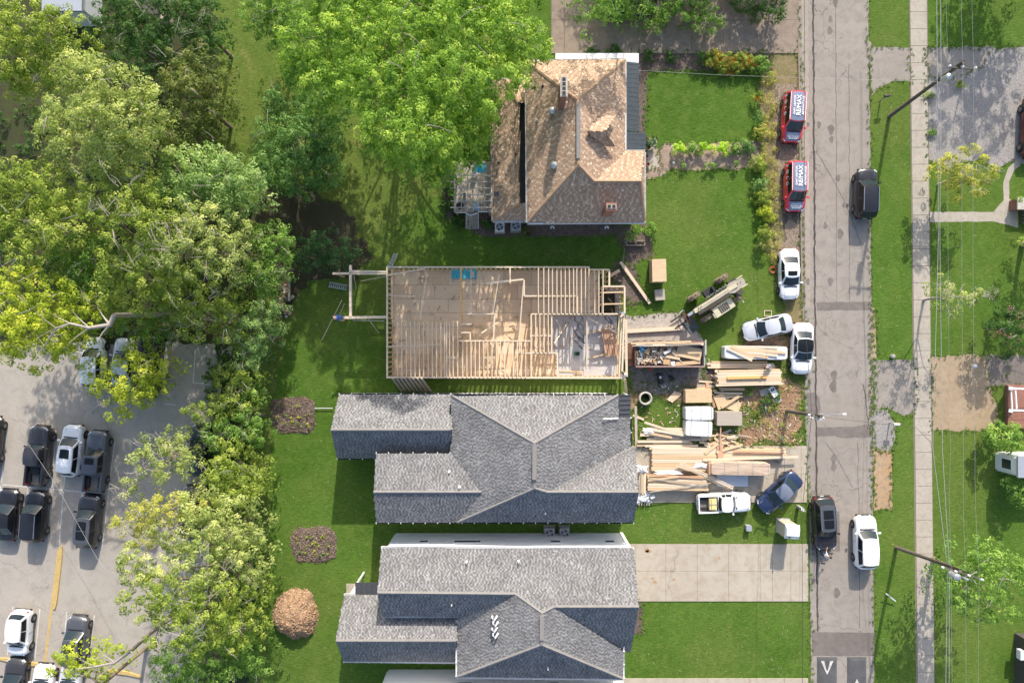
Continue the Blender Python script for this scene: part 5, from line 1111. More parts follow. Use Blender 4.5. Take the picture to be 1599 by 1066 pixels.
# parking lot
car('pickup_truck', 'black jeep-like pickup with a spare wheel lying in its open bed', 'pickup truck', 'pickup', 60, 711, 84, 'c_char', group=Q_, wscale=1.15, wm=1.12, pk=dict(L=5.3, W=1.72, ws=1.05, rf=.85, rr=-.75, rg=-.85, H=1.8))
sp = thing('spare_wheel', 'spare wheel lying flat in the bed of the black jeep-like pickup', 'wheel', W(56.5, 734, .98)); 
MB().lathe([(.2, -.1), (.36, -.1), (.4, -.05), (.4, .06), (.34, .11), (.2, .1)], (0, 0, 0), 20).build('tyre', M['tyre'], sp, smooth=True); MB().lathe([(.05, -.05), (.2, -.05), (.2, .07), (.12, .03), (.05, .03)], (0, 0, 0), 14).build('rim', M['rim'], sp)
car('parked_car', 'white SUV with dark sunroof between the two dark pickups in the lot', 'suv', 'suv', 112, 703, 84, 'c_white', group=Q_, sunroof=1, pk=dict(L=4.5, W=1.8))
car('pickup_truck', 'dark grey pickup with glass roof panel and black bed, right of the white SUV', 'pickup truck', 'pickup', 151, 720, 85, 'c_grey', group=Q_, pk=dict(L=5.4, W=1.8, rr=-.95, rg=-1.1), sunroof=1)
car('parked_car', 'black car cut by the left edge with pale rear window, second parking row', 'car', 'sedan', 10, 804, 86, 'c_black', group=Q_, rails=False, pk=dict(L=4.6, W=1.85, H=1.5, rr=-1.0, rg=-1.75))
car('parked_car', 'black SUV with silver roof rails in the second parking row', 'suv', 'suv', 55, 806, 86, 'c_black', group=Q_, rails=True, pk=dict(L=4.4, W=1.8))
car('parked_car', 'charcoal SUV with two sunroof panels, rightmost of the second parking row', 'suv', 'suv', 138, 814, 85, 'c_char', 'c_grey', group=Q_, sunroof=2, pk=dict(L=4.75, W=1.85))
car('parked_car', 'small white SUV facing down in the lower left parking row', 'suv', 'suv', 31, 988, -94, 'c_white', group=Q_, sunroof=0, pk=dict(L=4.0, W=1.78, rr=-1.5, rg=-1.8, line=[(-2.0, .80), (-1.95, 1.05), (-1.8, 1.12), (-1.0, 1.10), (.7, 1.08), (1.1, 1.06), (1.7, .98), (1.93, .82), (2.0, .6)], ws=1.0, rf=.45))
car('parked_car', 'dark grey SUV with sunroof partly under the lowest branch in the lot', 'suv', 'suv', 119, 1002, 85, 'c_grey', group=Q_, sunroof=1, pk=dict(L=4.6, W=1.84))
car('parked_car', 'dark car below the yellow kerb at the lower left corner', 'car', 'sedan', 22, 1069, 86, 'c_char', group=Q_)
car('parked_car', 'white car at the bottom edge between two darker cars', 'car', 'sedan', 66, 1078, 86, 'c_white', group=Q_)
car('parked_car', 'silver car at the bottom edge under yellow-green leaves', 'car', 'sedan', 108, 1078, 86, 'c_silver', group=Q_)
car('parked_car', 'white car half hidden above the small lone tree in the lot', 'car', 'suv', 147, 566, 89, 'c_white', group=Q_, pk=dict(L=4.5, W=1.8))
car('parked_car', 'silver car hidden under the middle of the small lone tree in the lot', 'car', 'sedan', 193, 568, 88, 'c_silver', group=Q_)
car('pickup_truck', 'black pickup under the right side of the small lone tree in the lot', 'pickup truck', 'pickup', 231, 572, 87, 'c_black', group=Q_, wscale=1.1, wm=1.05)
car('parked_car', 'dark car cut by the left edge in the first parking row', 'car', 'sedan', -16, 690, 85, 'c_black', group=Q_)
car('parked_car', 'black car mostly hidden under bushes at the lot edge, upper one', 'car', 'sedan', 312, 703, 86, 'c_black', group=Q_)
car('parked_car', 'dark car mostly hidden under trees at the lot edge, lower one', 'car', 'suv', 300, 800, 86, 'c_char', group=Q_)
car('parked_car', 'dark car shaded under leaves on the driveway at the top edge', 'car', 'sedan', 985, 8, 4, 'c_char', 'c_black')
car('pickup_truck', 'dark red truck cut by the right edge on the gravel lot', 'pickup truck', 'pickup', 1617, 198, -92, 'c_maroon', wscale=1.1, wm=1.04)

# ---------------------------------------------------------------- telehandler
tc = W(1118, 466, 1.0); th = thing('telehandler', 'dusty ivory telescopic handler with forks and raised boom parked on the front lawn', 'telehandler', (tc.x, tc.y, 0), math.atan2(9, -14) + 0 if False else rad(213))
# +X points to the forks (lower left in the photo)
MB().box((0, .1, .85), (4.0, .8, .5)).build('chassis', M['mud'], th); MB().box((-1.9, .1, 1.0), (.7, 1.5, .6)).build('counterweight', M['mud'], th)
bm_ = MB(); bm_.box((.2, 0, 0), (4.2, .34, .36)); bo = bm_.build('boom', M['ivory'], th); bo.matrix_basis = Matrix.Translation((.1, -.15, 1.95)) @ Matrix.Rotation(rad(4), 4, 'Y')
MB().box((.4, 0, .19), (3.0, .10, .02)).build('boom_rib', M['wood_grey'], bo); 
for i in range(4): MB().box((1.6 + i * .13, (i % 2) * .16 - .08, .2), (.07, .09, .05)).build('hose_clamp', M['mud'], bo)
MB().box((2.55, 0, -.12), (.7, .22, .24)).build('inner_boom', M['galv'], bo)
pl = MB(); pl.add([(-1.3, -.55, 0), (-2.5, -.42, 0), (-2.62, -.1, 0), (-2.5, .3, 0), (-1.3, .42, 0), (-.9, .2, 0), (-.9, -.3, 0)] + [(-1.3, -.55, .1), (-2.5, -.42, .1), (-2.62, -.1, .1), (-2.5, .3, .1), (-1.3, .42, .1), (-.9, .2, .1), (-.9, -.3, .1)], [tuple(range(7, 14))] + [(i, i + 7, (i + 1) % 7 + 7, (i + 1) % 7) for i in range(7)])
pl.f = [f[::-1] for f in pl.f]; po = pl.build('rear_plate', M['wood_grey'], th); po.matrix_basis = Matrix.Translation((0, -.05, 2.05))
for i in range(4): MB().lathe([(.05, 0), (.05, .14)], (-1.3 - i * .3, -.1, 0), 8).build('bolt', M['mud'], po)
for y in (-.5, .36): MB().box((-2.35, y, .05), (.6, .07, .2)).build('plate_edge', M['ivory'], po)
cb_ = MB(); cb_.box((.0, 1.0, 1.1), (1.9, .85, .9)); cb_.build('engine_cover', M['ivory'], th)
for i in range(5): MB().box((-.4 + i * .19, 1.0, 1.57), (.12, .6, .04)).build('grille_slot', M['mud'], th)
MB().box((.85, .98, 1.25), (.35, .75, .35)).build('engine_end', M['mud'], th); MB().box((1.0, 1.15, 1.4), (.18, .45, .2)).build('air_filter', M['ivory'], th)
cg = MB()
for x in (-.35, .85):
    for y in (-1.25, -.5): cg.box((x, y, 1.6), (.07, .07, 1.4))
cg.box((.25, -1.25, 2.28), (1.25, .07, .07)); cg.box((.25, -.5, 2.28), (1.25, .07, .07))
MB().box((.3, -.85, 1.1), (.9, .6, .5)).build('seat_box', M['rubber'], th); MB().box((-.1, -.85, 1.5), (.15, .5, .5)).build('seat_back', M['rubber'], th)
for i, (x, y) in enumerate([(1.45, -1.15), (-1.45, -1.15), (1.45, 1.0), (-1.45, 1.05)]):
    w = MB(); Y = Matrix.Rotation(math.pi / 2, 3, 'X'); w.lathe([(.3, -.2), (.58, -.2), (.64, -.13), (.64, .13), (.58, .2), (.3, .2)], (0, 0, 0), 22, M=Y)
    for k in range(22): a = k * 2 * math.pi / 22; w.box((.65 * math.cos(a), (.1 if k % 2 else -.1), .65 * math.sin(a)), (.08, .2, .07), M=Matrix.Rotation(-a, 3, 'Y'))
    o = w.build('wheel', M['mud2'] if 'mud2' in M else M.setdefault('mud2', plain('dusty_tyre', (.24, .19, .13), .95, var=.4)), th); o.location = (x, y, .65)
    MB().lathe([(.08, -.21), (.3, -.18), (.3, .18), (.08, .21)], (0, 0, 0), 14, M=Y).build('rim', M['rust'], o)
for i in range(7): MB().tube([(.9 - i * .3, -.45 + (i % 2) * .1, 1.5), (.7 - i * .3, -.6, 1.7), (.4 - i * .3, -.45, 1.45)], .03, 6).build('hose', M['galv'], th)
fr = MB(); 
for y in (-.6, .6): fr.box((3.0, y, .75), (.07, .07, .8))
for z in (.4, .75, 1.1): fr.box((3.0, 0, z), (.06, 1.3, .07))
fr.build('fork_carriage', M['rust'], th)
for y in (-.35, .35): MB().box((3.65, y, .3), (1.25, .12, .05)).build('fork', M['black'], th)
MB().tube([(2.9, -.6, 1.1), (3.1, -.75, 1.5), (3.5, -.7, 1.6), (3.7, -.5, 1.3)], .035, 6).build('guard', M['galv'], th)
MB().box((2.7, 0, 1.2), (.5, .4, .5)).build('boom_head', M['rust'], th)
MB().box((-1.7, 1.45, 1.5), (.10, .2, .15)).build('mirror', M['galv'], th)
mt = thing('floor_mat', 'dark grey mat lying under the forks of the telehandler', 'mat', W(1079, 508, .02), rad(-50)); MB().box((0, 0, .03), (1.3, 1.0, .05)).build('sheet', M['mat_d'] if 'mat_d' in M else M.setdefault('mat_d', plain('slate_mat', (.10, .12, .14), .8, var=.3)), mt)

# ---------------------------------------------------------------- dumpster
a, b = W(993, 534, 1.7), W(1101, 572, 1.7); c = (a + b) / 2; L, Wd = b.x - a.x, a.y - b.y
dp = thing('dumpster', 'open rusty red dumpster full of wood scraps on the pale gravel', 'dumpster', (c.x, c.y, .02))
MB().box((0, 0, .15), (L - .2, Wd - .1, .12)).build('floor', M['rust'], dp)
for s in (-1, 1):
    MB().box((0, s * Wd / 2, .9), (L, .09, 1.55)).build('side_wall', M['rust'], dp); MB().box((0, s * Wd / 2, 1.69), (L, .15, .08)).build('rim', M['rust2'] if 'rust2' in M else M.setdefault('rust2', plain('worn_rim', (.34, .22, .19), .7, .1, var=.4)), dp)
    for i in range(9): MB().box((-L / 2 + .3 + i * (L - .6) / 8, s * (Wd / 2 + .08), .85), (.09, .08, 1.4)).build('rib', M['rust'], dp)
MB().box((-L / 2, 0, .9), (.09, Wd - .1, 1.5)).build('end_wall', M['rust'], dp); MB().box((-L / 2 - .3, 0, .9), (.5, Wd * .9, .1)).build('hook_plate', M['rust'], dp)
MB().box((L / 2, 0, .9), (.09, Wd - .1, 1.5)).build('door', M['grey'], dp); MB().box((L / 2 + .06, .6, 1.72), (.12, 1.3, .1)).build('door_edge', M['stone'], dp)
db = MB()
for i in range(230):
    x = RND.uniform(-L / 2 + .2, .6); y = RND.uniform(-Wd / 2 + .2, Wd / 2 - .2); s = RND.uniform(.08, .3)
    Mx = Matrix.Rotation(RND.uniform(0, 6), 3, 'Z') @ Matrix.Rotation(RND.uniform(-.5, .5), 3, 'X'); db.box((x, y, .9 + RND.random() * .45 - .1 * (y > .4)), (s * RND.uniform(1, 2.6), s * .6, .05), mi=RND.choice([0, 0, 0, 1, 1, 2, 3, 4, 5]), M=Mx)
db.box((0, 0, .5), (L - .3, Wd - .3, .7), mi=2)
db.build('debris', [M['wood'], M['wood_pale'], M['wood_grey'], M['wrap'], M['grey'], M['cardboard']], label='jumbled wood scraps and rubbish filling the left half of the dumpster', cat='debris', kind='stuff').location = (c.x, c.y, 0)
def inb(name, label, cat, px, py, z, sz, rz, mat, extra=None):
    t = thing(name, label, cat, W(px, py, z), rad(rz)); MB().box((0, 0, sz[2] / 2), sz).build('body', M[mat], t); MB().box((0, 0, sz[2] + .006), (sz[0] * .96, .05, .01)).build('tape', M['wood'], t); return t
inb('cardboard_box', 'tan cardboard box in the middle of the dumpster rubbish', 'box', 1040, 565, 1.3, (.55, .42, .3), -2, 'cardboard'); inb('cardboard_box', 'orange cardboard box near the upper left of the dumpster rubbish', 'box', 1010, 549, 1.3, (.4, .3, .25), -20, 'cardboard'); inb('white_box', 'long white box lying on top of the dumpster rubbish', 'box', 1042, 549, 1.45, (.65, .22, .16), 30, 'wrap'); inb('white_box', 'crumpled white carton at the lower rim of the dumpster', 'carton', 1051, 568, 1.5, (.35, .4, .2), 12, 'wrap')
for i, (x, y, lb) in enumerate([(1000, 541, 'dark blue bundle in the upper left dumpster corner, leftmost of three'), (1003, 547, 'dark blue bundle in the dumpster, lowest of three'), (1007, 540, 'dark blue bundle in the dumpster, rightmost of three')]): mb = MB(); mb.lathe([(.02, 0), (.16, .03), (.2, .14), (.13, .26), (.03, .3)], W(x, y, 1.25), 10); mb.build('blue_bag', M['blue'], label=lb, cat='bag', group='blue bundles in the dumpster')
for x0, y0, x1, y1, z, wd, mt in [(1058, 545, 1096, 553, 1.25, .9, 'osb')]: board('panel', W(x0, y0, z), W(x1, y1, z), wd, .04, M[mt], label='brown sheet panel lying in the right half of the dumpster', cat='panel')
mess('two long orange boards crossing the right half of the dumpster', 1075, 560, [(1052, 552, 1094, 561, 1.4, .25, 'wood'), (1056, 568, 1094, 565, 1.4, .3, 'wood'), (1040, 556, 1062, 560, 1.42, .22, 'wood'), (1050, 550, 1066, 566, 1.5, .06, 'wood_pale')])
t = thing('water_cooler', 'small white and teal drums standing at the left end of the dumpster', 'drums', W(986, 556, .6)); MB().lathe([(.2, -.5), (.2, .1), (.1, .15)], (0, .25, 0), 12).build('drum', M['teal'], t); MB().box((0, -.25, .0), (.3, .5, .35)).build('canister', M['wrap'], t); MB().box((0, 0, -.45), (.5, 1.2, .3)).build('base', M['mud'], t)
MB().lathe([(.12, 0), (.14, .2), (.02, .25)], W(1016, 575, .1), 10).build('fuel_can', M['red'], label='small red can beside the lower wall of the dumpster', cat='can')
t = thing('trolley', 'small black machine standing on the grey mud below the dumpster', 'machine', W(1030, 590, .05), rad(-70)); MB().box((0, 0, .35), (.95, .35, .4)).build('motor', M['black'], t); MB().box((-.1, 0, .58), (.22, .18, .06)).build('cap', M['wrap'], t); MB().tube([(.4, -.1, .4), (.8, -.15, .75), (.8, .15, .75), (.4, .1, .4)], .02, 6).build('handle', M['galv'], t)
for s in (-1, 1): MB().lathe([(.14, -.04), (.14, .04)], (.3, s * .2, .16), 12, M=Matrix.Rotation(math.pi / 2, 3, 'X')).build('wheel', M['tyre'], t)
t = thing('wheelbarrow', 'dark tool with a long handle lying on the mud under the dumpster', 'tool', W(1044, 585, .05), rad(-45)); MB().tube([(-.8, 0, .3), (.2, 0, .08)], .02, 6).build('handle', M['rubber'], t); MB().box((.4, 0, .1), (.45, .35, .12)).build('head', M['rubber'], t)
# concrete planter ring
t = thing('round_planter', 'round pale concrete ring with grass growing inside on the small lawn', 'planter', W(1006.5, 621, 0)); MB().lathe([(.56, .0), (.60, .6), (.56, .68), (.44, .68), (.42, .5), (.42, .2)], (0, 0, 0), 28).build('ring', M['stone'], t, smooth=True)
mb = MB()
for i in range(500):
    a, r = RND.uniform(0, 6.28), .42 * math.sqrt(RND.random()); p = Vector((r * math.cos(a), r * math.sin(a), .2)); q = Vector((RND.uniform(-.1, .1), RND.uniform(-.1, .1), RND.uniform(.1, .3))); s = Vector((.02, .01, 0)); mb.add((p - s, p + s, p + q), ((0, 1, 2),), tint=RND.random())
M['blade'] = tinted('grass_blade', [(0, (.03, .07, .012)), (1, (.10, .19, .03))], .8); MB().lathe([(.41, .18), (.41, .2)], (0, 0, 0), 20).build('soil', M['soil'], t); mb.build('grass', M['blade'], t, tint=True, kind='stuff')
# portable toilet
pt = thing('portable_toilet', 'beige portable toilet with white roof on the grass above the slab driveway', 'portable toilet', W(1222.5, 820, 0), rad(-4))
MB().box((0, 0, 1.0), (1.12, 1.12, 2.0)).build('cabin', M['toilet'] if 'toilet' in M else M.setdefault('toilet', plain('beige_plastic', (.52, .46, .37), .5)), pt); rf_ = MB(); rf_.add([(-.62, -.62, 2.0), (.62, -.62, 2.0), (.62, .62, 2.0), (-.62, .62, 2.0), (-.55, -.3, 2.3), (.55, -.3, 2.3), (.55, .3, 2.3), (-.55, .3, 2.3)], [(4, 5, 6, 7), (0, 1, 5, 4), (1, 2, 6, 5), (2, 3, 7, 6), (3, 0, 4, 7), (3, 2, 1, 0)]); rf_.build('roof', M['wrap'], pt)
MB().box((.1, -.45, 2.2), (.6, .06, .05)).build('roof_vent', M['grey'], pt); MB().lathe([(.05, 2.1), (.05, 2.45)], (-.3, -.42, 0), 10).build('vent_pipe', M['black'], pt); MB().box((0, -.575, .95), (.7, .03, 1.75)).build('door', M['toilet'], pt); MB().box((0, 0, .04), (1.2, 1.3, .08)).build('skid', M['grey'], pt)
# ---------------------------------------------------------------- vegetation
def leafmat(n, a, b, c, tr=.42):
    g = lambda q: tuple(min(.72, v * 2.0) for v in q)
    M[n] = tinted(n, [(0, g(a)), (.55, g(b)), (1, g(c))], .6, trans=tr, spec=.2)
leafmat('l_bright', (.035, .085, .012), (.12, .20, .028), (.30, .36, .07)); leafmat('l_pale', (.09, .125, .035), (.20, .235, .07), (.36, .37, .15)); leafmat('l_olive', (.055, .09, .015), (.155, .20, .033), (.31, .33, .08))
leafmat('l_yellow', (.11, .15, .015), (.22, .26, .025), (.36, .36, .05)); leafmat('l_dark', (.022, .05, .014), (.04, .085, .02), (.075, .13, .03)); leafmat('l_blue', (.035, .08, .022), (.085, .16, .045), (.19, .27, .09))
leafmat('l_mint', (.07, .12, .035), (.15, .22, .07), (.29, .35, .14)); leafmat('l_fresh', (.045, .095, .018), (.11, .185, .035), (.23, .31, .08)); leafmat('l_teal', (.022, .055, .02), (.045, .10, .035), (.09, .16, .055))
leafmat('l_brown', (.045, .065, .018), (.095, .12, .03), (.20, .20, .07)); leafmat('l_pink', (.30, .05, .09), (.5, .10, .17), (.62, .25, .3)); leafmat('l_rust', (.10, .09, .02), (.16, .14, .03), (.38, .15, .03)); leafmat('l_goldy', (.14, .16, .03), (.24, .24, .05), (.38, .34, .09))
leafmat('l_redrust', (.16, .04, .01), (.28, .08, .015), (.40, .16, .02)); leafmat('l_lime', (.13, .24, .02), (.25, .36, .03), (.38, .46, .06))
def leaf_cloud(lobes, dens=3.4, nleaf=52, leaf=.2, cr=(.32, .62), seed=0, deep=.32, flat=.72, clip=None):
    """lobes: (x, y, r, ztop) in metres; returns verts, tints as numpy arrays (4 verts per leaf)"""
    r = np.random.default_rng(seed); C = []; RR = []; TT = []
    for (x, y, rm, zt) in lobes:
        n = max(2, int(dens * math.pi * rm * rm)); a = r.uniform(0, 2 * np.pi, n); d = np.sqrt(r.random(n)) * (1 + .12 * np.sin(3 * a + x) + .1 * np.sin(5 * a + y * 2)); dep = r.random(n) < deep
        z = zt - rm * flat * d ** 2 - np.abs(r.normal(0, .62, n)) * min(1, rm) - dep * r.uniform(.6, 2.2, n) * min(1, rm / 1.6)
        C.append(np.stack([x + d * rm * np.cos(a), y + d * rm * np.sin(a), np.maximum(z, .25)], 1)); RR.append(r.uniform(cr[0], cr[1], n)); TT.append(np.clip(r.normal(.5, .21, n) + r.normal(0, .06), 0, 1))
    C = np.concatenate(C); RR = np.concatenate(RR); TT = np.concatenate(TT); n = len(C) * nleaf
    C = np.repeat(C, nleaf, 0); R_ = np.repeat(RR, nleaf); T = np.repeat(TT, nleaf)
    D = r.normal(size=(n, 3)); D[:, 2] = np.where(r.random(n) < .8, np.abs(D[:, 2]), D[:, 2]); D /= np.linalg.norm(D, axis=1)[:, None]
    rad_ = R_ * r.uniform(.7, 1.08, n); P = C + D * rad_[:, None] * np.array([1, 1, .7])
    Nn = D + r.normal(0, .24, (n, 3)) + np.array([0, .12, .3]); Nn /= np.linalg.norm(Nn, axis=1)[:, None]
    A = np.cross(Nn, r.normal(size=(n, 3))); A /= np.linalg.norm(A, axis=1)[:, None] + 1e-9; B = np.cross(Nn, A)
    s = (leaf * r.uniform(.55, 1.2, n))[:, None]
    V = np.stack([P - A * s * .5, P + B * s * .3 + Nn * s * .06, P + A * s * .5 - Nn * s * .1, P - B * s * .3 + Nn * s * .06], 1).reshape(-1, 3)
    V[:, 2] = np.maximum(V[:, 2], .03)
    return V, np.repeat(np.clip(T * .9 + r.normal(.05, .11, n), 0, 1), 4)
def leaf_mesh(name, V, T, mat):
    n = len(V) // 4; me = bpy.data.meshes.new(name); me.vertices.add(len(V)); me.vertices.foreach_set('co', V.astype(np.float32).ravel())
    me.loops.add(4 * n); me.loops.foreach_set('vertex_index', np.arange(4 * n, dtype=np.int32)); me.polygons.add(n)
    me.polygons.foreach_set('loop_start', np.arange(0, 4 * n, 4, dtype=np.int32)); me.polygons.foreach_set('loop_total', np.full(n, 4, np.int32))
    a = me.attributes.new('tint', 'FLOAT', 'POINT'); a.data.foreach_set('value', T.astype(np.float32)); me.materials.append(mat); me.update(calc_edges=True); me.validate(); return me
TREE_N = [0]
def tree(name, label, cat, mat, lobes, base=None, group=None, dens=4.4, nleaf=44, leaf=.19, cr=(.26, .46), trunk=.15, deep=.32, flat=.72, twigs=10, bark='trunk', extra=None, tz=None):
    TREE_N[0] += 1; sd = TREE_N[0]; r = random.Random(sd * 7 + 1)
    L = []
    for px, py, rp, z in lobes: c = W(px, py, z); L.append((c.x, c.y, rp * (H - z) / F, z))
    bx_ = sum(l[0] * l[2] for l in L) / sum(l[2] for l in L); by_ = sum(l[1] * l[2] for l in L) / sum(l[2] for l in L)
    if base: q = W(base[0], base[1]); bx_, by_ = q.x, q.y
    t = thing(name, label, cat, (bx_, by_, 0), 0, group)
    Lr = [(x - bx_, y - by_, rm, z) for x, y, rm, z in L]
    V, T = leaf_cloud(Lr, dens, nleaf, leaf, cr, sd, deep, flat)
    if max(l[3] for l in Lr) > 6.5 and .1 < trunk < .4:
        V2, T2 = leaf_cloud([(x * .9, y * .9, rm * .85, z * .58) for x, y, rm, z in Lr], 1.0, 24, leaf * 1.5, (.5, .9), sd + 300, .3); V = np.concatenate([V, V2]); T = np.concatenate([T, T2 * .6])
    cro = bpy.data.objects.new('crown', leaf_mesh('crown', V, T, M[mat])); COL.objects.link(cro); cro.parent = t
    if extra:
        V, T = leaf_cloud(Lr, dens * extra[1], max(8, nleaf // 3), leaf * extra[2], cr, sd + 500, 0, flat); V[:, 2] += .06; o = bpy.data.objects.new('blossom', leaf_mesh('blossom', V, T, M[extra[0]])); COL.objects.link(o); o.parent = t; o['kind'] = 'stuff'
    mb = MB(); zt = max(l[3] for l in L); h = tz or zt * .45
    if trunk > 0:
        mb.tube([(0, 0, 0), (r.uniform(-.1, .1), r.uniform(-.1, .1), h * .5), (0, 0, h)], [trunk * 1.25, trunk, trunk * .85], 9)
        prim = [l for k, l in enumerate(Lr) if len(Lr) < 8 or k % 4 == 0]
        for x, y, rm, z in Lr:
            e = Vector((x, y, z - rm * .55 - .3)); s = Vector((0, 0, h * r.uniform(.7, 1)))
            if (x, y, rm, z) not in prim:
                q = min(prim, key=lambda l: (l[0] - x) ** 2 + (l[1] - y) ** 2); pe = Vector((q[0], q[1], q[3] - q[2] * .55 - .3)); s = s.lerp(pe, .8)
                mb.tube([s, s.lerp(e, .5) + Vector((0, 0, .3)), e], [trunk * .2, trunk * .15, trunk * .08], 6); continue
            m = s.lerp(e, .5) + Vector((r.uniform(-.3, .3), r.uniform(-.3, .3), r.uniform(0, .5)))
            mb.tube([s, m, e], [trunk * .5, trunk * .33, trunk * .14], 6)
            for k in range(3 if twigs else 0):
                a = r.uniform(0, 6.28); f = e + Vector((math.cos(a) * rm * .7, math.sin(a) * rm * .7, r.uniform(.1, rm * .5))); mb.tube([e, e.lerp(f, .5) + Vector((0, 0, .1)), f], [trunk * .14, trunk * .09, .012], 5)
        mb.build('trunk', M[bark], t, smooth=True)
        if twigs:
            tw = MB()
            for k in range(twigs):
                x, y, rm, z = r.choice(Lr); a = r.uniform(0, 6.28); p = Vector((x + math.cos(a) * rm * .3, y + math.sin(a) * rm * .3, z - .25)); b2 = a + r.uniform(-.6, .6); q = p + Vector((math.cos(b2), math.sin(b2), .0)) * rm * r.uniform(.5, .9) + Vector((0, 0, r.uniform(-.2, .25)))
                tw.tube([p, p.lerp(q, .5) + Vector((r.uniform(-.15, .15), r.uniform(-.15, .15), .1)), q], [.022, .016, .006], 5)
                for j in range(2): s2 = p.lerp(q, r.uniform(.3, .8)); tw.tube([s2, s2 + Vector((r.uniform(-.5, .5), r.uniform(-.5, .5), r.uniform(0, .2)))], [.011, .005], 4)
            o = tw.build('twigs', M['twig'], t); o['kind'] = 'stuff'
    return t
TG = 'trees of the wood along the left side'
tree('maple_tree', 'huge bright green tree crown reaching over the brown house', 'tree', 'l_bright', [(470, 45, 52, 13), (540, 30, 60, 14), (620, 35, 60, 15), (700, 30, 60, 15), (780, 35, 55, 14), (828, 55, 34, 13), (500, 110, 52, 13), (452, 95, 28, 11), (570, 110, 58, 15), (640, 120, 58, 16), (715, 110, 58, 16), (780, 95, 48, 14), (600, 185, 42, 16), (650, 190, 50, 16.5), (705, 180, 54, 12), (748, 165, 40, 10), (630, 232, 38, 13), (680, 232, 42, 13), (725, 205, 40, 10.5), (690, 262, 30, 9.5), (575, 205, 24, 15), (520, -45, 60, 13), (620, -45, 60, 14), (720, -45, 60, 14), (800, -40, 50, 13)], base=(650, 50), dens=5.0, nleaf=54, leaf=.20, trunk=.24, deep=.4, cr=(.3, .52), twigs=14)
tree('tree', 'blue-green tree left of the huge bright crown, standing alone on the lawn', 'tree', 'l_blue', [(430, 150, 30, 4.6), (480, 165, 36, 5.2), (512, 160, 26, 4.6), (420, 200, 32, 5.2), (470, 205, 38, 5.6), (505, 215, 28, 4.8), (415, 245, 34, 5.2), (460, 258, 38, 5.2), (500, 255, 30, 4.8), (430, 280, 22, 4), (398, 265, 22, 4)], group=TG, leaf=.19, cr=(.26, .5), dens=6)
tree('tree', 'dark green tree at the top edge beside the open meadow strip', 'tree', 'l_fresh', [(390, 15, 26, 7), (420, 25, 26, 7), (440, 5, 30, 8), (405, -20, 35, 8), (415, 48, 16, 5.5)], group=TG)
tree('tree', 'yellow-green tree in the upper left corner', 'tree', 'l_olive', [(15, 20, 45, 13), (60, 40, 40, 12), (20, 80, 42, 12), (62, 100, 36, 11), (25, 130, 35, 10), (92, 25, 30, 11), (-40, 60, 60, 12)], group=TG)
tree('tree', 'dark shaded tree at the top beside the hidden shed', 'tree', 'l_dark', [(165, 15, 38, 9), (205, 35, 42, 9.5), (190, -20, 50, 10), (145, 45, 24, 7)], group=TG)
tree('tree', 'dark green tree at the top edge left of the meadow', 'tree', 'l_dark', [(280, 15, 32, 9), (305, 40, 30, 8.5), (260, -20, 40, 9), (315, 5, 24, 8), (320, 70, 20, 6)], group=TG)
tree('tree', 'low teal-dark tree below the hidden shed', 'tree', 'l_teal', [(220, 72, 34, 6), (180, 90, 24, 5), (255, 62, 28, 6), (290, 60, 22, 6)], group=TG)
tree('tree', 'tall pale yellow-green tree with feathery clumps, upper left', 'tree', 'l_pale', [(98, 100, 38, 14), (140, 115, 42, 15), (178, 125, 34, 14), (75, 170, 38, 13.5), (125, 170, 46, 15.5), (175, 175, 44, 15), (212, 150, 30, 13), (60, 205, 28, 12), (100, 225, 38, 13), (150, 228, 44, 14), (205, 215, 36, 13), (235, 185, 24, 12), (170, 262, 28, 11.5)], group=TG, leaf=.19, cr=(.3, .5), dens=5.4, trunk=.3)
tree('tree', 'olive brown tree at the meadow edge, right of the pale tall tree', 'tree', 'l_brown', [(262, 95, 30, 9), (300, 85, 34, 9), (325, 120, 26, 8), (285, 130, 34, 9.5), (250, 125, 22, 9), (315, 165, 26, 8), (275, 175, 34, 9), (310, 200, 26, 7.5), (250, 200, 24, 9)], group=TG)
tree('tree', 'minty pale tree with drooping fronds near the meadow end', 'tree', 'l_mint', [(262, 255, 32, 10), (305, 250, 34, 10.5), (345, 262, 34, 10.5), (388, 285, 26, 9), (290, 292, 36, 11), (340, 305, 34, 10), (245, 285, 28, 10)], group=TG, leaf=.22, cr=(.34, .6))
tree('tree', 'dense olive tree touching the left edge in mid picture', 'tree', 'l_olive', [(10, 280, 45, 12), (60, 290, 44, 12.5), (15, 340, 46, 12), (70, 345, 42, 12.5), (30, 395, 42, 12), (-40, 330, 60, 12), (105, 310, 30, 11.5)], group=TG)
tree('tree', 'olive tree with bare pale twigs in the middle of the wood', 'tree', 'l_olive', [(140, 290, 42, 13), (190, 300, 42, 13.5), (130, 335, 36, 12.5), (175, 345, 42, 13.5), (225, 340, 42, 13.5), (215, 280, 30, 12)], group=TG, twigs=30, dens=3.2)
tree('tree', 'light olive tree near the right side of the wood', 'tree', 'l_pale', [(265, 340, 40, 12.5), (310, 345, 42, 12.5), (275, 390, 42, 13), (325, 395, 40, 12), (365, 370, 34, 10.5), (355, 415, 28, 9.5), (230, 390, 32, 12.5)], group=TG, twigs=30, dens=3)
tree('tree', 'dark green tree between olive crowns left of centre in the wood', 'tree', 'l_fresh', [(95, 390, 38, 10), (130, 400, 36, 10), (75, 425, 34, 9.5), (115, 440, 34, 9.5)], group=TG)
tree('tree', 'yellow-green tree with a pale arching branch over the parking lot', 'tree', 'l_yellow', [(15, 450, 46, 12), (60, 470, 40, 12), (15, 500, 46, 12), (60, 520, 38, 11), (20, 545, 36, 10.5), (105, 490, 28, 10.5), (88, 545, 22, 9.5), (-40, 500, 60, 12), (140, 478, 24, 10)], group=TG, twigs=24)
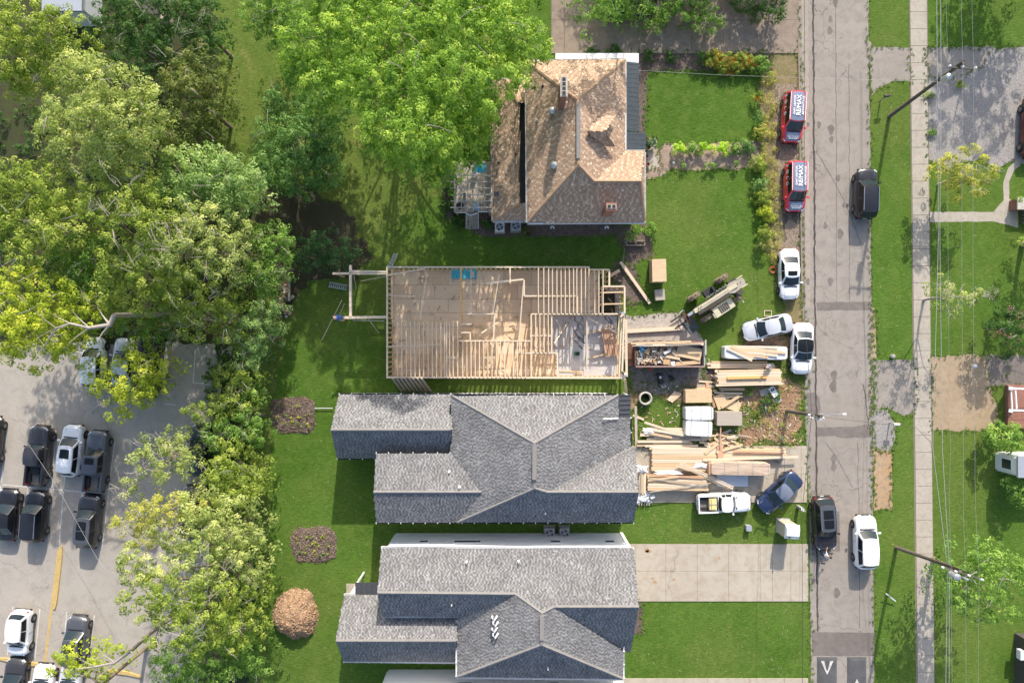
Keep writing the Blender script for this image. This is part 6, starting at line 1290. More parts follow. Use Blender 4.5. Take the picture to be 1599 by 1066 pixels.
tree('tree', 'olive tree just above the parked cars at the wood edge', 'tree', 'l_olive', [(165, 410, 40, 12), (215, 425, 42, 12), (165, 450, 34, 11), (260, 445, 38, 11.5), (215, 468, 34, 10.5), (180, 482, 22, 9)], group=TG)
tree('tree', 'fresh green low tree right above the parked cars', 'tree', 'l_fresh', [(190, 500, 26, 7), (225, 512, 26, 6.5), (165, 505, 20, 6)], group=TG)
tree('tree', 'grey-twigged olive tree at the corner of the parking lot', 'tree', 'l_olive', [(275, 480, 36, 9.5), (315, 470, 34, 9), (300, 515, 28, 8), (345, 505, 34, 8), (345, 465, 30, 8.5), (365, 535, 24, 6), (270, 512, 22, 7.5)], group=TG, twigs=45, dens=2.8)
tree('tree', 'fresh green tree along the lawn, beside the dark bushes', 'tree', 'l_fresh', [(415, 360, 26, 7.5), (398, 395, 26, 7.5), (432, 380, 24, 6.5), (420, 420, 28, 7), (395, 430, 24, 7), (410, 455, 24, 6)], group=TG)
tree('tree', 'pale green tree at the lawn edge below the debris pile', 'tree', 'l_mint', [(405, 490, 26, 6.5), (385, 515, 28, 7), (415, 520, 18, 5), (395, 545, 24, 6), (375, 560, 22, 6)], group=TG)
tree('tree', 'small lone yellow-green tree over the upper parked cars', 'tree', 'l_yellow', [(195, 540, 20, 7.5), (160, 580, 30, 8), (205, 575, 32, 8.5), (235, 572, 16, 7.5), (150, 610, 24, 7.5), (190, 610, 34, 8.5), (225, 605, 20, 7.5), (165, 640, 22, 7), (195, 640, 18, 6.5), (130, 575, 16, 7)], group=TG, dens=3.2, trunk=.16)
tree('tree', 'olive green tree at the upper right of the parking lot', 'tree', 'l_olive', [(345, 590, 24, 6), (372, 590, 24, 6), (360, 625, 26, 6.5), (330, 640, 26, 6.5), (300, 640, 22, 7)], group=TG)
tree('tree', 'fresh green tree where lawn meets lot, right of hidden black car', 'tree', 'l_fresh', [(385, 640, 22, 5.5), (390, 680, 22, 5.5), (365, 670, 28, 6.5), (330, 680, 26, 6.5), (385, 610, 18, 5)], group=TG)
tree('tree', 'pale branched tree reaching left over the lot below the hidden car', 'tree', 'l_pale', [(225, 700, 24, 9), (250, 690, 24, 9), (215, 735, 32, 10), (255, 730, 34, 10), (275, 705, 20, 8.5), (190, 765, 22, 9)], group=TG, twigs=30, dens=2.6)
tree('tree', 'olive leafy tree at the lawn edge across from the first mulch bed', 'tree', 'l_olive', [(355, 715, 30, 7.5), (385, 730, 24, 6), (330, 745, 34, 8.5), (370, 765, 30, 7.5), (345, 780, 28, 8), (395, 775, 16, 5)], group=TG)
tree('tree', 'golden green tree over the lot right of the charcoal SUV', 'tree', 'l_goldy', [(185, 820, 22, 10.5), (215, 815, 28, 11), (250, 800, 32, 11.5), (205, 845, 22, 10.5)], group=TG)
tree('tree', 'large pale olive tree across the middle of the lot edge', 'tree', 'l_pale', [(290, 800, 36, 11.5), (330, 815, 38, 11.5), (240, 840, 26, 11.5), (300, 845, 40, 12.5), (350, 855, 38, 11), (385, 835, 26, 7.5), (190, 890, 26, 12), (285, 895, 40, 13), (340, 900, 40, 12), (380, 890, 28, 8.5), (225, 905, 34, 12.5), (390, 920, 18, 6)], group=TG, dens=4, twigs=34, trunk=.3)
tree('tree', 'large olive tree beside the dirt mound', 'tree', 'l_olive', [(200, 945, 34, 12.5), (255, 945, 42, 13.5), (315, 950, 42, 13), (365, 950, 34, 9.5), (235, 990, 38, 12.5), (290, 1000, 44, 13.5), (345, 1000, 40, 11), (385, 990, 24, 7), (205, 905, 18, 12)], group=TG, dens=4, twigs=34, trunk=.3)
tree('tree', 'green tree at the bottom edge right of the lot', 'tree', 'l_fresh', [(260, 1045, 38, 11), (310, 1050, 40, 11), (360, 1040, 34, 9), (395, 1050, 22, 6), (300, 1100, 50, 11), (240, 1090, 30, 10)], group=TG)
tree('tree', 'low branch of yellow-green leaves over the bottom row of parked cars', 'tree', 'l_yellow', [(90, 1040, 22, 8.5), (110, 1052, 18, 8.5), (145, 1040, 18, 8.5), (160, 1055, 14, 8), (75, 1052, 12, 8)], group=TG, base=(230, 1010), trunk=.14, twigs=8, tz=7.5)
# long pale limbs seen over the lot
for lab, pts, rs in [('pale crooked dead limb arching above the upper parking row', [(178, 492, 12), (172, 507, 12.2), (140, 512, 12), (110, 505, 11.8), (88, 512, 11.5), (70, 540, 11), (55, 560, 10.5)], [.16, .17, .12, .09, .06, .04, .02]), ('grey limb reaching left above the bottom parking row', [(205, 1016, 10), (180, 1034, 9.8), (150, 1040, 9.5), (120, 1044, 9.2)], [.12, .10, .07, .04])]:
    mb = MB(); mb.tube([W(*p) for p in pts], rs, 7)
    for i in range(1, len(pts) - 1):
        for s in (-1, 1): p = W(*pts[i]); q = p + Vector((-RND.uniform(.6, 1.5), s * RND.uniform(.5, 1.4), .1)); mb.tube([p, p.lerp(q, .5) + Vector((0, 0, .1)), q], [rs[i] * .5, rs[i] * .3, .012], 5)
    p = W(*pts[0]); mb.tube([p, (p.x, p.y + .3, p.z * .5), (p.x, p.y + .4, 0)], [rs[0], rs[0] * 1.2, rs[0] * 1.5], 8)
    mb.build('dead_limb', M['twig'], label=lab, cat='tree limb', smooth=True)
# bushes and garden
tree('bush', 'dark teal bush by the meadow end, leftmost of the pair', 'bush', 'l_teal', [(470, 385, 22, 3.6), (485, 402, 20, 3.2), (465, 405, 16, 3)], leaf=.16, cr=(.25, .45), trunk=.08, twigs=0)
tree('bush', 'dark bush with crimson flowers near the deck frame', 'bush', 'l_teal', [(505, 375, 24, 3.8), (525, 398, 24, 3.6), (545, 382, 18, 3.2), (510, 402, 18, 3.2)], leaf=.16, cr=(.25, .45), trunk=.08, twigs=0, extra=('l_pink', .12, .5))
tree('tree', 'golden olive small tree beside the gravel lot and sidewalk', 'tree', 'l_goldy', [(1498, 262, 24, 4.6), (1528, 248, 28, 5.2), (1552, 268, 20, 4.6), (1512, 288, 20, 4.2), (1540, 288, 18, 4.2), (1480, 262, 14, 4)], trunk=.09, dens=4, twigs=26, bark='twig')
tree('tree', 'sparse pale tree with bare twigs under the power lines', 'tree', 'l_pale', [(1478, 445, 18, 5.5), (1500, 460, 22, 6), (1530, 462, 20, 6), (1552, 458, 14, 5.5), (1492, 488, 14, 5)], trunk=.1, dens=2.2, twigs=36, bark='twig')
tree('crape_myrtle', 'pink flowering shrub at the right edge above the brown driveway', 'shrub', 'l_dark', [(1588, 490, 18, 4), (1578, 515, 16, 3.8), (1597, 520, 20, 4.2), (1590, 548, 14, 3.4), (1610, 500, 20, 4)], trunk=.08, twigs=6, extra=('l_pink', .3, .6))
tree('shrub', 'bright leafy shrub below the brick porch at the right edge', 'shrub', 'l_fresh', [(1572, 685, 18, 3), (1592, 680, 18, 3), (1560, 692, 10, 2), (1605, 692, 16, 3)], leaf=.24, trunk=.06, twigs=0)
tree('shrub', 'bright leafy shrub beside the white house corner, lower of two', 'shrub', 'l_fresh', [(1588, 758, 14, 2.2), (1600, 775, 16, 2.4), (1592, 788, 8, 1.5)], leaf=.22, trunk=.05, twigs=0)
tree('tree', 'green tree at the lower right beneath the pole with transformer', 'tree', 'l_fresh', [(1500, 905, 24, 7.5), (1535, 888, 28, 8), (1570, 880, 28, 8), (1600, 910, 34, 8.2), (1520, 935, 28, 7.5), (1560, 930, 34, 8.2), (1585, 965, 24, 7), (1545, 965, 20, 6.5)], trunk=.16, dens=4)
tree('tree', 'leafy tree hanging over the driveway at the top, beside the house', 'tree', 'l_fresh', [(945, 8, 20, 2.8), (975, 4, 20, 2.8), (1000, 0, 24, 2.9), (1028, 18, 22, 2.8), (1050, 5, 18, 2.8), (980, -45, 45, 4.5), (925, -35, 34, 13), (965, -42, 36, 12.5), (1000, -60, 36, 11.5), (890, -75, 40, 13.5), (1030, -55, 40, 3.6)], base=(980, -50), trunk=.25)
tree('tree', 'leafy tree over the driveway at the top, middle one', 'tree', 'l_fresh', [(1080, 10, 20, 2.7), (1105, 18, 24, 2.8), (1122, 28, 14, 2.4), (1100, -45, 45, 3.8), (1070, -20, 22, 3)], base=(1100, -50), trunk=.2)
tree('tree', 'darker tree at the top edge above the road corner', 'tree', 'l_dark', [(1190, -5, 22, 2.8), (1220, 2, 20, 2.8), (1210, -45, 45, 3.8), (1160, -30, 26, 3.2)], base=(1210, -50), trunk=.2)
tree('tree', 'tall shade trees beyond the top edge above the driveway', 'tree', 'l_fresh', [(980, -330, 60, 9), (1060, -345, 60, 9), (1130, -330, 60, 9), (1200, -345, 60, 9), (1270, -330, 50, 8.5), (1100, -395, 60, 9), (1000, -395, 60, 9), (1190, -400, 60, 9), (1010, -290, 50, 8.5), (1150, -285, 50, 8.5), (1240, -290, 40, 8.5)], trunk=.25)
tree('tree', 'shade tree beyond the top right corner', 'tree', 'l_bright', [(1650, -120, 46, 9), (1700, -200, 60, 9), (1710, -110, 50, 9), (1665, -260, 50, 9), (1625, -190, 36, 8.5)], trunk=.25)
tree('tree', 'shade tree beyond the right edge near the curved walk', 'tree', 'l_bright', [(1690, 330, 40, 6), (1680, 400, 40, 6)], trunk=.2)
def bush(label, px, py, rp, z, mat, cat='bush', name='bush', group=None, leaf=.14, nleaf=40, dens=14, extra=None):
    rp *= 1.2
    k = [(px, py, rp, z)] if rp < 7 else [(px - rp * .35, py, rp * .65, z), (px + rp * .35, py + rp * .1, rp * .65, z * .93), (px, py - rp * .3, rp * .6, z)]
    return tree(name, label, cat, mat, k, trunk=.03, dens=dens, nleaf=nleaf, leaf=leaf, cr=(.14, .28), twigs=0, deep=.2, group=group, extra=extra)
bush('round clipped conifer by the brown house corner, upper right of two', 998, 359, 8, 1.6, 'l_bright', nleaf=40); bush('round clipped conifer by the brown house corner, lower left of two', 987, 368, 7, 1.4, 'l_fresh', nleaf=40)
bush('loose green bush beside the two clipped conifers', 1018, 358, 10, 1.2, 'l_fresh')
for i, (x, y, r, mt, lb) in enumerate([(1018, 222, 8, 'l_teal', 'dark bush beside the stone stoop of the brown house'), (1064, 230, 9, 'l_lime', 'lime bush, leftmost of the row above the mulch path'), (1082, 231, 10, 'l_fresh', 'green bush, second in the row above the mulch path'), (1102, 229, 9, 'l_lime', 'yellow-green bush before the gap in the row above the mulch path'), (1130, 230, 10, 'l_lime', 'lime bush right after the gap in the row above the mulch path'), (1150, 230, 10, 'l_fresh', 'green bush, next to last in the row above the mulch path'), (1170, 228, 12, 'l_blue', 'blue-green bush ending the row above the mulch path')]): bush(lb, x, y, r, 1.1, mt, group='bushes along the mulch path')
for x, lb in ((1067, 'tiny shrub, leftmost below the mulch path'), (1105, 'tiny shrub in the middle below the mulch path'), (1118, 'tiny shrub just right of the middle one below the path'), (1151, 'tiny shrub, rightmost below the mulch path')): bush(lb, x, 256, 4, .7, 'l_fresh', group='tiny shrubs below the mulch path')
for x, y, r, mt, lb in [(1192, 205, 12, 'l_goldy', 'golden weedy bush by the dry verge next to the mulch path'), (1186, 255, 13, 'l_olive', 'olive weedy bush at the street end of the mulch path'), (1190, 285, 12, 'l_blue', 'grey-green bush on the lawn edge level with the second van'), (1194, 308, 13, 'l_olive', 'olive bush on the lawn edge between van and white sedan'), (1200, 332, 13, 'l_yellow', 'yellow-green bush on the lawn edge below the second van'), (1196, 362, 11, 'l_olive', 'small olive bush lower on the lawn edge'), (1193, 385, 9, 'l_brown', 'brownish low bush at the lower end of the hedge line'), (1186, 180, 8, 'l_blue', 'small bluish bush on the lawn edge level with the first van'), (1188, 150, 8, 'l_rust', 'rusty flowering weed clump on the lawn edge'), (1120, 90, 17, 'l_rust', 'orange flowering bush in the top garden bed, left one'), (1142, 97, 18, 'l_rust', 'orange flowering bush in the top garden bed, middle one'), (1167, 94, 17, 'l_rust', 'orange flowering bush in the top garden bed, right one'), (1190, 100, 17, 'l_fresh', 'dark bush ending the top garden bed near the street'), (1098, 86, 9, 'l_dark', 'dark bush starting the orange flower bed')]: bush(lb, x, y, r, 1.1, 'l_olive' if mt == 'l_rust' else mt, group='bushes around the front lawn', dens=12, extra=('l_redrust', .5, .8) if mt == 'l_rust' else None)
for x, y, r, lb in [(925, 80, 9, 'dark low shrub above the white porch roof, left one'), (960, 78, 10, 'dark low shrub above the white porch roof, right one'), (1015, 84, 9, 'dark low shrub in the shaded bed right of the porch'), (1050, 86, 9, 'dark low shrub in the middle of the shaded top bed'), (716, 345, 12, 'dark green bush by the deck stairs, left side'), (762, 350, 8, 'dark green bush by the deck stairs, right side'), (700, 320, 12, 'dark bush left of the slatted pergola'), (704, 290, 12, 'dark bush above left of the slatted pergola'), (820, 360, 7, 'reddish low bush by the air conditioners of the brown house')]: bush(lb, x, y, r, .8, 'l_dark' if y < 355 else 'l_brown', group='shaded shrubs around the brown house')
bush('small green weed clump on the clay ground by the fallen pole base', 1215, 616, 6, .5, 'l_fresh'); bush('scruffy olive bush on the clay ground right of the panel stacks', 1200, 632, 13, .8, 'l_dark', dens=5); bush('thin weed patch right of the yellow lumber stack', 1170, 609, 9, .4, 'l_fresh', dens=5)
bush('green weed patch beside the gravel lot edge', 1453, 150, 8, .3, 'l_fresh', dens=5); bush('small weed on the gravel lot below the transformer', 1501, 131, 6, .3, 'l_olive', dens=5); bush('weed patch on the gravel beside the sidewalk, lower one', 1458, 205, 7, .3, 'l_fresh', dens=4)
# undergrowth along the wood edge: nobody could count it
def cover(name, poly, n, mat, rr=(.25, .6), z=.5, seed=5, nleaf=34, leaf=.17):
    r = random.Random(seed); xs = [p[0] for p in poly]; ys_ = [p[1] for p in poly]; L = []
    while len(L) < n:
        x, y = r.uniform(min(xs), max(xs)), r.uniform(min(ys_), max(ys_))
        if inpoly(x, y, poly): c = W(x, y); L.append((c.x, c.y, r.uniform(*rr), r.uniform(.3, 1) * z))
    V, T = leaf_cloud(L, 3, nleaf, leaf, (.15, .4), seed, 0); o = bpy.data.objects.new(name, leaf_mesh(name, V, T, M[mat])); COL.objects.link(o); o['kind'] = 'stuff'
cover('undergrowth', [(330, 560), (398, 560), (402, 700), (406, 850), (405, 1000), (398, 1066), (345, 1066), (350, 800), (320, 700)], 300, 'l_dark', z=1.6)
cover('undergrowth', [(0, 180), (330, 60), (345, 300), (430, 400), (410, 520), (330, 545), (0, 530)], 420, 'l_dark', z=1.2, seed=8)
cover('weeds', [(392, 600), (408, 600), (412, 800), (408, 1040), (396, 1040), (398, 800)], 120, 'l_fresh', (.12, .3), .5, 9, 24, .13)
cover('weeds', [(1158, 600), (1252, 596), (1250, 690), (1165, 694)], 46, 'l_olive', (.08, .3), .22, 10, 16, .12)
cover('weeds', [(1190, 110), (1212, 110), (1216, 430), (1196, 400), (1188, 240)], 90, 'l_goldy', (.08, .28), .3, 11, 18, .12)

r_ = random.Random(77); L_ = []
for q in EDGE:
    if abs(q.x) < 48 and abs(q.y) < 34:
        for k in range(2): L_.append((q.x + r_.uniform(-.25, .25), q.y + r_.uniform(-.25, .25), r_.uniform(.06, .16), r_.uniform(.04, .09)))
V, T = leaf_cloud(L_, 24, 9, .10, (.04, .12), 91, 0); V[:, 2] = np.clip(V[:, 2] * .35, .016, .12); o = bpy.data.objects.new('edge_grass', leaf_mesh('edge_grass', V, T, M['blade_e'] if 'blade_e' in M else M.setdefault('blade_e', tinted('edge_blade', [(0, (.05, .10, .015)), (.6, (.09, .15, .025)), (1, (.20, .20, .06))], .9)))); COL.objects.link(o); o['kind'] = 'stuff'
# ---------------------------------------------------------------- poles, wires, people, garden and yard things
def cyl(mb, p, q, r, n=8): mb.tube([p, q], r, n); return mb
def pole(label, bx_, by_, tx, ty, z, arm, tr, group='wooden utility poles'):
    b, tp = W(bx_, by_), W(tx, ty, z); t = thing('utility_pole', label, 'utility pole', b, 0, group); L = lambda p: Vector(p) - b
    MB().tube([L(b), L(tp)], [.17, .12], 12).build('pole', M['polewood'], t, smooth=True)
    for p0, p1, zz, n in arm:
        A, B = W(*p0, zz), W(*p1, zz); m = MB(); d = (B - A); X = Matrix.Rotation(math.atan2(d.y, d.x), 3, 'Z'); m.box(L((A + B) / 2), (d.length, .1, .12), M=X); a = m.build('crossarm', M['polewood'], t)
        for i in range(n):
            q = L(A.lerp(B, i / max(1, n - 1))) ; MB().lathe([(.03, .05), (.05, .1), (.08, .14), (.05, .2), (.09, .25), (.04, .32)], q, 10).build('insulator', M['wrap'], a)
    for px, py, zz, r, h in tr:
        c = L(W(px, py, zz)); MB().lathe([(r * .9, -h / 2), (r, -h / 2 + .05), (r, h / 2 - .05), (r * .85, h / 2), (.06, h / 2 + .06)], c, 16).build('transformer', M['galv'], t, smooth=False)
        MB().tube([c + Vector((0, 0, h / 2)), c + Vector((.15, .2, h / 2 + .35)), c + Vector((.3, -.1, h / 2 + .5))], .025, 5).build('lead', M['wire'], t)
        MB().box(c * .5 + L(W(px, py, zz)) * .5, (.05, .05, .05)).build('bracket', M['galv'], t)
    return t
pole('tall leaning utility pole with transformer on the verge near the upper driveway', 1389, 182, 1505, 97, 10.2, [((1481, 105), (1521, 108), 9.7, 3)], [(1478, 122, 8.6, .24, .8)])
pole('utility pole with pale crossarm on the lower verge across from the slab driveway', 1400, 854, 1500, 890, 9.2, [((1470, 884), (1531, 903), 9.6, 4)], [(1491, 898, 8.7, .26, .8), (1508, 903, 8.9, .1, .5)])
p3 = pole('short utility pole rising from the clay ground left of the street', 1229, 641, 1283, 650, 7.0, [((1262, 647), (1284, 652), 6.7, 2)], [(1276, 652, 6.2, .16, .5)])
b3 = W(1229, 641)
for k in range(7): c = W(1262 + k * 3, 648 + (k % 3) * 2, 6.3) - b3; MB().tube([c, c + Vector((.25, .15 * (-1) ** k, .1)), c + Vector((.5, -.1, -.1))], .035, 5).build('splice', M['galv'], p3)
MB().tube([W(1284, 650, 6.9) - b3, W(1302, 646, 7.2) - b3, W(1316, 646, 7.2) - b3], .018, 6).build('lamp_arm', M['galv'], p3); MB().box(W(1319, 646, 7.15) - b3, (.3, .14, .08)).build('lamp_head', M['wrap'], p3)
def wire(label, pts, r=.007, mat='wire', sag=.0, group='overhead lines above the right verge'):
    P = []
    for i in range(len(pts) - 1):
        a, b = W(*pts[i]), W(*pts[i + 1])
        for k in range(8): t = k / 8; q = a.lerp(b, t); q.z -= sag * 4 * t * (1 - t); P.append(q)
    P.append(W(*pts[-1])); mb = MB(); mb.tube(P, r, 5); return mb.build('power_line', M[mat], label=label, cat='wire', group=group)
wire('thin power line from the left end of the upper crossarm to the lower crossarm', [(1477, -200, 10), (1481, 105, 10), (1485, 700, 9.6), (1486, 890, 9.9), (1494, 1300, 9.9)], sag=.15)
wire('thin power line from the top of the upper pole down the right side', [(1502, -200, 10.4), (1504, 98, 10.4), (1505, 700, 9.7), (1509, 897, 9.9), (1514, 1300, 10)], sag=.15)
wire('thin power line, rightmost, from crossarm end to crossarm end', [(1519, -200, 10), (1521, 107, 10), (1523, 700, 9.6), (1530, 902, 9.9), (1530, 1300, 10)], sag=.15)
wire('pale cable passing the upper pole below its transformer, left one', [(1462, -200, 7.6), (1464, 130, 7.6), (1466, 360, 7.3), (1457, 700, 7.3), (1480, 884, 7.6), (1474, 1300, 7.5)], .02)
wire('pale cable passing the upper pole below its transformer, right one', [(1468, -200, 7.8), (1470, 128, 7.8), (1468, 360, 7.4), (1472, 700, 7.4), (1483, 886, 7.8), (1482, 1300, 7.6)], .018)
wire('dark line running along the left kerb for the whole length of the street', [(1257, -200, 6.2), (1256, 480, 5.9), (1268, 646, 6.7), (1253, 800, 5.9), (1254, 1300, 6.2)], .018, 'wire_dark', 0, 'lines over the street')
wire('pale service line crossing the front lawn to the brown house', [(996, 110, 4.8), (1120, 117, 5.6), (1256, 122, 6.2), (1468, 128, 7.8)], .008, 'wire', 0, 'lines over the street')
wire('cable spanning the street from the short pole to the right verge', [(1284, 651, 6.9), (1330, 656, 6.8), (1392, 663, 6.8), (1432, 668, 7), (1454, 690, 7.2), (1458, 720, 7.2)], .016, 'polewood', 0, 'lines over the street')
wire('pale guy line crossing the parking lot diagonally', [(28, 668, 6), (90, 760, 6.4), (150, 868, 6.8), (166, 890, 7)], .011, 'wire', 0, 'lines over the lot')
# mailboxes
def mailbox(label, px, py, rz, col, leaf='galv'):
    t = thing('mailbox', label, 'mailbox', W(px, py), rad(rz)); MB().box((0, 0, .52), (.09, .09, 1.04)).build('post', M['wood_grey'], t); mb = MB(); P = []; n = 8
    for x in (-.26, .26):
        P += [(x, -.11, 1.04), (x, .11, 1.04)] + [(x, .11 * math.cos(a), 1.16 + .1 * math.sin(a)) for a in [math.pi * k / (n - 1) for k in range(n)]]
    k = n + 2; mb.add(P, [(i, (i + 1) % k, (i + 1) % k + k, i + k) for i in range(k)] + [tuple(range(k - 1, -1, -1)), tuple(range(k, 2 * k))]); mb.build('box', M[col], t); MB().box((.1, .13, 1.2), (.04, .02, .2)).build('flag', M['red'], t); MB().box((.265, 0, 1.13), (.012, .2, .18)).build('door', M[leaf], t)
mailbox('dark mailbox on a post on the verge near the upper driveway', 1375, 157, 10, 'mud'); mailbox('white mailbox on a post beside the gravel verge patch', 1389, 660, 0, 'wrap')
t = thing('stump', 'small round stone block on the verge above the middle driveway', 'block', W(1393, 556)); MB().lathe([(.18, 0), (.2, .25), (.15, .34), (.05, .36)], (0, 0, 0), 9).build('block', M['stone'], t)
t = thing('globe_light', 'white globe garden light on the tan ground right of the sidewalk', 'garden light', W(1514, 571)); MB().lathe([(.03, 0), (.03, .5), (.1, .52), (.19, .65), (.2, .75), (.13, .88), (.02, .92)], (0, 0, 0), 14).build('globe', M['wrap'], t, smooth=True)
board('broken_arm', W(1384, 926, .6), W(1399, 938, .3), .09, .06, M['wrap'], label='short pale rod lying across the pole shadow on the lower verge', cat='rod')
# meters and small boxes
t = thing('utility_box', 'small grey utility box on the grass above the slab driveway', 'utility box', W(1167, 822)); MB().box((0, 0, .25), (.42, .42, .5)).build('cabinet', M['grey'], t); MB().box((0, 0, .52), (.48, .48, .05)).build('lid', M['galv'], t)
t = thing('meter_post', 'grey meter post on the grass behind the blue sedan', 'meter', W(1246, 790)); MB().box((0, 0, .5), (.25, .2, 1.0)).build('cabinet', M['grey'], t)
for i in range(3): MB().tube([(-.1, -.1 + i * .1, 1.0), (-.1 + .15 * i, -.2, 1.2), (.2, -.2 + i * .1, .9)], .02, 5).build('conduit', M['galv'], t)
# air conditioners
def ac(label, px, py, s, mat, rz=0, group=None):
    t = thing('air_conditioner', label, 'air conditioner', W(px, py), rad(rz), group); MB().box((0, 0, .05), (s + .14, s + .14, .1)).build('pad', M['conc_walk'], t); MB().box((0, 0, .5), (s, s, .8)).build('casing', M[mat], t)
    MB().lathe([(s * .40, 0), (s * .40, .015)], (0, 0, .9), 20).build('fan_well', M['black'], t)
    f = MB()
    for k in range(4): a = k * math.pi / 2 + .4; f.box((s * .2 * math.cos(a), s * .2 * math.sin(a), .925), (s * .36, s * .15, .01), a)
    fo = f.build('fan', M['grey'], t); MB().lathe([(.06, .92), (.06, .95)], (0, 0, 0), 10).build('fan_hub', M['galv'], t)
    for r_ in (.38, .27, .16):
        g = MB(); n = 20
        g.tube([(s * r_ * math.cos(2 * math.pi * k / n), s * r_ * math.sin(2 * math.pi * k / n), .95) for k in range(n + 1)], .008, 4); g.build('guard_ring', M['galv'], t)
ac('left of two air conditioners between the grey houses', 858, 828, .85, 'grey', 0, 'air conditioners between the grey houses'); ac('right of two air conditioners between the grey houses', 881, 828, .85, 'grey', 0, 'air conditioners between the grey houses')
ac('pale air conditioner nearer the deck at the brown house wall', 781, 357, .8, 'wrap', 0, 'air conditioners at the brown house'); ac('grey air conditioner against the brown house wall', 806, 355, .85, 'galv', 0, 'air conditioners at the brown house')
# pergola deck
dk_ = thing('pergola_deck', 'weathered back deck with open slatted pergola and stairs', 'deck', W(738, 295))
a, b = W(709, 252, .7), W(772, 331, .7)
for i in range(24): x = a.x + (b.x - a.x) * (i + .5) / 24; board('deck_board', (x, b.y, .7), (x, a.y, .7), (b.x - a.x) / 24 - .015, .04, M['wood_grey'], dk_)
for i in range(7): x = 712 + i * 9; board('slat', W(x, 273, 2.6), W(x, 331, 2.6), .06, .12, M['stone'], dk_)
for i in range(6): y = 274 + i * 10; board('slat', W(704, y, 2.72), W(769, y, 2.72), .06, .12, M['stone'], dk_)
for x, y in ((712, 276), (712, 328), (764, 276), (764, 328)): c = W(x, y, 2.5); board('post', (c.x, c.y, 0), (c.x, c.y, 2.55), .12, .12, M['wood_grey'], dk_)
for i in range(6): c = W(738, 334 + i * 4.2, .65 - i * .11); MB().box((c.x, c.y, .60 - i * .11), (1.05, .27, .05)).build('stair_tread', M['wood_grey'], dk_, world=True)
for x in (728.5, 747.5): board('stair_rail', W(x, 332, 1.5), W(x, 357, .7), .08, .1, M['stone'], dk_)
for p0, p1 in [((711, 332), (728, 332)), ((728, 332), (735, 337)), ((735, 337), (746, 333)), ((747, 331), (769, 331))]: board('deck_rail', W(*p0, 1.6), W(*p1, 1.6), .07, .06, M['wrap'], dk_)
t = thing('parasol', 'round teal parasol at the top of the pergola deck', 'parasol', W(752, 270, .72)); mb = MB(); P = [(0, 0, 2.2)] + [(.52 * math.cos(k * math.pi / 4), .52 * math.sin(k * math.pi / 4), 1.95) for k in range(8)]; mb.add(P, [(0, 1 + k, 1 + (k + 1) % 8) for k in range(8)] + [tuple(range(8, 0, -1))]); mb.build('canopy', M['teal'], t); MB().tube([(0, 0, 0), (0, 0, 2.2)], .025, 8).build('pole', M['galv'], t)
t = thing('garden_chair', 'pale folding chair beside the teal parasol', 'chair', W(742, 270, .72)); MB().box((0, 0, .42), (.45, .45, .04)).build('seat', M['wrap'], t); MB().box((0, .25, .7), (.45, .05, .5)).build('backrest', M['wrap'], t)
for sx in (-.2, .2):
    for sy in (-.2, .2): MB().box((sx, sy, .21), (.03, .03, .4)).build('leg', M['galv'], t)
t = thing('cooler', 'light blue box on the deck just above the stairs', 'cool box', W(745, 325, .72)); MB().box((0, 0, .25), (.48, .45, .5)).build('box_body', M['lblue'] if 'lblue' in M else M.setdefault('lblue', plain('light_blue', (.25, .42, .55), .5)), t); MB().box((0, 0, .52), (.52, .49, .06)).build('lid', M['lblue'], t)
t = thing('barbecue', 'black barbecue grill in the lower left corner of the deck', 'barbecue', W(720, 324, .72)); MB().lathe([(.1, .5), (.3, .6), (.34, .8), (.3, .9), (.1, .98)], (0, 0, 0), 14).build('bowl', M['rubber'], t); 
for k in range(3): MB().tube([(.12 * math.cos(k * 2.1), .12 * math.sin(k * 2.1), .6), (.3 * math.cos(k * 2.1), .3 * math.sin(k * 2.1), 0)], .015, 5).build('leg', M['galv'], t)
MB().box((.5, 0, .75), (.4, .3, .03)).build('side_shelf', M['wood_grey'], t)
t = thing('flowerpot', 'dark flowerpot in the middle of the pergola deck', 'pot', W(726, 305, .72)); MB().lathe([(.1, 0), (.16, .3), (.13, .3), (.12, .2)], (0, 0, 0), 12).build('pot', M['rubber'], t)
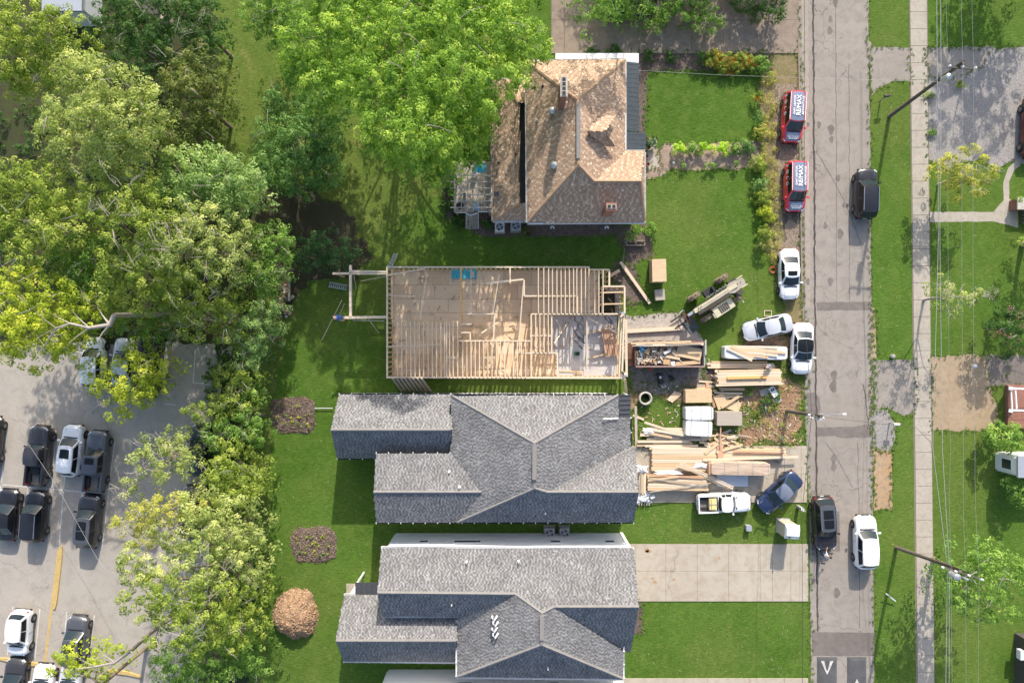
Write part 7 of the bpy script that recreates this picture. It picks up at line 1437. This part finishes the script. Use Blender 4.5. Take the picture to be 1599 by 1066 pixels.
# mulch beds, dirt mound
def mound(name, label, cat, px, py, rx, ry, h, mat, chunk, nch, seed, flat=.0, cs=(.04, .11), pw=2.6, floor_=.0):
    c = W(px, py); mb = MB(); n = 44; m = 16; P = [(0, 0, h * (1 + .1))]; r = random.Random(seed)
    def hh(x, y, t): return max(.0, h * (1 - t ** pw)) * (1 - flat) + h * flat * (1 - t ** 8) + .16 * min(1, h * 2.2) * noise.noise(Vector((x * 1.6, y * 1.6, seed))) * (1 - t ** 4) + .07 * noise.noise(Vector((x * 6, y * 6, seed)))
    def ed(a): e = .22 if pw > 3 else 0; k = (abs(math.cos(a)) ** 4 + abs(math.sin(a)) ** 4) ** -.25 * .93 if pw > 3 else 1; return k * (1 + .03 * math.sin(3 * a + seed) + .025 * math.sin(7 * a + seed * 2) + .055 * r.uniform(-1, 1))
    E = [ed(2 * math.pi * k / n) for k in range(n)]
    for i in range(1, m + 1):
        t = i / m
        for k in range(n):
            a = 2 * math.pi * k / n; x, y = rx * t * E[k] * math.cos(a), ry * t * E[k] * math.sin(a); P.append((x, y, hh(x, y, t) if i < m else -.02))
    P[0] = (0, 0, hh(0, 0, 0)); fs = [(0, 1 + k, 1 + (k + 1) % n) for k in range(n)] + [(1 + (i - 1) * n + k, 1 + i * n + k, 1 + i * n + (k + 1) % n, 1 + (i - 1) * n + (k + 1) % n) for i in range(1, m) for k in range(n)]
    mb.add(P, fs); t_ = thing(name, label, cat, c); mb.build('mound', mat, t_, smooth=False)
    ch = MB()
    for i in range(nch):
        a = r.uniform(0, 6.28); t = math.sqrt(r.random()) * 1.02; k = E[int(a / 6.283 * n) % n]; x, y = rx * t * k * math.cos(a), ry * t * k * math.sin(a); s = r.uniform(*cs) * (1.6 if r.random() < .08 else 1)
        Mx = Matrix.Rotation(r.uniform(0, 6), 3, 'Z') @ Matrix.Rotation(r.uniform(-.8, .8), 3, 'X'); q = [Vector((r.uniform(.7, 1.2) * v[0], r.uniform(.7, 1.2) * v[1], r.uniform(.6, 1.1) * v[2])) * s for v in ((1, 0, 0), (-1, 0, 0), (0, 1, 0), (0, -1, 0), (0, 0, .8), (0, 0, -.8))]
        o = Vector((x, y, max(.01, hh(x, y, min(t, .999)))))
        ch.add([Mx @ p + o for p in q], [(0, 2, 4), (2, 1, 4), (1, 3, 4), (3, 0, 4), (2, 0, 5), (1, 2, 5), (3, 1, 5), (0, 3, 5)], tint=r.random())
    ch.build('clods', chunk, t_, tint=True, kind='stuff'); return t_, c, hh
M['clod'] = tinted('dirt_clod', [(0, (.24, .135, .075)), (.6, (.42, .265, .16)), (1, (.54, .38, .25))], .95); M['chip'] = tinted('mulch_chip', [(0, (.09, .06, .045)), (.5, (.19, .135, .10)), (.9, (.32, .23, .17)), (1, (.42, .32, .25))], .95)
M['moundd'] = surf('mound_dirt', (.42, .27, .165), (.48, .33, .21), (.25, .15, .09), .8, 2.6, 10, amt=.5, bs=.8)
mound('dirt_mound', 'lumpy heap of light brown dirt on the lawn below the lower mulch bed', 'dirt heap', 463, 957, m_(35), m_(39), 1.55, M['moundd'], M['clod'], 2200, 4, cs=(.025, .10))
for i, (x, y, lb, rz) in enumerate([(458, 648, 'upper mulch bed of young plants beside the grey house gable', 1), (491, 850, 'lower mulch bed of young plants above the dirt heap', 2)]):
    t_, c, hh = mound('mulch_bed', lb, 'mulch bed', x, y, m_(38), m_(30), .16, M['mulch'], M['chip'], 1900, 11 + i, flat=.6, cs=(.02, .07), pw=4)
    for k in range(14):
        gx = (k % 5 - 2) * .68 + RND.uniform(-.15, .15); gy = (k // 5 - 1) * .75 + RND.uniform(-.15, .15); r = RND.uniform(.16, .28)
        V, T = leaf_cloud([(gx, gy, r, .48)], 26, 14, .11, (.05, .12), 700 + i * 30 + k, 0); o = bpy.data.objects.new('young_plant', leaf_mesh('young_plant', V, T, M['l_yellow' if k % 3 else 'l_fresh'])); COL.objects.link(o); o.parent = t_
board('edge_stake', W(492, 637, .2), W(520, 637, .2), .06, .04, M['wrap'], label='thin white pipe running from the upper mulch bed to the grey gable', cat='pipe')
# debris pile by the wood
t = thing('debris_pile', 'pile of broken boards and bricks where lawn meets the wood', 'debris pile', W(442, 468))
for i in range(26): x, y, a_ = RND.uniform(432, 450), RND.uniform(444, 488), RND.uniform(-.9, .5); L = RND.uniform(6, 15); board('board', W(x - L * math.cos(a_) / 2, y + L * math.sin(a_) / 2, .2 + RND.random() * .4), W(x + L * math.cos(a_) / 2, y - L * math.sin(a_) / 2, .2 + RND.random() * .3), RND.uniform(.08, .2), .06, M[RND.choice(['wood_red', 'wood_grey', 'wood'])], t)
for i in range(9): c = W(RND.uniform(444, 458), RND.uniform(452, 494), .12); mb = MB(); s = RND.uniform(.08, .18); mb.lathe([(s * .5, -.12), (s, 0), (s * .7, .1), (s * .3, .16)], c, 5); mb.build('rubble', M['stone'], t, world=True)
board('timber', W(452, 432, .3), W(452, 470, .3), .2, .2, M['wood_grey'], label='grey timber lying upright in the photo beside the debris pile', cat='timber')
# garden bits near the brown house
t = thing('planter_box', 'double wooden planter frame below the clipped conifers', 'planter', W(993, 379, 0))
for x0, y0, x1, y1 in [(979, 376, 1007, 376), (979, 383, 1007, 383), (979, 376, 979, 383), (1007, 376, 1007, 383), (993, 376, 993, 383)]: board('side', W(x0, y0, .25), W(x1, y1, .25), .06, .3, M['wood_grey'], t)
for x, y, lb in ((1049, 231, 'tiny white path light beside the lime bush above the mulch path'), (1051, 256, 'tiny white path light at the lower edge of the mulch path')): t = thing('path_light', lb, 'path light', W(x, y)); MB().lathe([(.02, 0), (.02, .3), (.1, .32), (.12, .36), (.05, .42)], (0, 0, 0), 10).build('lamp', M['wrap'], t)
for i, (x, y) in enumerate([(1010, 219), (1012, 232), (1009, 246), (1011, 258)]): t = thing('flowerpot', ['red brick pot on the stoop, topmost of four', 'red brick pot on the stoop, second from the top', 'red brick pot on the stoop, third from the top', 'red brick pot on the stoop, lowest of four'][i], 'pot', W(x, y), 0, 'pots along the stoop'); MB().lathe([(.12, 0), (.18, .3), (.2, .34), (.15, .34), (.13, .2)], (0, 0, 0), 12).build('pot', M['brick'], t)
mb = MB(); c = W(1207, 421, .1); mb.tube([c + Vector((.28 * math.cos(k * .8), .25 * math.sin(k * .8) * (1 + .2 * math.sin(k)), .03 * (k % 3))) for k in range(22)], .03, 5); mb.build('red_hose', M['red_o'] if 'red_o' in M else M.setdefault('red_o', plain('faded_red', (.55, .12, .06), .6)), label='red coil lying in dry grass beside the white sunroof sedan', cat='hose')
t = thing('wooden_frame', 'small pale square frame lying on the grass above the angled silver sedan', 'frame', W(1199, 489))
for x0, y0, x1, y1 in [(1194, 485, 1205, 485), (1194, 493, 1205, 493), (1194, 485, 1194, 493), (1205, 485, 1205, 493)]: board('stick', W(x0, y0, .06), W(x1, y1, .06), .06, .04, M['wood_pale'], t)
t = thing('appliance', 'small white basin unit dumped on the clay ground', 'basin', W(1206, 611, .05), rad(-58)); MB().box((0, 0, .2), (.95, .5, .4)).build('cabinet', M['wrap'], t); MB().box((-.2, .1, .405), (.25, .12, .02)).build('opening', M['black'], t); MB().box((-.2, -.08, .405), (.25, .12, .02)).build('opening', M['black'], t)
for x, y, rz, s, lb in [(1194, 612, 20, (.8, .6, .12), 'cream slab lying left of the dumped white basin'), (1214, 625, 35, (.75, .5, .1), 'cream slab lying below the dumped white basin'), (1196, 637, 90, (.7, .12, .1), 'short white post lying on the weeds of the clay ground')]: t = thing('slab', lb, 'slab', W(x, y, .1), rad(rz)); MB().box((0, 0, 0), s).build('slab_body', M['stone'] if 'post' not in lb else M['wrap'], t)
mb = MB()
for i in range(420):
    px, py = RND.uniform(1155, 1254), RND.uniform(594, 694)
    if noise.noise(Vector((px * .05, py * .05, 3))) < -.1: continue
    c = W(px, py, .03); s = RND.uniform(.03, .12) * (1.5 if RND.random() < .1 else 1); q = [Vector(v) * s * RND.uniform(.7, 1.2) for v in ((1, 0, 0), (-1, 0, 0), (0, 1, 0), (0, -1, 0), (0, 0, .7), (0, 0, -.5))]; mb.add([p + c for p in q], [(0, 2, 4), (2, 1, 4), (1, 3, 4), (3, 0, 4)], tint=RND.random())
mb.build('clay_clods', M['clod'], tint=True, kind='stuff')
# wood scraps scattered over the building yard
mb = MB()
for i in range(520):
    px, py = RND.choice([(RND.uniform(985, 1250), RND.uniform(596, 700)), (RND.uniform(985, 1255), RND.uniform(696, 784)), (RND.uniform(1100, 1235), RND.uniform(560, 640)), (RND.uniform(985, 1250), RND.uniform(640, 700))])
    if px > 1230 and RND.random() < .6: continue
    c = W(px, py, .06); s = RND.uniform(.04, .20); mb.box(c, (s * 2, RND.uniform(.03, .10), .03), RND.uniform(0, 3.14), mi=RND.choice([0, 0, 1, 2, 3, 3, 4]))
mb.build('wood_scraps', [M['wood'], M['wood_pale'], M['wood_red'], M['wood_grey'], M['wrap']], kind='stuff')
mb = MB()
for i in range(260):
    px, py = RND.uniform(610, 970), RND.uniform(424, 585); c = W(px, py, .52); s = RND.uniform(.05, .28); mb.box(c, (s * 2, RND.uniform(.03, .10), .03), RND.uniform(0, 3.14), mi=RND.choice([0, 1, 1, 2, 3]))
mb.build('floor_scraps', [M['wood'], M['wood_pale'], M['wood_red'], M['wood_grey']], kind='stuff')
# specks of straw and litter on lawns
mb = MB()
for i in range(2600):
    px, py = RND.choice([(RND.uniform(410, 600), RND.uniform(420, 1060)), (RND.uniform(1010, 1190), RND.uniform(270, 500)), (RND.uniform(990, 1260), RND.uniform(940, 1055)), (RND.uniform(1370, 1425), RND.uniform(0, 1066)), (RND.uniform(1450, 1590), RND.uniform(350, 1060)), (RND.uniform(1000, 1250), RND.uniform(785, 845))])
    c = W(px, py, .02); a_ = RND.uniform(0, 3.14); L = RND.uniform(.03, .10); d = Vector((math.cos(a_), math.sin(a_), 0)) * L; s = Vector((-d.y, d.x, 0)) * .16; mb.add((c - d - s, c + d - s, c + d + s, c - d + s), ((0, 1, 2, 3),), tint=RND.random())
M['strawm'] = tinted('straw_bits', [(0, (.16, .19, .06)), (.7, (.28, .27, .12)), (1, (.45, .40, .25))], .95); mb.build('straw_bits', M['strawm'], tint=True, kind='stuff')
# ---------------------------------------------------------------- people
def person(label, loc, hd, shirt, legs, pose, hat=None, hold=None):
    lean, arms, kneel = pose; pel = Vector((0, 0, .93 - kneel)); Rm = Matrix.Rotation(rad(lean), 3, 'Y'); up = lambda x, y, z: pel + Rm @ Vector((x, y, z))
    J = [pel, up(0, 0, .22), up(0, 0, .42), up(.01, 0, .56), up(.03, 0, .66), up(.04, 0, .76)]; Rr = [(.135, .15), (.115, .15), (.12, .165), (.05, .05), (.088, .078), (.085, .075)]; Ed = [(0, 1), (1, 2), (2, 3), (3, 4), (4, 5)]; seg = ['p', 's', 's', 'k', 'k', 'k']
    def chain(root, pts, rs, tags):
        i = root
        for p, r, t in zip(pts, rs, tags): J.append(p); Rr.append((r, r)); seg.append(t); Ed.append((i, len(J) - 1)); i = len(J) - 1
        return i
    for s in (-1, 1):
        k = kneel; chain(0, [pel + Vector((0, s * .10, -.06)), Vector((k * .75 + .03, s * .13, .50 - k * .35)), Vector((-k * .25, s * .13, .10)), Vector((.15 - k * .2, s * .14, .04))], [.095, .065, .045, .04], 'pppb')
        e, h = arms[0 if s < 0 else 1]; sh_ = up(0, s * .19, .40); el = sh_ + Rm @ Vector((e[0], s * e[1], e[2])); ha = el + Rm @ Vector((h[0], s * h[1], h[2])); w = chain(2, [sh_, el, ha], [.06, .042, .03], 'ssk')
        d = (ha - el).normalized(); sd_ = d.cross(Vector((0, 0, 1))); sd_ = (sd_ if sd_.length > .1 else Vector((0, 1, 0))).normalized(); pm = chain(w, [ha + d * .06], [.034], 'k')
        for f in range(4): o = sd_ * (.028 - f * .019); L = (.075, .085, .08, .062)[f]; chain(pm, [ha + d * (.10) + o, ha + d * (.10 + L * .55) + o + Vector((0, 0, -.008)), ha + d * (.10 + L) + o + Vector((0, 0, -.022))], [.0095, .0085, .007], 'kkk')
        chain(w, [ha + d * .05 + sd_ * .045, ha + d * .09 + sd_ * .062], [.011, .009], 'kk')
    me = bpy.data.meshes.new('body'); me.from_pydata(J, Ed, []); o = bpy.data.objects.new('body', me); COL.objects.link(o); bpy.context.view_layer.update()
    m = o.modifiers.new('skin', 'SKIN'); m2 = o.modifiers.new('sub', 'SUBSURF'); m2.levels = 1; m2.render_levels = 1
    if not me.skin_vertices: 
        bpy.context.view_layer.objects.active = o; me.attributes.new
    if me.skin_vertices:
        for v, r in zip(me.skin_vertices[0].data, Rr): v.radius = r
        me.skin_vertices[0].data[0].use_root = True
    dg = bpy.context.evaluated_depsgraph_get(); nm = bpy.data.meshes.new_from_object(o.evaluated_get(dg)); bpy.data.objects.remove(o); nm.name = 'body'; nm.materials.clear()
    for x in (M['skin'], M[shirt], M[legs], M['rubber']): nm.materials.append(x)
    mp = {'k': 0, 's': 1, 'p': 2, 'b': 3}; segs = [(J[a], J[b], seg[b]) for a, b in Ed]
    for p in nm.polygons:
        c = p.center; best = 9; bt = 'k'
        for a, b, t in segs:
            ab = b - a; u = max(0, min(1, (c - a).dot(ab) / max(ab.length_squared, 1e-9))); dd = (a + ab * u - c).length
            if dd < best: best, bt = dd, t
        p.material_index = mp[bt]; p.use_smooth = True
    t = thing('person', label, 'person', loc, rad(hd)); ob = bpy.data.objects.new('body', nm); COL.objects.link(ob); ob.parent = t
    hc = up(.04, 0, .73); n = (up(1, 0, 0) - pel).normalized()
    mb = MB(); X = Rm; mb.lathe([(.10, -.02), (.106, .03), (.095, .07), (.05, .105), (.01, .112)], hc, 14, M=X); mb.build(hat and 'cap' or 'hair', M[hat or 'hair'], t, smooth=True)
    if hat: MB().box(hc + X @ Vector((.13, 0, .0)), (.12, .15, .015), M=X).build('cap_brim', M[hat], t)
    MB().tube([hc + X @ Vector((.07, 0, -.03)), hc + X @ Vector((.105, 0, -.06)), hc + X @ Vector((.08, 0, -.07))], [.012, .016, .01], 6).build('nose', M['skin'], t)
    for s in (-1, 1): MB().lathe([(.012, -.005), (.014, 0), (.008, .006)], hc + X @ Vector((.085, s * .035, -.03)), 8, M=X @ Matrix.Rotation(math.pi / 2, 3, 'Y')).build('eye', M['black'], t); MB().lathe([(.02, -.008), (.022, 0), (.012, .008)], hc + X @ Vector((0, s * .09, -.05)), 8, M=X @ Matrix.Rotation(math.pi / 2, 3, 'X')).build('ear', M['skin'], t)
    MB().box(hc + X @ Vector((.088, 0, -.10)), (.012, .05, .01), M=X).build('mouth', M['mouth'] if 'mouth' in M else M.setdefault('mouth', plain('lips', (.35, .12, .1), .5)), t)
    return t
fwd = ((.14, .03, -.22), (.24, -.02, -.04)); down = ((.0, .05, -.27), (.05, .0, -.25)); out_ = ((.06, .24, -.08), (.12, .2, .05))
person('person in grey bending over the boards beside the long wrapped bundle', W(1198, 570, .42), 200, 'shirt_g', 'denim', (55, (fwd, down), .12))
person('person in a white shirt crouched on the upper right wall corner of the timber frame', W(973, 489, 3.24), 225, 'shirt_g', 'denim', (35, (fwd, fwd), .38), hat='wood_pale')
person('person on the lower right wall corner of the timber frame', W(975, 588, 3.24), 130, 'shirt_w', 'denim', (35, (fwd, fwd), .38), hat='mud')
person('person in blue bending on the lower left beam of the deck frame', W(537, 496, 3.24), 180, 'shirt_b', 'denim', (60, (fwd, down), .25))
pp = person('person in a white shirt holding up a camera in the street before the dark SUV', W(1281, 862, .01), 20, 'shirt_w', 'denim', (12, (fwd, out_), 0))
t = thing('camera', 'small black camera held by the white-shirted person in the street', 'camera', pp.matrix_basis @ Vector((.52, .05, 1.12)), rad(20)); MB().box((0, 0, 0), (.1, .16, .11)).build('camera_body', M['rubber'], t); MB().lathe([(.04, 0), (.045, .1)], (.05, 0, 0), 10, M=Matrix.Rotation(math.pi / 2, 3, 'Y')).build('lens', M['black'], t)
t = thing('tripod', 'low tripod with round reflector standing behind the photographer in the street', 'tripod', W(1276, 872, .012))
for k in range(3): MB().tube([(0, 0, 1.15), (.4 * math.cos(k * 2.1), .4 * math.sin(k * 2.1), 0)], .02, 6).build('leg', M['rubber'], t)
MB().box((0, 0, 1.22), (.3, .12, .14)).build('head', M['rubber'], t)
